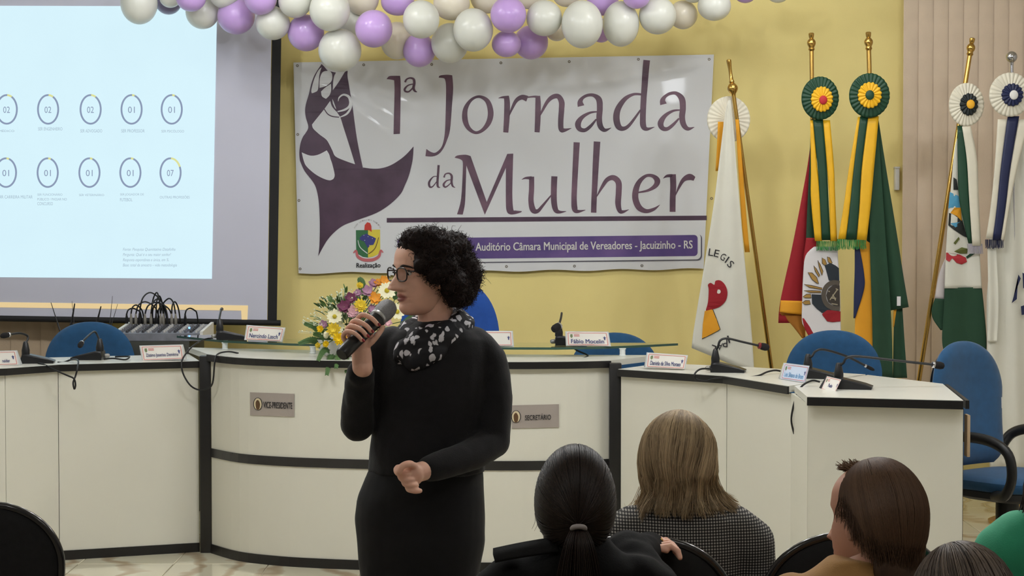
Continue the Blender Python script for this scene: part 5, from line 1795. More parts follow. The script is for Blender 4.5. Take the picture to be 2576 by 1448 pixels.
for a_ in ((973, 731, 24, 9.0), (999, 784, 22, 8.97), (842, 796, 21, 8.98), (850, 822, 18, 9.0), (1040, 740, 22, 9.05), (1060, 800, 20, 9.05)):
    bloom('daisy', a_[0], a_[1], a_[2], M_DW, a_[3])
for a_ in ((907, 769, 19, 8.96, M_DY), (840, 829, 20, 8.94, M_DY), (853, 852, 17, 8.92, M_DB), (868, 848, 15, 8.93, M_DB), (806, 827, 10, 8.96, M_DB), (820, 865, 9, 8.93, M_DB), (905, 718, 10, 9.08, M_DY), (800, 868, 8, 8.95, M_DY)):
    bloom('chrysanthemum', a_[0], a_[1], a_[2], a_[4], a_[3], petals=12, layers=3, wide=0.28, disc=False, cup=0.5)
for a_ in ((866, 772, 19, 8.99, M_DP), (882, 751, 16, 9.02, M_DP), (925, 733, 17, 9.04, M_DL), (940, 714, 15, 9.1, M_DL), (814, 816, 12, 9.0, M_DL), (889, 783, 16, 8.95, M_DK), (885, 790, 12, 8.94, M_DK), (975, 811, 12, 8.95, M_DK), (936, 778, 13, 8.97, M_DL), (1025, 710, 16, 9.1, M_DP), (900, 738, 12, 9.06, M_DL)):
    bloom('alstroemeria', a_[0], a_[1], a_[2], a_[4], a_[3], petals=6, layers=2, wide=0.5, disc=False, cup=0.6)
for a_ in ((966, 708, 17, 9.06), (944, 752, 17, 8.97), (952, 712, 13, 9.1), (940, 742, 10, 9.0), (1010, 704, 15, 9.1)):
    bloom('orange_lily', a_[0], a_[1], a_[2], M_DO, a_[3], petals=6, layers=2, wide=0.42, disc=False, cup=0.5)
for (x, y) in ((820, 842), (975, 812), (895, 812)):
    c = U(x, y, 8.96)
    MB().ball(c, (0.013, 0.013, 0.018), nu=12, nv=8).build('flower_bud', M_DW, fa)

# tiny white filler blossom between the flowers: nobody could count it
mb = MB()
for q in range(260):
    a, el = rnd.uniform(0, 2 * pi), rnd.uniform(0.1, 1.5)
    L_ = rnd.uniform(0.15, 0.235)
    d = Vector((cos(a) * cos(el), sin(a) * cos(el) * 0.7 - 0.15, sin(el)))
    p = heart + d * L_
    mb.ball(p, rnd.uniform(0.0025, 0.0045), nu=6, nv=4)
    mb.tube([heart + d * (L_ * 0.55), p], 0.0006, n=3)
o = mb.build('filler_blossom', mat('off_white_filler', (222, 226, 200), 0.7), fa)
o['kind'] = 'stuff'

# ------------------------------------------------------------------ people
def skin_mat(name, rgb):
    m = mat(name, rgb, 0.5, var=0.06, scale=25, bump=0.08, bscale=500)
    b = m.node_tree.nodes['Principled BSDF']
    nt = m.node_tree
    at = nt.nodes.new('ShaderNodeAttribute')
    at.attribute_name = 'tone'
    mix = nt.nodes.new('ShaderNodeMix')
    mix.data_type = 'RGBA'
    src = b.inputs['Base Color'].links[0].from_socket
    nt.links.new(at.outputs['Fac'], mix.inputs[0])
    nt.links.new(src, mix.inputs[6])
    mix.inputs[7].default_value = (*lin((146, 68, 68)), 1)
    nt.links.new(mix.outputs[2], b.inputs['Base Color'])
    b.inputs['Subsurface Weight'].default_value = 0.12
    b.inputs['Subsurface Radius'].default_value = (0.012, 0.005, 0.003)
    b.inputs['Subsurface Scale'].default_value = 1.0
    return m


SK = skin_mat('warm_skin', (236, 186, 162))
SK2 = skin_mat('pale_skin', (206, 156, 134))
EYEW = mat('eye_white', (216, 208, 200), 0.25)
IRIS = mat('dark_iris', (40, 26, 20), 0.2)
NAIL = mat('dark_red_nail', (140, 40, 46), 0.25)


def hair_mat(name, c1, c2, rough=0.5):
    m = mat(name, c1, rough, scale=40)
    nt = m.node_tree
    at = nt.nodes.new('ShaderNodeAttribute')
    at.attribute_name = 'tone'
    r = nt.nodes.new('ShaderNodeValToRGB')
    r.color_ramp.elements[0].color = (*lin(c1), 1)
    r.color_ramp.elements[1].color = (*lin(c2), 1)
    nt.links.new(at.outputs['Fac'], r.inputs['Fac'])
    nt.links.new(r.outputs['Color'], nt.nodes['Principled BSDF'].inputs['Base Color'])
    nt.nodes['Principled BSDF'].inputs['Specular IOR Level'].default_value = 0.25
    return m


HEAD_TAB = [  # z, half width, front, back
    (-0.122, 0.006, 0.052, -0.030), (-0.118, 0.022, 0.072, -0.020), (-0.110, 0.034, 0.079, -0.008), (-0.098, 0.043, 0.082, 0.005), (-0.080, 0.052, 0.082, 0.035), (-0.060, 0.060, 0.083, 0.062),
    (-0.035, 0.066, 0.083, 0.084), (0.0, 0.070, 0.084, 0.096), (0.030, 0.073, 0.088, 0.101), (0.055, 0.072, 0.085, 0.098), (0.078, 0.063, 0.072, 0.086),
    (0.095, 0.048, 0.052, 0.066), (0.106, 0.030, 0.030, 0.042), (0.112, 0.004, 0.004, 0.006)]


HEAD_TAB = crom(HEAD_TAB, 10)


def g(x, s):
    return exp(-0.5 * (x / s) ** 2)


def head_mesh(nose=1.0):
    """Head about the eye line: y forward, z up. Returns verts, faces, material slots (0 skin, 1 lips)."""
    NZ, NA = 120, 112
    vs, fs, mi = [], [], []
    tone = []
    zs = [-0.122 + 0.234 * (0.5 - 0.5 * cos(pi * (j / NZ) ** 1.0)) if False else -0.122 + 0.234 * (j / NZ) for j in range(NZ + 1)]
    for z in zs:
        w, f, b = tsamp(HEAD_TAB, z)
        for i in range(NA):
            a = 2 * pi * i / NA
            # crowd points towards the face
            a = a - 0.45 * cos(a) * 1.0
            x = w * cos(a) * (abs(cos(a)) ** -0.12 if abs(cos(a)) > 1e-3 else 1)
            x = max(-w, min(w, x))
            s = sin(a)
            if s >= 0:
                y = f * s ** 0.86
                k = s ** 0.5
                d = 0.0
                # nose
                if z > -0.052:
                    zz = (0.012 - z) / 0.050
                    if -0.25 < zz < 1.3:
                        up = max(0.0, min(1, zz + 0.2)) ** 1.15
                        hgt = 0.027 * nose * min(1, up) * (1 if z > -0.042 else max(0.0, 1 - ((-0.042 - z) / 0.0095)) ** 0.7)
                        wn = 0.0075 + 0.0055 * max(0, min(1, zz))
                        d += hgt * g(x, wn)
                d += 0.010 * nose * (g(x - 0.0135, 0.006) + g(x + 0.0135, 0.006)) * g(z + 0.041, 0.006)
                # brow, eye hollows, cheeks
                d += 0.0055 * (g(x - 0.03, 0.018) + g(x + 0.03, 0.018)) * g(z - 0.020, 0.008)
                d -= 0.0125 * (g(x - 0.032, 0.014) + g(x + 0.032, 0.014)) * g(z - 0.001, 0.0105)
                d += 0.004 * (g(x - 0.030, 0.011) + g(x + 0.030, 0.011)) * g(z - 0.001, 0.006)
                d += 0.005 * (g(x - 0.042, 0.018) + g(x + 0.042, 0.018)) * g(z + 0.032, 0.018)
                # mouth
                d += 0.0055 * g(x, 0.024) * g(z + 0.068, 0.016)
                d += 0.0045 * g(x, 0.017) * g(z + 0.0625, 0.0038)
                d += 0.0055 * g(x, 0.016) * g(z + 0.0745, 0.0045)
                d -= 0.0045 * g(x, 0.020) * g(z + 0.0683, 0.0018)
                d -= 0.003 * g(x, 0.018) * g(z + 0.085, 0.005)
                d += 0.006 * g(x, 0.016) * g(z + 0.101, 0.010)
                # smile folds
                for sx in (-1, 1):
                    xl = sx * (0.019 + 0.28 * (-0.045 - z))
                    d -= 0.0022 * g(x - xl, 0.003) * (1 if -0.085 < z < -0.042 else 0)
                y += d * k
            else:
                y = b * s * (abs(s) ** -0.1 if abs(s) > 1e-3 else 1)
            vs.append(Vector((x, y, z)))
            le = 1.25 - sqrt((x / 0.0235) ** 2 + ((z + 0.0685) / (0.0112 - 0.0022 * g(x, 0.004) * (z > -0.068))) ** 2) if y > 0.06 else 0.0
            tone.append(0.85 * max(0.0, min(1.0, le * 3.5)))
    n = NA
    for j in range(NZ):
        zc = (zs[j] + zs[j + 1]) / 2
        for i in range(n):
            fs.append((j * n + i, j * n + (i + 1) % n, (j + 1) * n + (i + 1) % n, (j + 1) * n + i))
            mi.append(0)
    fs.append(tuple(range(n)))
    fs.append(tuple(range(NZ * n, NZ * n + n)))
    mi += [0, 0]
    return vs, fs, mi, tone


def ear_shapes(R, c, s):
    out = []
    for sx in (-1, 1):
        rot = R @ Matrix.Rotation(sx * radians(-18), 3, 'Z') @ Matrix.Rotation(radians(12), 3, 'X')
        out.append((c + R @ (Vector((sx * 0.0725, -0.012, -0.018)) * s), (0.009 * s, 0.018 * s, 0.031 * s), rot))
    return out


def add_head(mb, R, c, s, nose=1.0, ears=True):
    vs, fs, mi, tone = head_mesh(nose)
    o = len(mb.v)
    mb.tone = [0.0] * o + tone
    mb.v.extend([tuple(c + R @ (v * s)) for v in vs])
    mb.f.extend([tuple(i + o for i in f) for f in fs])
    mb.mi.extend(mi)
    if ears:
        for (p, r, rot) in ear_shapes(R, c, s):
            mb.ball(p, r, rot, nu=16, nv=12)
            mb.ball(p + R @ Vector((0, 0.006 * s, -0.022 * s)), (0.007 * s, 0.008 * s, 0.011 * s), rot, nu=12, nv=8)
    mb.tone += [0.0] * (len(mb.v) - len(mb.tone))


def face_dir(f, roll=0.0):
    f = Vector(f).normalized()
    x = f.cross(Vector((0, 0, 1))).normalized()
    z = x.cross(f)
    return Matrix((x, f, z)).transposed() @ Matrix.Rotation(roll, 3, 'Y')


WAVE = [0.0, 20.0, Vector((0, 0, 0))]


def strand(mb, tones, path, r0, tone, tip=0.25, n=3):
    if WAVE[0]:
        q_ = []
        for i, p in enumerate(path):
            k_ = WAVE[0] * (0.25 + 0.75 * i / (len(path) - 1))
            v_ = p * WAVE[1] + WAVE[2]
            q_.append(p + Vector((mnoise.noise(v_), mnoise.noise(v_ + Vector((7, 3, 1))), 0.4 * mnoise.noise(v_ + Vector((1, 9, 4))))) * k_)
        path = q_
    k = len(path)
    b = len(mb.v)
    mb.tube(path, [r0 * (1 - (1 - tip) * (i / (k - 1)) ** 2) for i in range(k)], n=n, cap=False)
    tones.extend([tone] * (len(mb.v) - b))


def cast(c):
    """Wavy noise in 0..1 for streaks."""
    return 0.5 + 0.5 * mnoise.noise(c)


def hand_shapes(pw, palm, pr, Rp, fingers, thumb):
    sh = [('ball', palm, pr, Rp), ('limb', [pw, palm], [0.024, 0.026])]
    for f, r in fingers:
        sh.append(('limb', vcrom(f, 3), [r * (1 - 0.25 * i / (3 * (len(f) - 1))) for i in range(3 * (len(f) - 1) + 1)]))
    f, r = thumb
    sh.append(('limb', vcrom(f, 3), [r * (1 - 0.25 * i / (3 * (len(f) - 1))) for i in range(3 * (len(f) - 1) + 1)]))
    return sh


# ---------------------------------------------------------------- the speaking woman
YP = 5.30
kp = YP / F_PX
foot_c = U(1075, 1448, YP)
sp = thing('person', 'standing woman with dark curly hair and glasses in black, speaking into a microphone', 'person', (foot_c.x, YP, 0))
hc = U(1071, 682, 5.275)
HS = 0.97
HR = face_dir((-0.86, -0.50, -0.06))
# microphone axis
mB, mT = U(859, 892, 5.015), U(986, 764, 5.17)
ax = (mT - mB).normalized()
ml = (mT - mB).length
pl = (Vector((-0.707, 0, 0.707)) - ax * ax.dot(Vector((-0.707, 0, 0.707)))).normalized()      # up-left across the mic
fr = ax.cross(pl)
if fr.y > 0:
    fr = -fr                                                                                    # towards the viewer
wrR = U(912, 925, 5.10)
palmR = mB + ax * (ml * 0.44) - fr * 0.030 - pl * 0.004
fing = []
for i, t in enumerate((0.255, 0.345, 0.435, 0.53)):
    base = mB + ax * (ml * t) 
    r = (0.0075, 0.0082, 0.0086, 0.0084)[i]
    out = (0.0, 0.003, 0.005, 0.003)[i]
    sk = ax * (0.008 if i == 3 else 0.0)
    fing.append(([base - fr * 0.030 + pl * 0.012, base - fr * 0.020 + pl * (0.031 + out), base + fr * 0.010 + pl * (0.033 + out) + sk, base + fr * 0.0285 + pl * 0.010 + sk, base + fr * 0.0265 - pl * 0.012 + sk], r))
tb = mB + ax * (ml * 0.36)
thumbR = ([tb - fr * 0.030 - pl * 0.016, tb - fr * 0.018 - pl * 0.032 + ax * 0.015, tb + fr * 0.002 - pl * 0.031 + ax * 0.045, tb + fr * 0.006 - pl * 0.027 + ax * 0.068], 0.0098)
Rp = Matrix((ax, pl, fr)).transposed()
shapesR = hand_shapes(wrR, palmR, (0.043, 0.036, 0.017), Rp, fing, thumbR)
shapesR.append(('limb', [U(908, 945, 5.135), wrR, wrR.lerp(palmR, 0.5)], [0.028, 0.0275, 0.027]))
# other hand: a loose fist before the belly
wrL = U(1085, 1178, 5.10)
pc = U(1036, 1192, 5.055)
shapesL = [('ball', pc, (0.033, 0.026, 0.033), Matrix.Rotation(0.5, 3, 'Y')), ('limb', [U(1112, 1168, 5.12), wrL, pc], [0.027, 0.026, 0.027])]
for i in range(4):
    o = U(1004 + 9 * i, 1180 + 14 * i, 5.05)
    a0 = pc + Vector((-0.012 + 0.004 * i, 0.006, 0.018 - 0.014 * i))
    shapesL.append(('limb', vcrom([a0, o + Vector((-0.004, 0.0, 0.004)), o + Vector((-0.003, -0.020, -0.006)), o + Vector((0.016, -0.027, -0.010)), o + Vector((0.028, -0.018, -0.010))], 3),
                    [0.0092 - 0.0004 * i - 0.0001 * q for q in range(13)]))
shapesL.append(('limb', vcrom([pc + Vector((0.006, -0.012, 0.022)), U(1030, 1166, 5.02), U(1012, 1172, 5.005), U(1004, 1186, 5.003)], 3), [0.0105 - 0.0002 * q for q in range(10)]))

neck_top, neck_low = hc + HR @ Vector((0, -0.022, -0.07)), U(1098, 845, 5.31)
vsH, fsH = blob(shapesR + shapesL + [
    ('limb', [neck_top, neck_top.lerp(neck_low, 0.5) + Vector((0, 0.0, 0.0)), neck_low], [0.050, 0.049, 0.056]),
    ('limb', [neck_low, U(1095, 900, 5.32)], [0.06, 0.09]),
    ('loft', [(U(1093, 850, 5.31), 0.12, 0.055, 0), (U(1093, 900, 5.31), 0.15, 0.085, 0), (U(1093, 1050, 5.31), 0.14, 0.09, 0), (U(1075, 1180, 5.31), 0.14, 0.09, 0), (U(1062, 1290, 5.31), 0.155, 0.10, 0), (U(1062, 1360, 5.31), 0.10, 0.07, 0)]),
    ('limb', [U(1000, 890, 5.31), U(950, 905, 5.297), U(914, 985, 5.272), U(900, 1066, 5.243), U(901, 1010, 5.20), U(907, 950, 5.14)], [0.04, 0.036, 0.034, 0.032, 0.031, 0.029]),
    ('limb', [U(1180, 890, 5.31), U(1224, 912, 5.296), U(1241, 1000, 5.285), U(1239, 1105, 5.264), U(1190, 1142, 5.20), U(1110, 1168, 5.12)], [0.04, 0.036, 0.034, 0.033, 0.031, 0.027]),
    ('limb', [Vector((foot_c.x - 0.075, YP, 0.80)), Vector((foot_c.x - 0.07, YP, 0.48)), Vector((foot_c.x - 0.07, YP + 0.02, 0.09))], [0.075, 0.05, 0.035]),
    ('limb', [Vector((foot_c.x + 0.075, YP, 0.80)), Vector((foot_c.x + 0.07, YP, 0.48)), Vector((foot_c.x + 0.08, YP + 0.02, 0.09))], [0.075, 0.05, 0.035]),
], voxel=0.0028, smooth=3)
mb = MB()
mb.add(vsH, fsH)
add_head(mb, HR, hc, HS, nose=1.25)
body = mb.build('body', SK, sp, angle=180)
# eyes, brows
for sx in (-1, 1):
    e = hc + HR @ (Vector((sx * 0.0300, 0.0605, 0.001)) * HS)
    ey = MB().ball(e, 0.0125, nu=20, nv=14).build('eye', EYEW, sp)
    MB().ball(e + HR @ Vector((0, 0.0082, -0.002)), (0.0055, 0.0055, 0.0055), nu=12, nv=8).build('iris', IRIS, ey)
    lid = MB()
    lid.tube([e + HR @ Vector((0.0135 * cos(a) * 1.15, 0.0085 + 0.004 * sin(a), 0.0125 * sin(a) * 0.55 + 0.001)) for a in [pi * q / 10 for q in range(11)]], 0.0019, n=6)
    lid.build('eyelid', mat('dark_lashes', (70, 46, 40), 0.6), ey)
    bw = MB()
    bw.tube(vcrom([hc + HR @ (Vector((sx * xx, yy, zz)) * HS) for xx, yy, zz in ((0.014, 0.0865, 0.018), (0.03, 0.086, 0.0225), (0.046, 0.073, 0.019), (0.052, 0.066, 0.014))], 4), [0.0022, 0.003, 0.0034, 0.0036, 0.0036, 0.0034, 0.0032, 0.003, 0.0028, 0.0024, 0.002, 0.0016, 0.001], n=6)
    bw.build('eyebrow', mat('dark_brow', (44, 30, 26), 0.7), sp)
for i, (f, r) in enumerate(fing):
    d = (f[4] - f[3]).normalized()
    MB().ball(f[4] + fr * 0.0055 + d * 0.003, (0.0042, 0.0024, 0.0058), Matrix((ax, fr, d)).transposed(), nu=10, nv=8).build('fingernail', NAIL, sp)

# hair: curly mass
HB = [(1046, 628, 45, 5.262), (1092, 618, 47, 5.285), (1136, 632, 50, 5.30), (1160, 672, 46, 5.30), (1164, 712, 44, 5.30), (1034, 604, 26, 5.225), (1076, 608, 38, 5.225), (1050, 604, 32, 5.215), (1104, 625, 38, 5.22), (1118, 662, 50, 5.35), (1088, 638, 54, 5.35), (1050, 640, 40, 5.33),
      (1112, 672, 42, 5.225), (1140, 712, 38, 5.235), (1074, 652, 34, 5.205), (1160, 738, 34, 5.27), (1146, 745, 26, 5.24), (1060, 668, 20, 5.185), (1096, 690, 24, 5.192), (1180, 690, 34, 5.30)]
vs, fs = blob([('ball', U(x, y, Y_), (r * kp, r * kp * 1.05, r * kp)) for x, y, r, Y_ in HB], voxel=0.005, smooth=3)
vs = [Vector(v) for v in vs]
hcen = U(1105, 665, 5.29)
M_HAIR = hair_mat('dark_brown_curls', (18, 13, 13), (58, 41, 36), 0.7)
mb = MB()
tones = []
vs2 = []
for v in vs:
    n = mnoise.noise(v * 55) * 0.006 + mnoise.noise(v * 120) * 0.005 + mnoise.noise(v * 240) * 0.0025
    d = (v - hcen).normalized()
    vs2.append(v + d * n)
mb.add(vs2, fs)
tones += [0.1 + 0.25 * random.random() for _ in vs2]
rnd = random.Random(11)
for q in range(5200):
    v = vs2[rnd.randrange(len(vs2))]
    d = (v - hcen).normalized()
    if d.y > 0.75:
        continue
    loc = HR.transposed() @ (v - hc)
    t = Vector((rnd.uniform(-1, 1), rnd.uniform(-1, 1), rnd.uniform(-1.2, 0.6))).normalized()
    axd = (d * 0.35 + t * 0.9).normalized()
    a_ = axd.orthogonal().normalized()
    b_ = axd.cross(a_)
    if loc.y > 0.062 and loc.z < 0.082:
        continue
    L_ = rnd.uniform(0.012, 0.022)
    rr = rnd.uniform(0.0020, 0.0046)
    ph = rnd.uniform(0, 6.28)
    turns = rnd.uniform(0.9, 1.5)
    path = [v - d * 0.004 + axd * (L_ * i / 10) + (a_ * cos(ph + turns * 2 * pi * i / 10) + b_ * sin(ph + turns * 2 * pi * i / 10)) * rr for i in range(11)]
    strand(mb, tones, path, rnd.uniform(0.0006, 0.0010), rnd.random(), 0.5)
for q in range(60):      # loose flyaways
    v = vs2[rnd.randrange(len(vs2))]
    d = (v - hcen).normalized()
    if d.y > 0.6:
        continue
    path = vcrom([v, v + d * 0.012 + Vector((rnd.uniform(-.006, .006), 0, rnd.uniform(-.004, .008))), v + d * 0.018 + Vector((rnd.uniform(-.012, .012), 0, rnd.uniform(-.010, .008)))], 4)
    strand(mb, tones, path, 0.0007, rnd.random(), 0.4)
mb.tone = tones
mb.build('hair', M_HAIR, sp, angle=180, fix=False)

# glasses
M_FRAME = mat('dark_brown_frame', (38, 26, 26), 0.3)
M_LENS = mat('clear_lens', (235, 235, 238), 0.05, trans=1.0, ior=1.02, var=0.0)
gl = thing('glasses', 'dark framed glasses worn by the speaking woman', 'glasses', hc + HR @ Vector((0, 0.1, 0)))
def gp(x, y, z):
    return hc + HR @ (Vector((x, y, z)) * HS)
for sx in (-1, 1):
    ring = []
    for q in range(28):
        a = 2 * pi * q / 28
        ex = 0.0265 * (abs(cos(a)) ** 0.75) * (1 if cos(a) >= 0 else -1)
        ez = 0.0190 * (abs(sin(a)) ** 0.75) * (1 if sin(a) >= 0 else -1)
        x = sx * 0.0335 + ex
        ring.append(gp(x, 0.0955 - 0.10 * abs(x) ** 1.6 * 4, 0.000 + ez - 0.002))
    rim = MB().tube(ring, 0.0021, n=8, closed=True).build('rim', M_FRAME, gl)
    MB().add([p * 1.0 for p in ring], [tuple(range(28))]).build('lens', M_LENS, rim, smooth=False)
    MB().tube(vcrom([gp(sx * 0.060, 0.086, 0.007), gp(sx * 0.070, 0.080, 0.007), gp(sx * 0.0745, 0.03, 0.004), gp(sx * 0.074, -0.015, 0.002), gp(sx * 0.072, -0.03, -0.012)], 5), 0.0022, n=7).build('temple', M_FRAME, gl)
MB().tube(vcrom([gp(-0.0085, 0.0945, 0.002), gp(0, 0.104, 0.005), gp(0.0085, 0.0945, 0.002)], 5), 0.002, n=7).build('bridge', M_FRAME, gl)

# sweater
M_KNIT = mat('black_knit', (19, 18, 21), 0.9, var=0.18, scale=40, bump=0.3, bscale=350, sheen=0.06)
def sec(y, xl, xr, dep, Y_=5.305):
    a, b = U(xl, y, Y_), U(xr, y, Y_)
    return ((a + b) / 2, (b.x - a.x) / 2, dep, 0)
swv, swf = blob([
    ('loft', [sec(803, 1060, 1142, 0.055), sec(818, 1022, 1172, 0.075), sec(832, 985, 1206, 0.088), sec(850, 958, 1230, 0.098), sec(885, 945, 1244, 0.110), sec(940, 942, 1246, 0.122), sec(1000, 945, 1240, 0.125), sec(1070, 936, 1226, 0.118),
              sec(1120, 931, 1220, 0.118), sec(1160, 928, 1220, 0.122), sec(1188, 926, 1222, 0.124)]),
    ('limb', vcrom([U(985, 872, 5.305), U(945, 895, 5.295), U(912, 985, 5.272), U(900, 1068, 5.245)], 4), [0.058, 0.056, 0.054, 0.052, 0.051, 0.050, 0.050, 0.049, 0.049, 0.049, 0.048, 0.047, 0.046]),
    ('limb', vcrom([U(900, 1068, 5.245), U(900, 1010, 5.20), U(905, 955, 5.15), U(909, 938, 5.125)], 4), [0.047, 0.0465, 0.046, 0.0455, 0.045, 0.044, 0.043, 0.042, 0.041, 0.040, 0.040, 0.039, 0.039]),
    ('limb', vcrom([U(1190, 872, 5.305), U(1226, 905, 5.295), U(1242, 1000, 5.285), U(1240, 1108, 5.265)], 4), [0.058, 0.056, 0.055, 0.054, 0.053, 0.052, 0.052, 0.052, 0.052, 0.051, 0.050, 0.049, 0.048]),
    ('limb', vcrom([U(1240, 1108, 5.265), U(1190, 1142, 5.20), U(1120, 1165, 5.13), U(1082, 1178, 5.10)], 4), [0.048, 0.047, 0.046, 0.045, 0.044, 0.043, 0.042, 0.041, 0.040, 0.039, 0.038, 0.037, 0.036]),
], voxel=0.006, smooth=5)
MB().add(ruck(swv, 0.006, 14, 3.0), swf).build('sweater', M_KNIT, sp, angle=180)
# trousers
M_TRS = mat('black_trousers', (15, 15, 17), 0.85, var=0.15, scale=30, bump=0.15, bscale=400)
fx = foot_c.x
trv, trf = blob([
    ('loft', [sec(1172, 932, 1214, 0.112), sec(1200, 920, 1216, 0.118), sec(1250, 899, 1221, 0.128), sec(1300, 893, 1222, 0.132), sec(1360, 895, 1221, 0.128), sec(1420, 902, 1210, 0.115), sec(1448, 907, 1200, 0.105)]),
    ('limb', [U(985, 1400, 5.305), U(992, 1560, 5.30), Vector((U(996, 1448, 5.3).x, 5.31, 0.42)), Vector((U(1000, 1448, 5.3).x, 5.33, 0.05))], [0.092, 0.084, 0.066, 0.055]),
    ('limb', [U(1128, 1400, 5.305), U(1118, 1560, 5.29), Vector((U(1112, 1448, 5.3).x, 5.29, 0.42)), Vector((U(1120, 1448, 5.3).x, 5.31, 0.05))], [0.092, 0.084, 0.066, 0.055]),
], voxel=0.008, smooth=5)
MB().add(ruck(trv, 0.005, 10, 9.0), trf).build('trousers', M_TRS, sp, angle=180)
for px_ in (1000, 1120):
    X_ = U(px_, 1448, 5.3).x
    v_, f_ = blob([('limb', [Vector((X_, 5.36, 0.045)), Vector((X_ - 0.01, 5.25, 0.040)), Vector((X_ - 0.025, 5.15, 0.032))], [0.042, 0.040, 0.030])], voxel=0.006, smooth=3)
    MB().add([Vector((p.x, p.y, max(0.002, p.z))) for p in v_], f_).build('shoe', M_EDGE, sp, angle=180)

# scarf
M_SCARF = bpy.data.materials.new('blotched_scarf')
M_SCARF.use_nodes = True
nt = M_SCARF.node_tree
b = nt.nodes['Principled BSDF']
tc = nt.nodes.new('ShaderNodeTexCoord')
mp_ = nt.nodes.new('ShaderNodeMapping')
mp_.inputs['Scale'].default_value = (52, 52, 26)
mp_.inputs['Rotation'].default_value = (0.3, 0.5, 0.4)
nz = nt.nodes.new('ShaderNodeTexNoise')
nz.inputs['Scale'].default_value = 30
mx = nt.nodes.new('ShaderNodeVectorMath')
mx.operation = 'MULTIPLY_ADD'
mx.inputs[1].default_value = (0.030, 0.030, 0.030)
vo = nt.nodes.new('ShaderNodeTexVoronoi')
vo.inputs['Scale'].default_value = 1.0
vo.inputs['Randomness'].default_value = 0.9
rp = nt.nodes.new('ShaderNodeValToRGB')
rp.color_ramp.elements[0].color = (*lin((218, 216, 222)), 1)
rp.color_ramp.elements[0].position = 0.34
rp.color_ramp.elements[1].color = (*lin((18, 17, 24)), 1)
rp.color_ramp.elements[1].position = 0.40
nt.links.new(tc.outputs['Object'], nz.inputs['Vector'])
nt.links.new(nz.outputs['Color'], mx.inputs[0])
nt.links.new(tc.outputs['Object'], mx.inputs[2])
nt.links.new(mx.outputs[0], mp_.inputs['Vector'])
nt.links.new(mp_.outputs['Vector'], vo.inputs['Vector'])
nt.links.new(vo.outputs['Distance'], rp.inputs['Fac'])
nt.links.new(rp.outputs['Color'], b.inputs['Base Color'])
b.inputs['Roughness'].default_value = 0.8


def cowl(cx, yb, yf, rx, ry, sh, rad, Yc=5.30, tilt=0.0):
    pts = []
    for i in range(36):
        a = 2 * pi * i / 36
        f = max(0.0, -sin(a))
        py = yb + (yf - yb) * (0.5 - 0.5 * sin(a)) ** 1.3 + tilt * cos(a)
        p = U(cx + sh * f, py, Yc)
        pts.append(p + Vector((rx * cos(a), ry * sin(a), 0)))
    mb_pts = pts + [pts[0]]
    return ('limb', mb_pts, [rad * (0.85 + 0.25 * abs(sin(3 * i * 2 * pi / 36 + cx))) for i in range(37)])


scv, scf = blob([cowl(1092, 800, 838, 0.070, 0.070, -8, 0.024, tilt=-14), cowl(1088, 815, 868, 0.088, 0.088, -18, 0.028, tilt=-16), cowl(1080, 832, 888, 0.078, 0.104, -14, 0.027, tilt=-12), cowl(1072, 842, 902, 0.052, 0.108, -14, 0.024, tilt=-6)], voxel=0.005, smooth=4)
MB().add(ruck(scv, 0.013, 26, 5.0), scf).build('scarf', M_SCARF, sp, angle=180)
MB().ball(U(1082, 829, 5.235), (0.016, 0.012, 0.016), nu=14, nv=10).build('shirt_collar', mat('pale_lilac_cotton', (214, 206, 222), 0.8), sp)

# handheld microphone
M_GRILLE = mat('grey_mesh_grille', (150, 150, 153), 0.5, 0.25, var=0.2, scale=300, bump=0.6, bscale=900)
hm = thing('handheld_microphone', 'black handheld microphone with grey grille held at the woman mouth', 'microphone', mB)
MB().lathe([(0.0165, 0.0), (0.0185, 0.004), (0.0192, 0.03), (0.0192, ml * 0.45), (0.0205, ml * 0.62), (0.0225, ml * 0.70)], mB, axis=ax, n=28).build('body', mat('matte_black_body', (26, 26, 28), 0.35), hm)
MB().lathe([(0.0225, ml * 0.695), (0.0245, ml * 0.705), (0.0245, ml * 0.735), (0.023, ml * 0.745)], mB, axis=ax, n=28).build('ring', mat('satin_silver', (190, 190, 190), 0.3, 0.8), hm)
MB().lathe([(0.023, ml * 0.742), (0.0255, ml * 0.79), (0.0270, ml * 0.85), (0.0262, ml * 0.91), (0.0225, ml * 0.96), (0.015, ml * 0.99), (0.004, ml * 1.0)], mB, axis=ax, n=28).build('grille', M_GRILLE, hm)
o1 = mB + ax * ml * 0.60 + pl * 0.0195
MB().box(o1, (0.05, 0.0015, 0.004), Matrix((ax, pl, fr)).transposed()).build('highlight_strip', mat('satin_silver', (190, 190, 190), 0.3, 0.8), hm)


# ---------------------------------------------------------------- audience
def tw(name, label, c, cat='person'):
    return thing(name, label, cat, c)


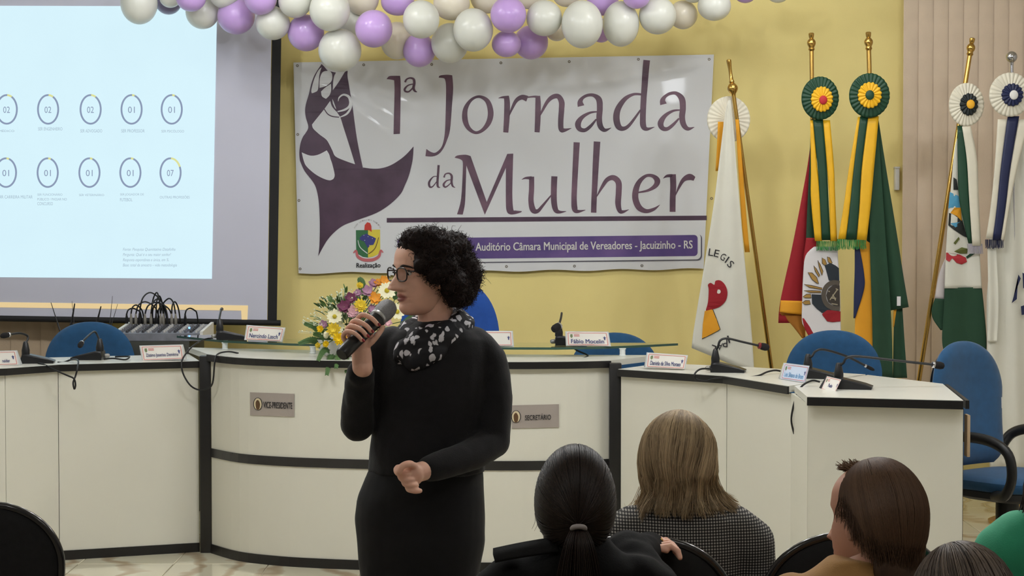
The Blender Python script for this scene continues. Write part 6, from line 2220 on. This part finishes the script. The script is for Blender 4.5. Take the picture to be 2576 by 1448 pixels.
def seated(label, hp, Y, s, fdir, cloth, cloth_name, skin=SK2, sw=0.19, seat_z=0.40, shoulder_drop=0.205, lean=0.0, arms='lap', ears=True, twist=0.0, nose=1.0, roll=0.0):
    """Seated figure facing the stage (+Y): hp = pixel of the head's middle at eye height."""
    c = U(hp[0], hp[1], Y)
    r = thing('person', label, 'person', (c.x, Y, 0))
    R = face_dir(fdir, roll)
    sz = c.z - shoulder_drop
    cx, cy = c.x + twist, Y - 0.02

    def V3(x, y, z):
        return Vector((cx + x, cy + y, z))

    def shapes(e):
        hip = seat_z + 0.12
        S = [('loft', [(V3(0, 0, sz + 0.075 + e), 0.050 + e, 0.05 + e, 0), (V3(0, 0, sz + 0.045 + e), 0.085 + e, 0.062 + e, 0), (V3(0, 0, sz + 0.012 + e), sw * 0.78 + e, 0.082 + e, 0), (V3(0, 0.005, sz - 0.05), sw * 0.90 + e, 0.105 + e, 0),
                       (V3(0, 0.01, sz - 0.16), sw * 0.86 + e, 0.115 + e, 0), (V3(0, 0.01, sz - 0.30), sw * 0.80 + e, 0.115 + e, 0), (V3(0, 0.0, hip), sw * 0.92 + e, 0.125 + e, 0), (V3(0, 0.0, seat_z + 0.02), sw * 0.9 + e, 0.11 + e, 0)])]
        for q in (-1, 1):
            S.append(('limb', [V3(q * sw * 0.72, 0, sz - 0.015), V3(q * (sw - 0.012), 0.0, sz - 0.045)], [0.056 + e, 0.056 + e]))
            if arms == 'lap' or (arms == 'reach' and q == -1):
                S.append(('limb', [V3(q * (sw - 0.012), 0.0, sz - 0.045), V3(q * (sw + 0.02), 0.02, sz - 0.28)], [0.056 + e, 0.043 + e]))
                S.append(('limb', [V3(q * (sw + 0.02), 0.02, sz - 0.28), V3(q * 0.10, 0.24, max(seat_z + 0.17, sz - 0.34))], [0.043 + e, 0.034 + e]))
        return S, hip
    S, hip = shapes(0.0)
    low = []
    for q in (-1, 1):
        low.append(('limb', [V3(q * 0.09, 0.0, seat_z + 0.09), V3(q * 0.11, 0.36, seat_z + 0.08), V3(q * 0.11, 0.37, 0.30), V3(q * 0.11, 0.35, 0.08)], [0.085, 0.062, 0.050, 0.038]))
        hz = max(seat_z + 0.17, sz - 0.34)
        if arms == 'lap' or q == -1:
            S.append(('ball', V3(q * 0.085, 0.285, hz), (0.034, 0.045, 0.018), None))
            for i in range(4):
                S.append(('limb', [V3(q * (0.105 - 0.018 * i), 0.315, hz), V3(q * (0.10 - 0.017 * i), 0.352 + 0.004 * (i in (1, 2)), hz - 0.006), V3(q * (0.098 - 0.016 * i), 0.372, hz - 0.022)], [0.0088, 0.008, 0.007]))
            S.append(('limb', [V3(q * 0.06, 0.275, hz), V3(q * 0.042, 0.30, hz + 0.004), V3(q * 0.035, 0.325, hz)], [0.011, 0.0095, 0.008]))
    nt_ = c + R @ (Vector((0, -0.025, -0.07)) * s)
    S.append(('limb', [nt_, nt_.lerp(V3(0, 0, sz + 0.02), 0.5), V3(0, 0, sz + 0.02)], [0.052 * s, 0.052 * s, 0.062]))
    v_, f_ = blob(S + low, voxel=0.006 if arms == 'lap' else 0.005, smooth=3)
    mb = MB()
    mb.add(v_, f_)
    add_head(mb, R, c, s, nose, ears)
    mb.build('body', skin, r, angle=180)
    for sx in (-1, 1):
        e = c + R @ (Vector((sx * 0.0295, 0.0570, 0.001)) * s)
        ey = MB().ball(e, 0.0125, nu=12, nv=8).build('eye', EYEW, r)
    S2, _ = shapes(0.012)
    return r, c, R, S2, V3, sz, low


def trousers(r, low, m):
    v_, f_ = blob([(a, p, [q + 0.012 for q in rr]) for a, p, rr in low], voxel=0.012, smooth=3)
    MB().add(v_, f_).build('trousers', m, r, angle=180)
    for a, p, rr in low:
        f = p[-1]
        v_, f_ = blob([('limb', [f + Vector((0, -0.02, -0.035)), f + Vector((0, 0.10, -0.045)), f + Vector((0, 0.18, -0.05))], [0.042, 0.040, 0.028])], voxel=0.01, smooth=2)
        MB().add([Vector((q.x, q.y, max(0.002, q.z))) for q in v_], f_).build('shoe', M_EDGE, r, angle=180)


def cap_path(c, R, rad, th0, th1, az, n, pole=(0, -0.25, 1), off=Vector((0, 0, 0))):
    """Points over the skull from near the crown (th0) down to th1 at azimuth az (0 = the back)."""
    P = Vector(pole).normalized()
    a = Vector((0, -1, 0)) - P * P.dot(Vector((0, -1, 0)))
    a.normalize()
    b = P.cross(a)
    out = []
    for i in range(n):
        th = th0 + (th1 - th0) * i / (n - 1)
        d = P * cos(th) + (a * cos(az) + b * sin(az)) * sin(th)
        out.append(c + R @ (Vector((d.x * rad[0], d.y * rad[1], d.z * rad[2])) + off))
    return out


def locks(c, R, rad, P, az, zend, t0, n, off):
    """A strand lying on the skull from near the crown P (t0) to direction az at height zend."""
    P = Vector(P).normalized()
    E = Vector((sin(az), -cos(az), zend)).normalized()
    ang = P.angle(E)
    out = []
    for i in range(n):
        t = t0 + (1 - t0) * i / (n - 1)
        d = (P * sin((1 - t) * ang) + E * sin(t * ang)) / sin(ang)
        out.append(c + R @ (Vector((d.x * rad[0], d.y * rad[1], d.z * rad[2])) + off))
    return out


# woman with the ponytail
M_JKT = mat('black_jacket', (13, 12, 12), 0.9, var=0.2, scale=20, bump=0.2, bscale=250, spec=0.2)
M_DTR = mat('dark_trousers', (28, 28, 34), 0.85)
r, c, R, S2, V3, sz, low = seated('seated person seen from behind with dark ponytail and black jacket', (1447, 1262), 4.0, 1.0, (0.0, 1, -0.05), M_JKT, 'jacket', sw=0.178, arms='reach', shoulder_drop=0.158, skin=skin_mat('dusky_skin', (150, 106, 90)))
sh = V3(0.165, 0.0, sz - 0.045)
el, wr = U(1588, 1402, 4.24), U(1632, 1380, 4.40)
S2 += [('limb', vcrom([sh, U(1580, 1404, 4.10), el], 4), [0.066, 0.064, 0.062, 0.060, 0.058, 0.056, 0.054, 0.052, 0.050]), ('limb', [el, wr], [0.050, 0.040])]
v_, f_ = blob(S2, voxel=0.008, smooth=4)
MB().add(ruck(v_, 0.008, 12, 2.0), f_).build('jacket', M_JKT, r, angle=180)
# turned-up collar wing on the shoulder
mb = MB()
rows = []
for i in range(9):
    t = i / 8
    p = U(1400 - 160 * t, 1350 + 28 * t ** 1.3, 3.94 - 0.0 * t)
    rows.append([p, p + Vector((0.0, -0.016, -0.010)), p + Vector((0.004, -0.034, -0.024 + 0.004 * t))])
mb.grid(rows).build('collar', M_JKT, r, angle=180).modifiers.new('thickness', 'SOLIDIFY').thickness = 0.006
trousers(r, low, M_DTR)
hpos = U(1656, 1371, 4.40)
sh_ = [('ball', hpos, (0.030, 0.026, 0.014), Matrix.Rotation(0.3, 3, 'Y')), ('limb', [wr, hpos], [0.024, 0.022])]
for i in range(4):
    q = U(1664 + 4 * i, 1362 + 5 * i, 4.415 - 0.022 * i)
    sh_.append(('limb', [q + Vector((-0.012, 0, 0)), q + Vector((0.010, -0.004, 0.004)), q + Vector((0.026, -0.010, -0.006)), q + Vector((0.030, -0.016, -0.02))], [0.0085, 0.0082, 0.0076, 0.0065]))
q = U(1640, 1378, 4.36)
sh_.append(('limb', [q, q + Vector((0.012, -0.014, 0.004)), q + Vector((0.032, -0.018, -0.002))], [0.010, 0.009, 0.0075]))
v_, f_ = blob(sh_, voxel=0.0025, smooth=3)
MB().add(v_, f_).build('hand', SK, r, angle=180)
MB().ball(U(1663, 1358, 4.385), 0.005, nu=10, nv=8).build('finger_ring', M_BRASS, r)
M_H1 = hair_mat('dark_brown_hair', (20, 15, 13), (50, 38, 32), 0.45)
rad = (0.084, 0.108, 0.120)
mb, tones = MB(), []
rnd = random.Random(3)
off = Vector((0, -0.010, 0.0))
tie = U(1455, 1324, 3.875)
# cap surface with the face left open
vs_, fs_ = [], []
NU_, NV_ = 40, 24
for j in range(NV_ + 1):
    for i in range(NU_):
        az = 2 * pi * i / NU_
        front = 0.5 - 0.5 * cos(az)
        thm = radians(132) - radians(72) * front ** 1.6
        p = cap_path(c, R, rad, thm * j / NV_, thm * j / NV_ + 0.001, az, 2, off=off)[0]
        vs_.append(p)
for j in range(NV_):
    for i in range(NU_):
        fs_.append((j * NU_ + i, j * NU_ + (i + 1) % NU_, (j + 1) * NU_ + (i + 1) % NU_, (j + 1) * NU_ + i))
mb.add(vs_, fs_)
tones += [0.2 + 0.1 * cast(v * 60) for v in vs_]
loc_t = (R.transposed() @ (tie - c)) - off
td = Vector((loc_t.x / rad[0], loc_t.y / rad[1], loc_t.z / rad[2])).normalized()
for q in range(1100):
    az = rnd.uniform(0, 2 * pi)
    front = 0.5 - 0.5 * cos(az)
    thm = (radians(132) - radians(72) * front ** 1.6) * rnd.uniform(0.75, 1.0)
    if rnd.random() < 0.5:
        thm *= rnd.uniform(0.2, 1)
    P0 = cap_path(Vector((0, 0, 0)), Matrix.Identity(3), (1, 1, 1), thm, thm + 0.01, az, 2)[0].normalized()
    path = []
    ang = P0.angle(td)
    for i in range(11):
        t = i / 10
        d = (P0 * sin((1 - t) * ang) + td * sin(t * ang)) / max(1e-4, sin(ang))
        kk = 1.015 + 0.012 * sin(pi * t) + 0.01 * rnd.random() * 0.3
        path.append(c + R @ (Vector((d.x * rad[0] * kk, d.y * rad[1] * kk, d.z * rad[2] * kk)) + off))
    strand(mb, tones, path, 0.0011, 0.25 + 0.75 * rnd.random() ** 1.5, 0.6)
for q in range(420):
    a = rnd.uniform(0, 2 * pi)
    rr = sqrt(rnd.random())
    p0 = tie + Vector((0.012 * rr * cos(a), 0.010 * rr * sin(a), 0))
    e = tie + Vector((0.062 * rr * cos(a) - 0.004, -0.02 + 0.03 * rr * sin(a), -0.24 - 0.03 * rnd.random()))
    m1 = tie + Vector((0.030 * rr * cos(a), -0.03 + 0.018 * rr * sin(a), -0.03))
    m2 = tie + Vector((0.050 * rr * cos(a), -0.03 + 0.025 * rr * sin(a), -0.12))
    strand(mb, tones, vcrom([p0, m1, m2, e], 4), 0.0015, 0.25 + 0.75 * rnd.random() ** 1.5, 0.5)
for (x0, y0, x1, y1) in ((1345, 1290, 1338, 1330), (1350, 1300, 1344, 1335), (1542, 1240, 1556, 1275), (1546, 1255, 1560, 1290)):
    a_, b_ = U(x0, y0, 4.0), U(x1, y1, 4.0)
    strand(mb, tones, vcrom([a_, (a_ + b_) / 2 + Vector((0.004 if x1 < x0 else -0.004, 0, 0)), b_], 4), 0.0006, 0.6, 0.5)
mb.tone = tones
mb.build('hair', M_H1, r, angle=180, fix=False)
MB().tube([tie + Vector((0.0125 * cos(a), -0.012 - 0.011 * sin(a), -0.002 + 0.006 * sin(a))) for a in [2 * pi * i / 20 for i in range(20)]], 0.0055, n=10, closed=True).build('hair_tie', mat('grey_hair_tie', (150, 142, 140), 0.6), r)

# woman with fair hair and checked jacket
M_CHK = bpy.data.materials.new('checked_tweed')
M_CHK.use_nodes = True
nt = M_CHK.node_tree
b = nt.nodes['Principled BSDF']
tc = nt.nodes.new('ShaderNodeTexCoord')
sx_ = nt.nodes.new('ShaderNodeSeparateXYZ')
nt.links.new(tc.outputs['Object'], sx_.inputs[0])


def mth(op, a, b_=None):
    n = nt.nodes.new('ShaderNodeMath')
    n.operation = op
    for i, q in enumerate((a, b_)):
        if q is None:
            continue
        if isinstance(q, (int, float)):
            n.inputs[i].default_value = q
        else:
            nt.links.new(q, n.inputs[i])
    return n.outputs[0]


kx = 2 * pi / 0.0070
u1 = mth('SINE', mth('MULTIPLY', sx_.outputs['X'], kx))
u2 = mth('SINE', mth('MULTIPLY', sx_.outputs['Z'], kx))
s_ = mth('ADD', mth('MULTIPLY', u1, 0.5), mth('MULTIPLY', u2, 0.5))
rp = nt.nodes.new('ShaderNodeValToRGB')
rp.color_ramp.elements[0].color = (*lin((30, 28, 28)), 1)
rp.color_ramp.elements[0].position = 0.50
rp.color_ramp.elements[1].color = (*lin((158, 153, 146)), 1)
rp.color_ramp.elements[1].position = 0.72
nt.links.new(mth('ADD', mth('MULTIPLY', s_, 0.5), 0.5), rp.inputs['Fac'])
nt.links.new(rp.outputs['Color'], b.inputs['Base Color'])
b.inputs['Roughness'].default_value = 0.85
r, c, R, S2, V3, sz, low = seated('seated person seen from behind with fair shoulder-length hair and checked jacket', (1706, 1152), 4.70, 0.98, (0.05, 1, -0.02), M_CHK, 'jacket', sw=0.168, shoulder_drop=0.165, twist=0.012, seat_z=0.46)
v_, f_ = blob(S2, voxel=0.008, smooth=4)
MB().add(ruck(v_, 0.007, 11, 4.0), f_).build('jacket', M_CHK, r, angle=180)
trousers(r, low, M_DTR)
WAVE[0], WAVE[1] = 0.014, 14.0
M_H2 = hair_mat('fair_hair', (84, 66, 46), (222, 196, 156), 0.5)
rad = (0.096, 0.112, 0.126)
off = Vector((0, -0.008, -0.006))
mb, tones = MB(), []
rnd = random.Random(4)
hv, hf = blob([('ball', c + R @ off, (rad[0] * 0.97, rad[1] * 0.9, rad[2] * 0.97)), ('ball', c + Vector((0.0, -0.045, -0.045)), (0.078, 0.050, 0.066))], voxel=0.009, smooth=3)
keep = [v for v in hv]
mb.add(hv, hf)
tones += [0.1 + 0.3 * cast(v * 40) for v in hv]
for q in range(2800):
    az = rnd.uniform(-1, 1) * pi * 0.80
    t0 = 0.01 + 0.75 * rnd.random() ** 1.6
    path = locks(c, R, rad, (0.16, 0.42, 1), az, -0.22, t0, 9, off)
    e = path[-1]
    out = Vector((e.x - c.x, e.y - c.y, 0)).normalized()
    n1, n2 = mnoise.noise(Vector((az * 5, 0.3, 2.0))), mnoise.noise(Vector((az * 8, 4.0, 1.0)))
    n3 = mnoise.noise(Vector((az * 16, 2.0, 6.0)))
    ln = 0.082 + 0.016 * n1 + 0.012 * n3 + rnd.uniform(-0.012, 0.012)
    flip = 0.002 + 0.014 * n2 + (0.016 * max(0.0, out.x) ** 2) + rnd.uniform(-0.003, 0.003)
    wv = 0.012 * n2 + rnd.uniform(-0.004, 0.004)
    w2 = -0.014 * n1 + rnd.uniform(-0.004, 0.004)
    p1 = e + Vector((wv, 0, -ln * 0.35)) - out * (0.008 + 0.008 * n1)
    p2 = e + Vector((wv * 0.5 + w2 + max(0, out.x) * 0.014, 0, -ln * 0.75)) - out * (0.008 - 0.010 * n2)
    p3 = e + Vector((w2 * 1.6 + max(0, out.x) * 0.020, 0, -ln - 0.004)) + out * flip
    path += vcrom([e, p1, p2, p3], 4)[1:]
    lf = 1.0 + 0.03 * rnd.random() + 0.02 * n3
    path = [c + Vector(((p.x - c.x) * lf, (p.y - c.y) * lf, p.z - c.z)) for p in path]
    tn = cast(Vector((az * 6.0, t0 * 2, 1.3)))
    WAVE[2] = Vector((rnd.uniform(0, 0.3), 0, rnd.uniform(0, 0.3)))
    strand(mb, tones, path, rnd.uniform(0.0007, 0.0013), min(1, max(0, -0.05 + 0.75 * tn + 0.4 * rnd.random())), 0.35)
for q in range(26):
    x = rnd.choice((1, -1)) * rnd.uniform(0.09, 0.10)
    p = c + Vector((x, -0.02, -0.06 - 0.03 * rnd.random()))
    strand(mb, tones, vcrom([p, p + Vector((x * 0.15, 0, -0.03)), p + Vector((x * 0.35 + rnd.uniform(-.01, .01), -0.005, -0.055)), p + Vector((x * 0.4, 0, -0.04 - 0.04 * rnd.random()))], 4), 0.0007, 0.8, 0.4)
mb.tone = tones
mb.build('hair', M_H2, r, angle=180, fix=False)

WAVE[0] = 0.006
# person with short brown hair, tan top
M_TAN = mat('tan_wool', (158, 118, 66), 0.85, var=0.10, scale=20, bump=0.3, bscale=300, sheen=0.1)
r, c, R, S2, V3, sz, low = seated('seated person with short brown hair turned aside, tan top', (2197, 1302), 4.0, 1.04, (-0.64, 0.77, -0.10), M_TAN, 'sweater', sw=0.185, shoulder_drop=0.165, twist=-0.036, roll=0.16, skin=skin_mat('rosy_skin', (196, 146, 122)))
v_, f_ = blob(S2, voxel=0.008, smooth=4)
MB().add(ruck(v_, 0.007, 11, 6.0), f_).build('sweater', M_TAN, r, angle=180)
trousers(r, low, M_DTR)
M_H3 = hair_mat('brown_hair', (44, 31, 24), (112, 84, 62), 0.5)
rad = (0.089, 0.114, 0.127)
off = Vector((0, -0.014, 0.0))
mb, tones = MB(), []
rnd = random.Random(6)
hl = lambda x, y, z: c + R @ Vector((x, y, z))
hv, hf = blob([('ball', hl(0.006, -0.030, 0.006), (0.080, 0.090, 0.114), R), ('ball', hl(0.012, -0.058, -0.055), (0.064, 0.055, 0.085), R), ('ball', hl(0, -0.065, -0.105), (0.060, 0.04, 0.06), R)], voxel=0.009, smooth=3)
mb.add(hv, hf)
tones += [0.15 + 0.25 * cast(v * 50) for v in hv]
for q in range(1900):
    az = rnd.uniform(-1, 1) * pi * 0.62
    th0 = 0.01 + 0.85 * rnd.random() ** 1.8
    if az < -2.05:
        continue
    ze = -0.55 + rnd.uniform(-0.12, 0.1) + 0.45 * (abs(az) / 1.95) ** 2
    if az < -1.15:
        ze = max(ze, -0.50 + 0.80 * min(1.0, (-1.15 - az) / 0.6) + rnd.uniform(-0.08, 0.08))
    path = locks(c, R, rad, (0.0, 0.35, 1), az, ze, th0, 11, off)
    e, e0 = path[-1], path[-2]
    d = (e - e0).normalized()
    wv = Vector((rnd.uniform(-.006, .006), rnd.uniform(-.004, .004), 0))
    path += [e + d * 0.02 + wv, e + d * 0.035 + wv * 2 + Vector((0, 0, -0.012))]
    strand(mb, tones, path, rnd.uniform(0.0008, 0.0013), min(1, 0.15 + 0.45 * cast(Vector((az * 6, th0, 4))) + 0.4 * rnd.random()), 0.35)
for q in range(260):     # tuft swept up over the forehead
    p = U(2176 + rnd.uniform(-32, 30), 1196 + rnd.uniform(-4, 10), 4.04 + rnd.uniform(-0.03, 0.03))
    strand(mb, tones, vcrom([p, p + Vector((-0.012, 0.004, 0.014)), p + Vector((-0.026 + rnd.uniform(-.010, .006), 0.006, 0.022 + rnd.uniform(-.008, .010)))], 4), 0.0018, 0.6 + 0.4 * rnd.random(), 0.35)
mb.tone = tones
mb.build('hair', M_H3, r, angle=180, fix=False)

# greyish brown head at the lower edge
r, c, R, S2, V3, sz, low = seated('seated person of whom only a greying brown crown shows at the lower edge', (2422, 1548), 3.2, 1.02, (-0.1, 1, -0.1), M_JKT, 'jacket', sw=0.18, shoulder_drop=0.20, seat_z=0.36)
v_, f_ = blob(S2, voxel=0.012, smooth=4)
MB().add(v_, f_).build('jacket', M_JKT, r, angle=180)
trousers(r, low, M_DTR)
M_H4 = hair_mat('greying_brown_hair', (38, 30, 26), (150, 132, 116), 0.45)
rad = (0.091, 0.114, 0.122)
off = Vector((0, -0.008, 0.0))
mb, tones = MB(), []
rnd = random.Random(8)
hv, hf = blob([('ball', c + R @ off, (0.089, 0.108, 0.119), R), ('ball', c + Vector((0, -0.05, -0.08)), (0.08, 0.055, 0.08))], voxel=0.009, smooth=3)
mb.add(hv, hf)
tones += [0.1 + 0.2 * cast(v * 60) for v in hv]
for q in range(1500):
    az = rnd.uniform(-1, 1) * pi * 0.8
    th0 = rnd.uniform(0.01, 0.9)
    path = locks(c, R, rad, (-0.15, 0.30, 1), az, -0.3, 0.01 + 0.8 * rnd.random() ** 1.6, 10, off)
    lf = rnd.uniform(1.0, 1.03)
    path = [c + (p - c) * lf for p in path]
    path.append(path[-1] + Vector((0, 0, -0.05)))
    strand(mb, tones, path, rnd.uniform(0.0008, 0.0014), min(1, max(0, 0.55 * (cast(Vector((az * 9, th0, 2))) - 0.15) + 0.4 * rnd.random() ** 2)), 0.4)
mb.tone = tones
mb.build('hair', M_H4, r, angle=180, fix=False)

WAVE[0] = 0.0
# person in green at the picture edge
M_GRN2 = mat('mint_green_cotton', (46, 150, 112), 0.8, var=0.08, scale=15, bump=0.2, bscale=300, sheen=0.1)
r, c, R, S2, V3, sz, low = seated('seated person in a mint green top with long dark hair, cut by the picture edge', (2712, 1120), 4.3, 1.0, (0.0, 1, 0), M_GRN2, 'top', sw=0.185, shoulder_drop=0.195)
v_, f_ = blob(S2, voxel=0.009, smooth=4)
MB().add(ruck(v_, 0.007, 11, 8.0), f_).build('top', M_GRN2, r, angle=180)
trousers(r, low, M_DTR)
mb, tones = MB(), []
rnd = random.Random(9)
rad = (0.092, 0.112, 0.124)
hv, hf = blob([('ball', c + Vector((0, -0.01, 0)), (0.088, 0.105, 0.12)), ('ball', c + Vector((0, -0.06, -0.10)), (0.10, 0.05, 0.12))], voxel=0.010, smooth=3)
mb.add(hv, hf)
tones += [0.2] * len(hv)
for q in range(500):
    az = rnd.uniform(-1, 1) * pi * 0.75
    path = cap_path(c, R, rad, rnd.uniform(0.02, 0.8), radians(98), az, 7, off=Vector((0, -0.008, 0)))
    e = path[-1]
    path += vcrom([e, e + Vector((rnd.uniform(-.012, .012) + (e.x - c.x) * 0.25, -0.02, -0.08)), e + Vector((rnd.uniform(-.02, .02) + (e.x - c.x) * 0.5, -0.03, -0.17 - 0.05 * rnd.random()))], 3)[1:]
    strand(mb, tones, path, 0.002, rnd.random(), 0.35)
mb.tone = tones
mb.build('hair', M_H1, r, angle=180, fix=False)

# ---------------------------------------------------------------- black auditorium chairs
M_FAB = mat('black_chair_fabric', (20, 20, 21), 0.9, var=0.2, scale=60, bump=0.3, bscale=600)
M_PIPE = mat('glossy_black_trim', (30, 29, 31), 0.18, coat=0.4)


def make_seat(label, group):
    r = thing('stacking_chair', label, 'chair', (0, 0, 0), group)
    b_ = MB()
    chair_back(b_, 0.50, 0.87, 0.222, 0.20, 0.0, 0.045, 0.0, 0.03, rc=0.55)
    b_.v = [(x, -y - 0.20 - (z - 0.5) * 0.12, z) for x, y, z in b_.v]
    b_.build('backrest', M_FAB, r)
    # trim following the outline of the back
    N = 60
    pts = []
    for i in range(N + 1):
        q = i / N
        s = 1 if q >= 0.5 else -1
        t = min(1.0, (1 - abs(2 * q - 1)) ** 0.7) if True else 0
        wbase = 0.20 + 0.022 * min(1, t * 1.6)
        tt = max(0.0, (t - 0.45) / 0.55)
        wd = wbase * max(0.0, 1 - tt ** 2.6) ** (1 / 2.2)
        x = s * wd
        y = -0.03 * (x * x) / 0.05 + 0.025 * sin(pi * t) - 0.01
        z = 0.50 + 0.37 * t
        pts.append(Vector((x * 1.01, -y - 0.20 - (z - 0.5) * 0.12, z + 0.003 * t)))
    MB().tube(pts, 0.011, n=10).build('edge_trim', M_PIPE, r)
    rows = []
    for (z, k) in ((0.40, 0.85), (0.41, 0.98), (0.43, 1.0), (0.445, 0.96), (0.452, 0.7), (0.453, 0.05)):
        rows.append([Vector((0.22 * k * (abs(cos(a)) ** 0.5) * (1 if cos(a) >= 0 else -1), 0.02 + 0.22 * k * (abs(sin(a)) ** 0.5) * (1 if sin(a) >= 0 else -1), z)) for a in [2 * pi * i / 36 for i in range(36)]])
    MB().grid(rows, wrap=True).build('seat', M_FAB, r)
    for sx in (-1, 1):
        for (y0, y1) in ((0.18, 0.22), (-0.17, -0.26)):
            MB().tube([Vector((sx * 0.18, y0, 0.405)), Vector((sx * 0.21, y1, 0.012))], 0.0115, n=10).build('leg', M_PIPE, r)
        MB().tube(vcrom([(sx * 0.16, -0.15, 0.405), (sx * 0.16, -0.225, 0.43), (sx * 0.16, -0.225, 0.56)], 4), 0.011, n=8).build('back_upright', M_PIPE, r)
    return r


G6 = 'black stacking chairs for the audience'
s1 = make_seat('black chair with rounded back in the lower corner below the screen', G6)
s1.location = (gx(-66, 5.0), 5.22, 0)
s2 = dup(s1, (gx(1622, 4.42), 4.66, 0.0), radians(-4), 'black chair with a hand resting on its back, by the checked jacket', G6)
s3 = dup(s1, (gx(2148, 4.5), 4.72, 0), radians(3), 'black chair behind the short brown hair', G6)
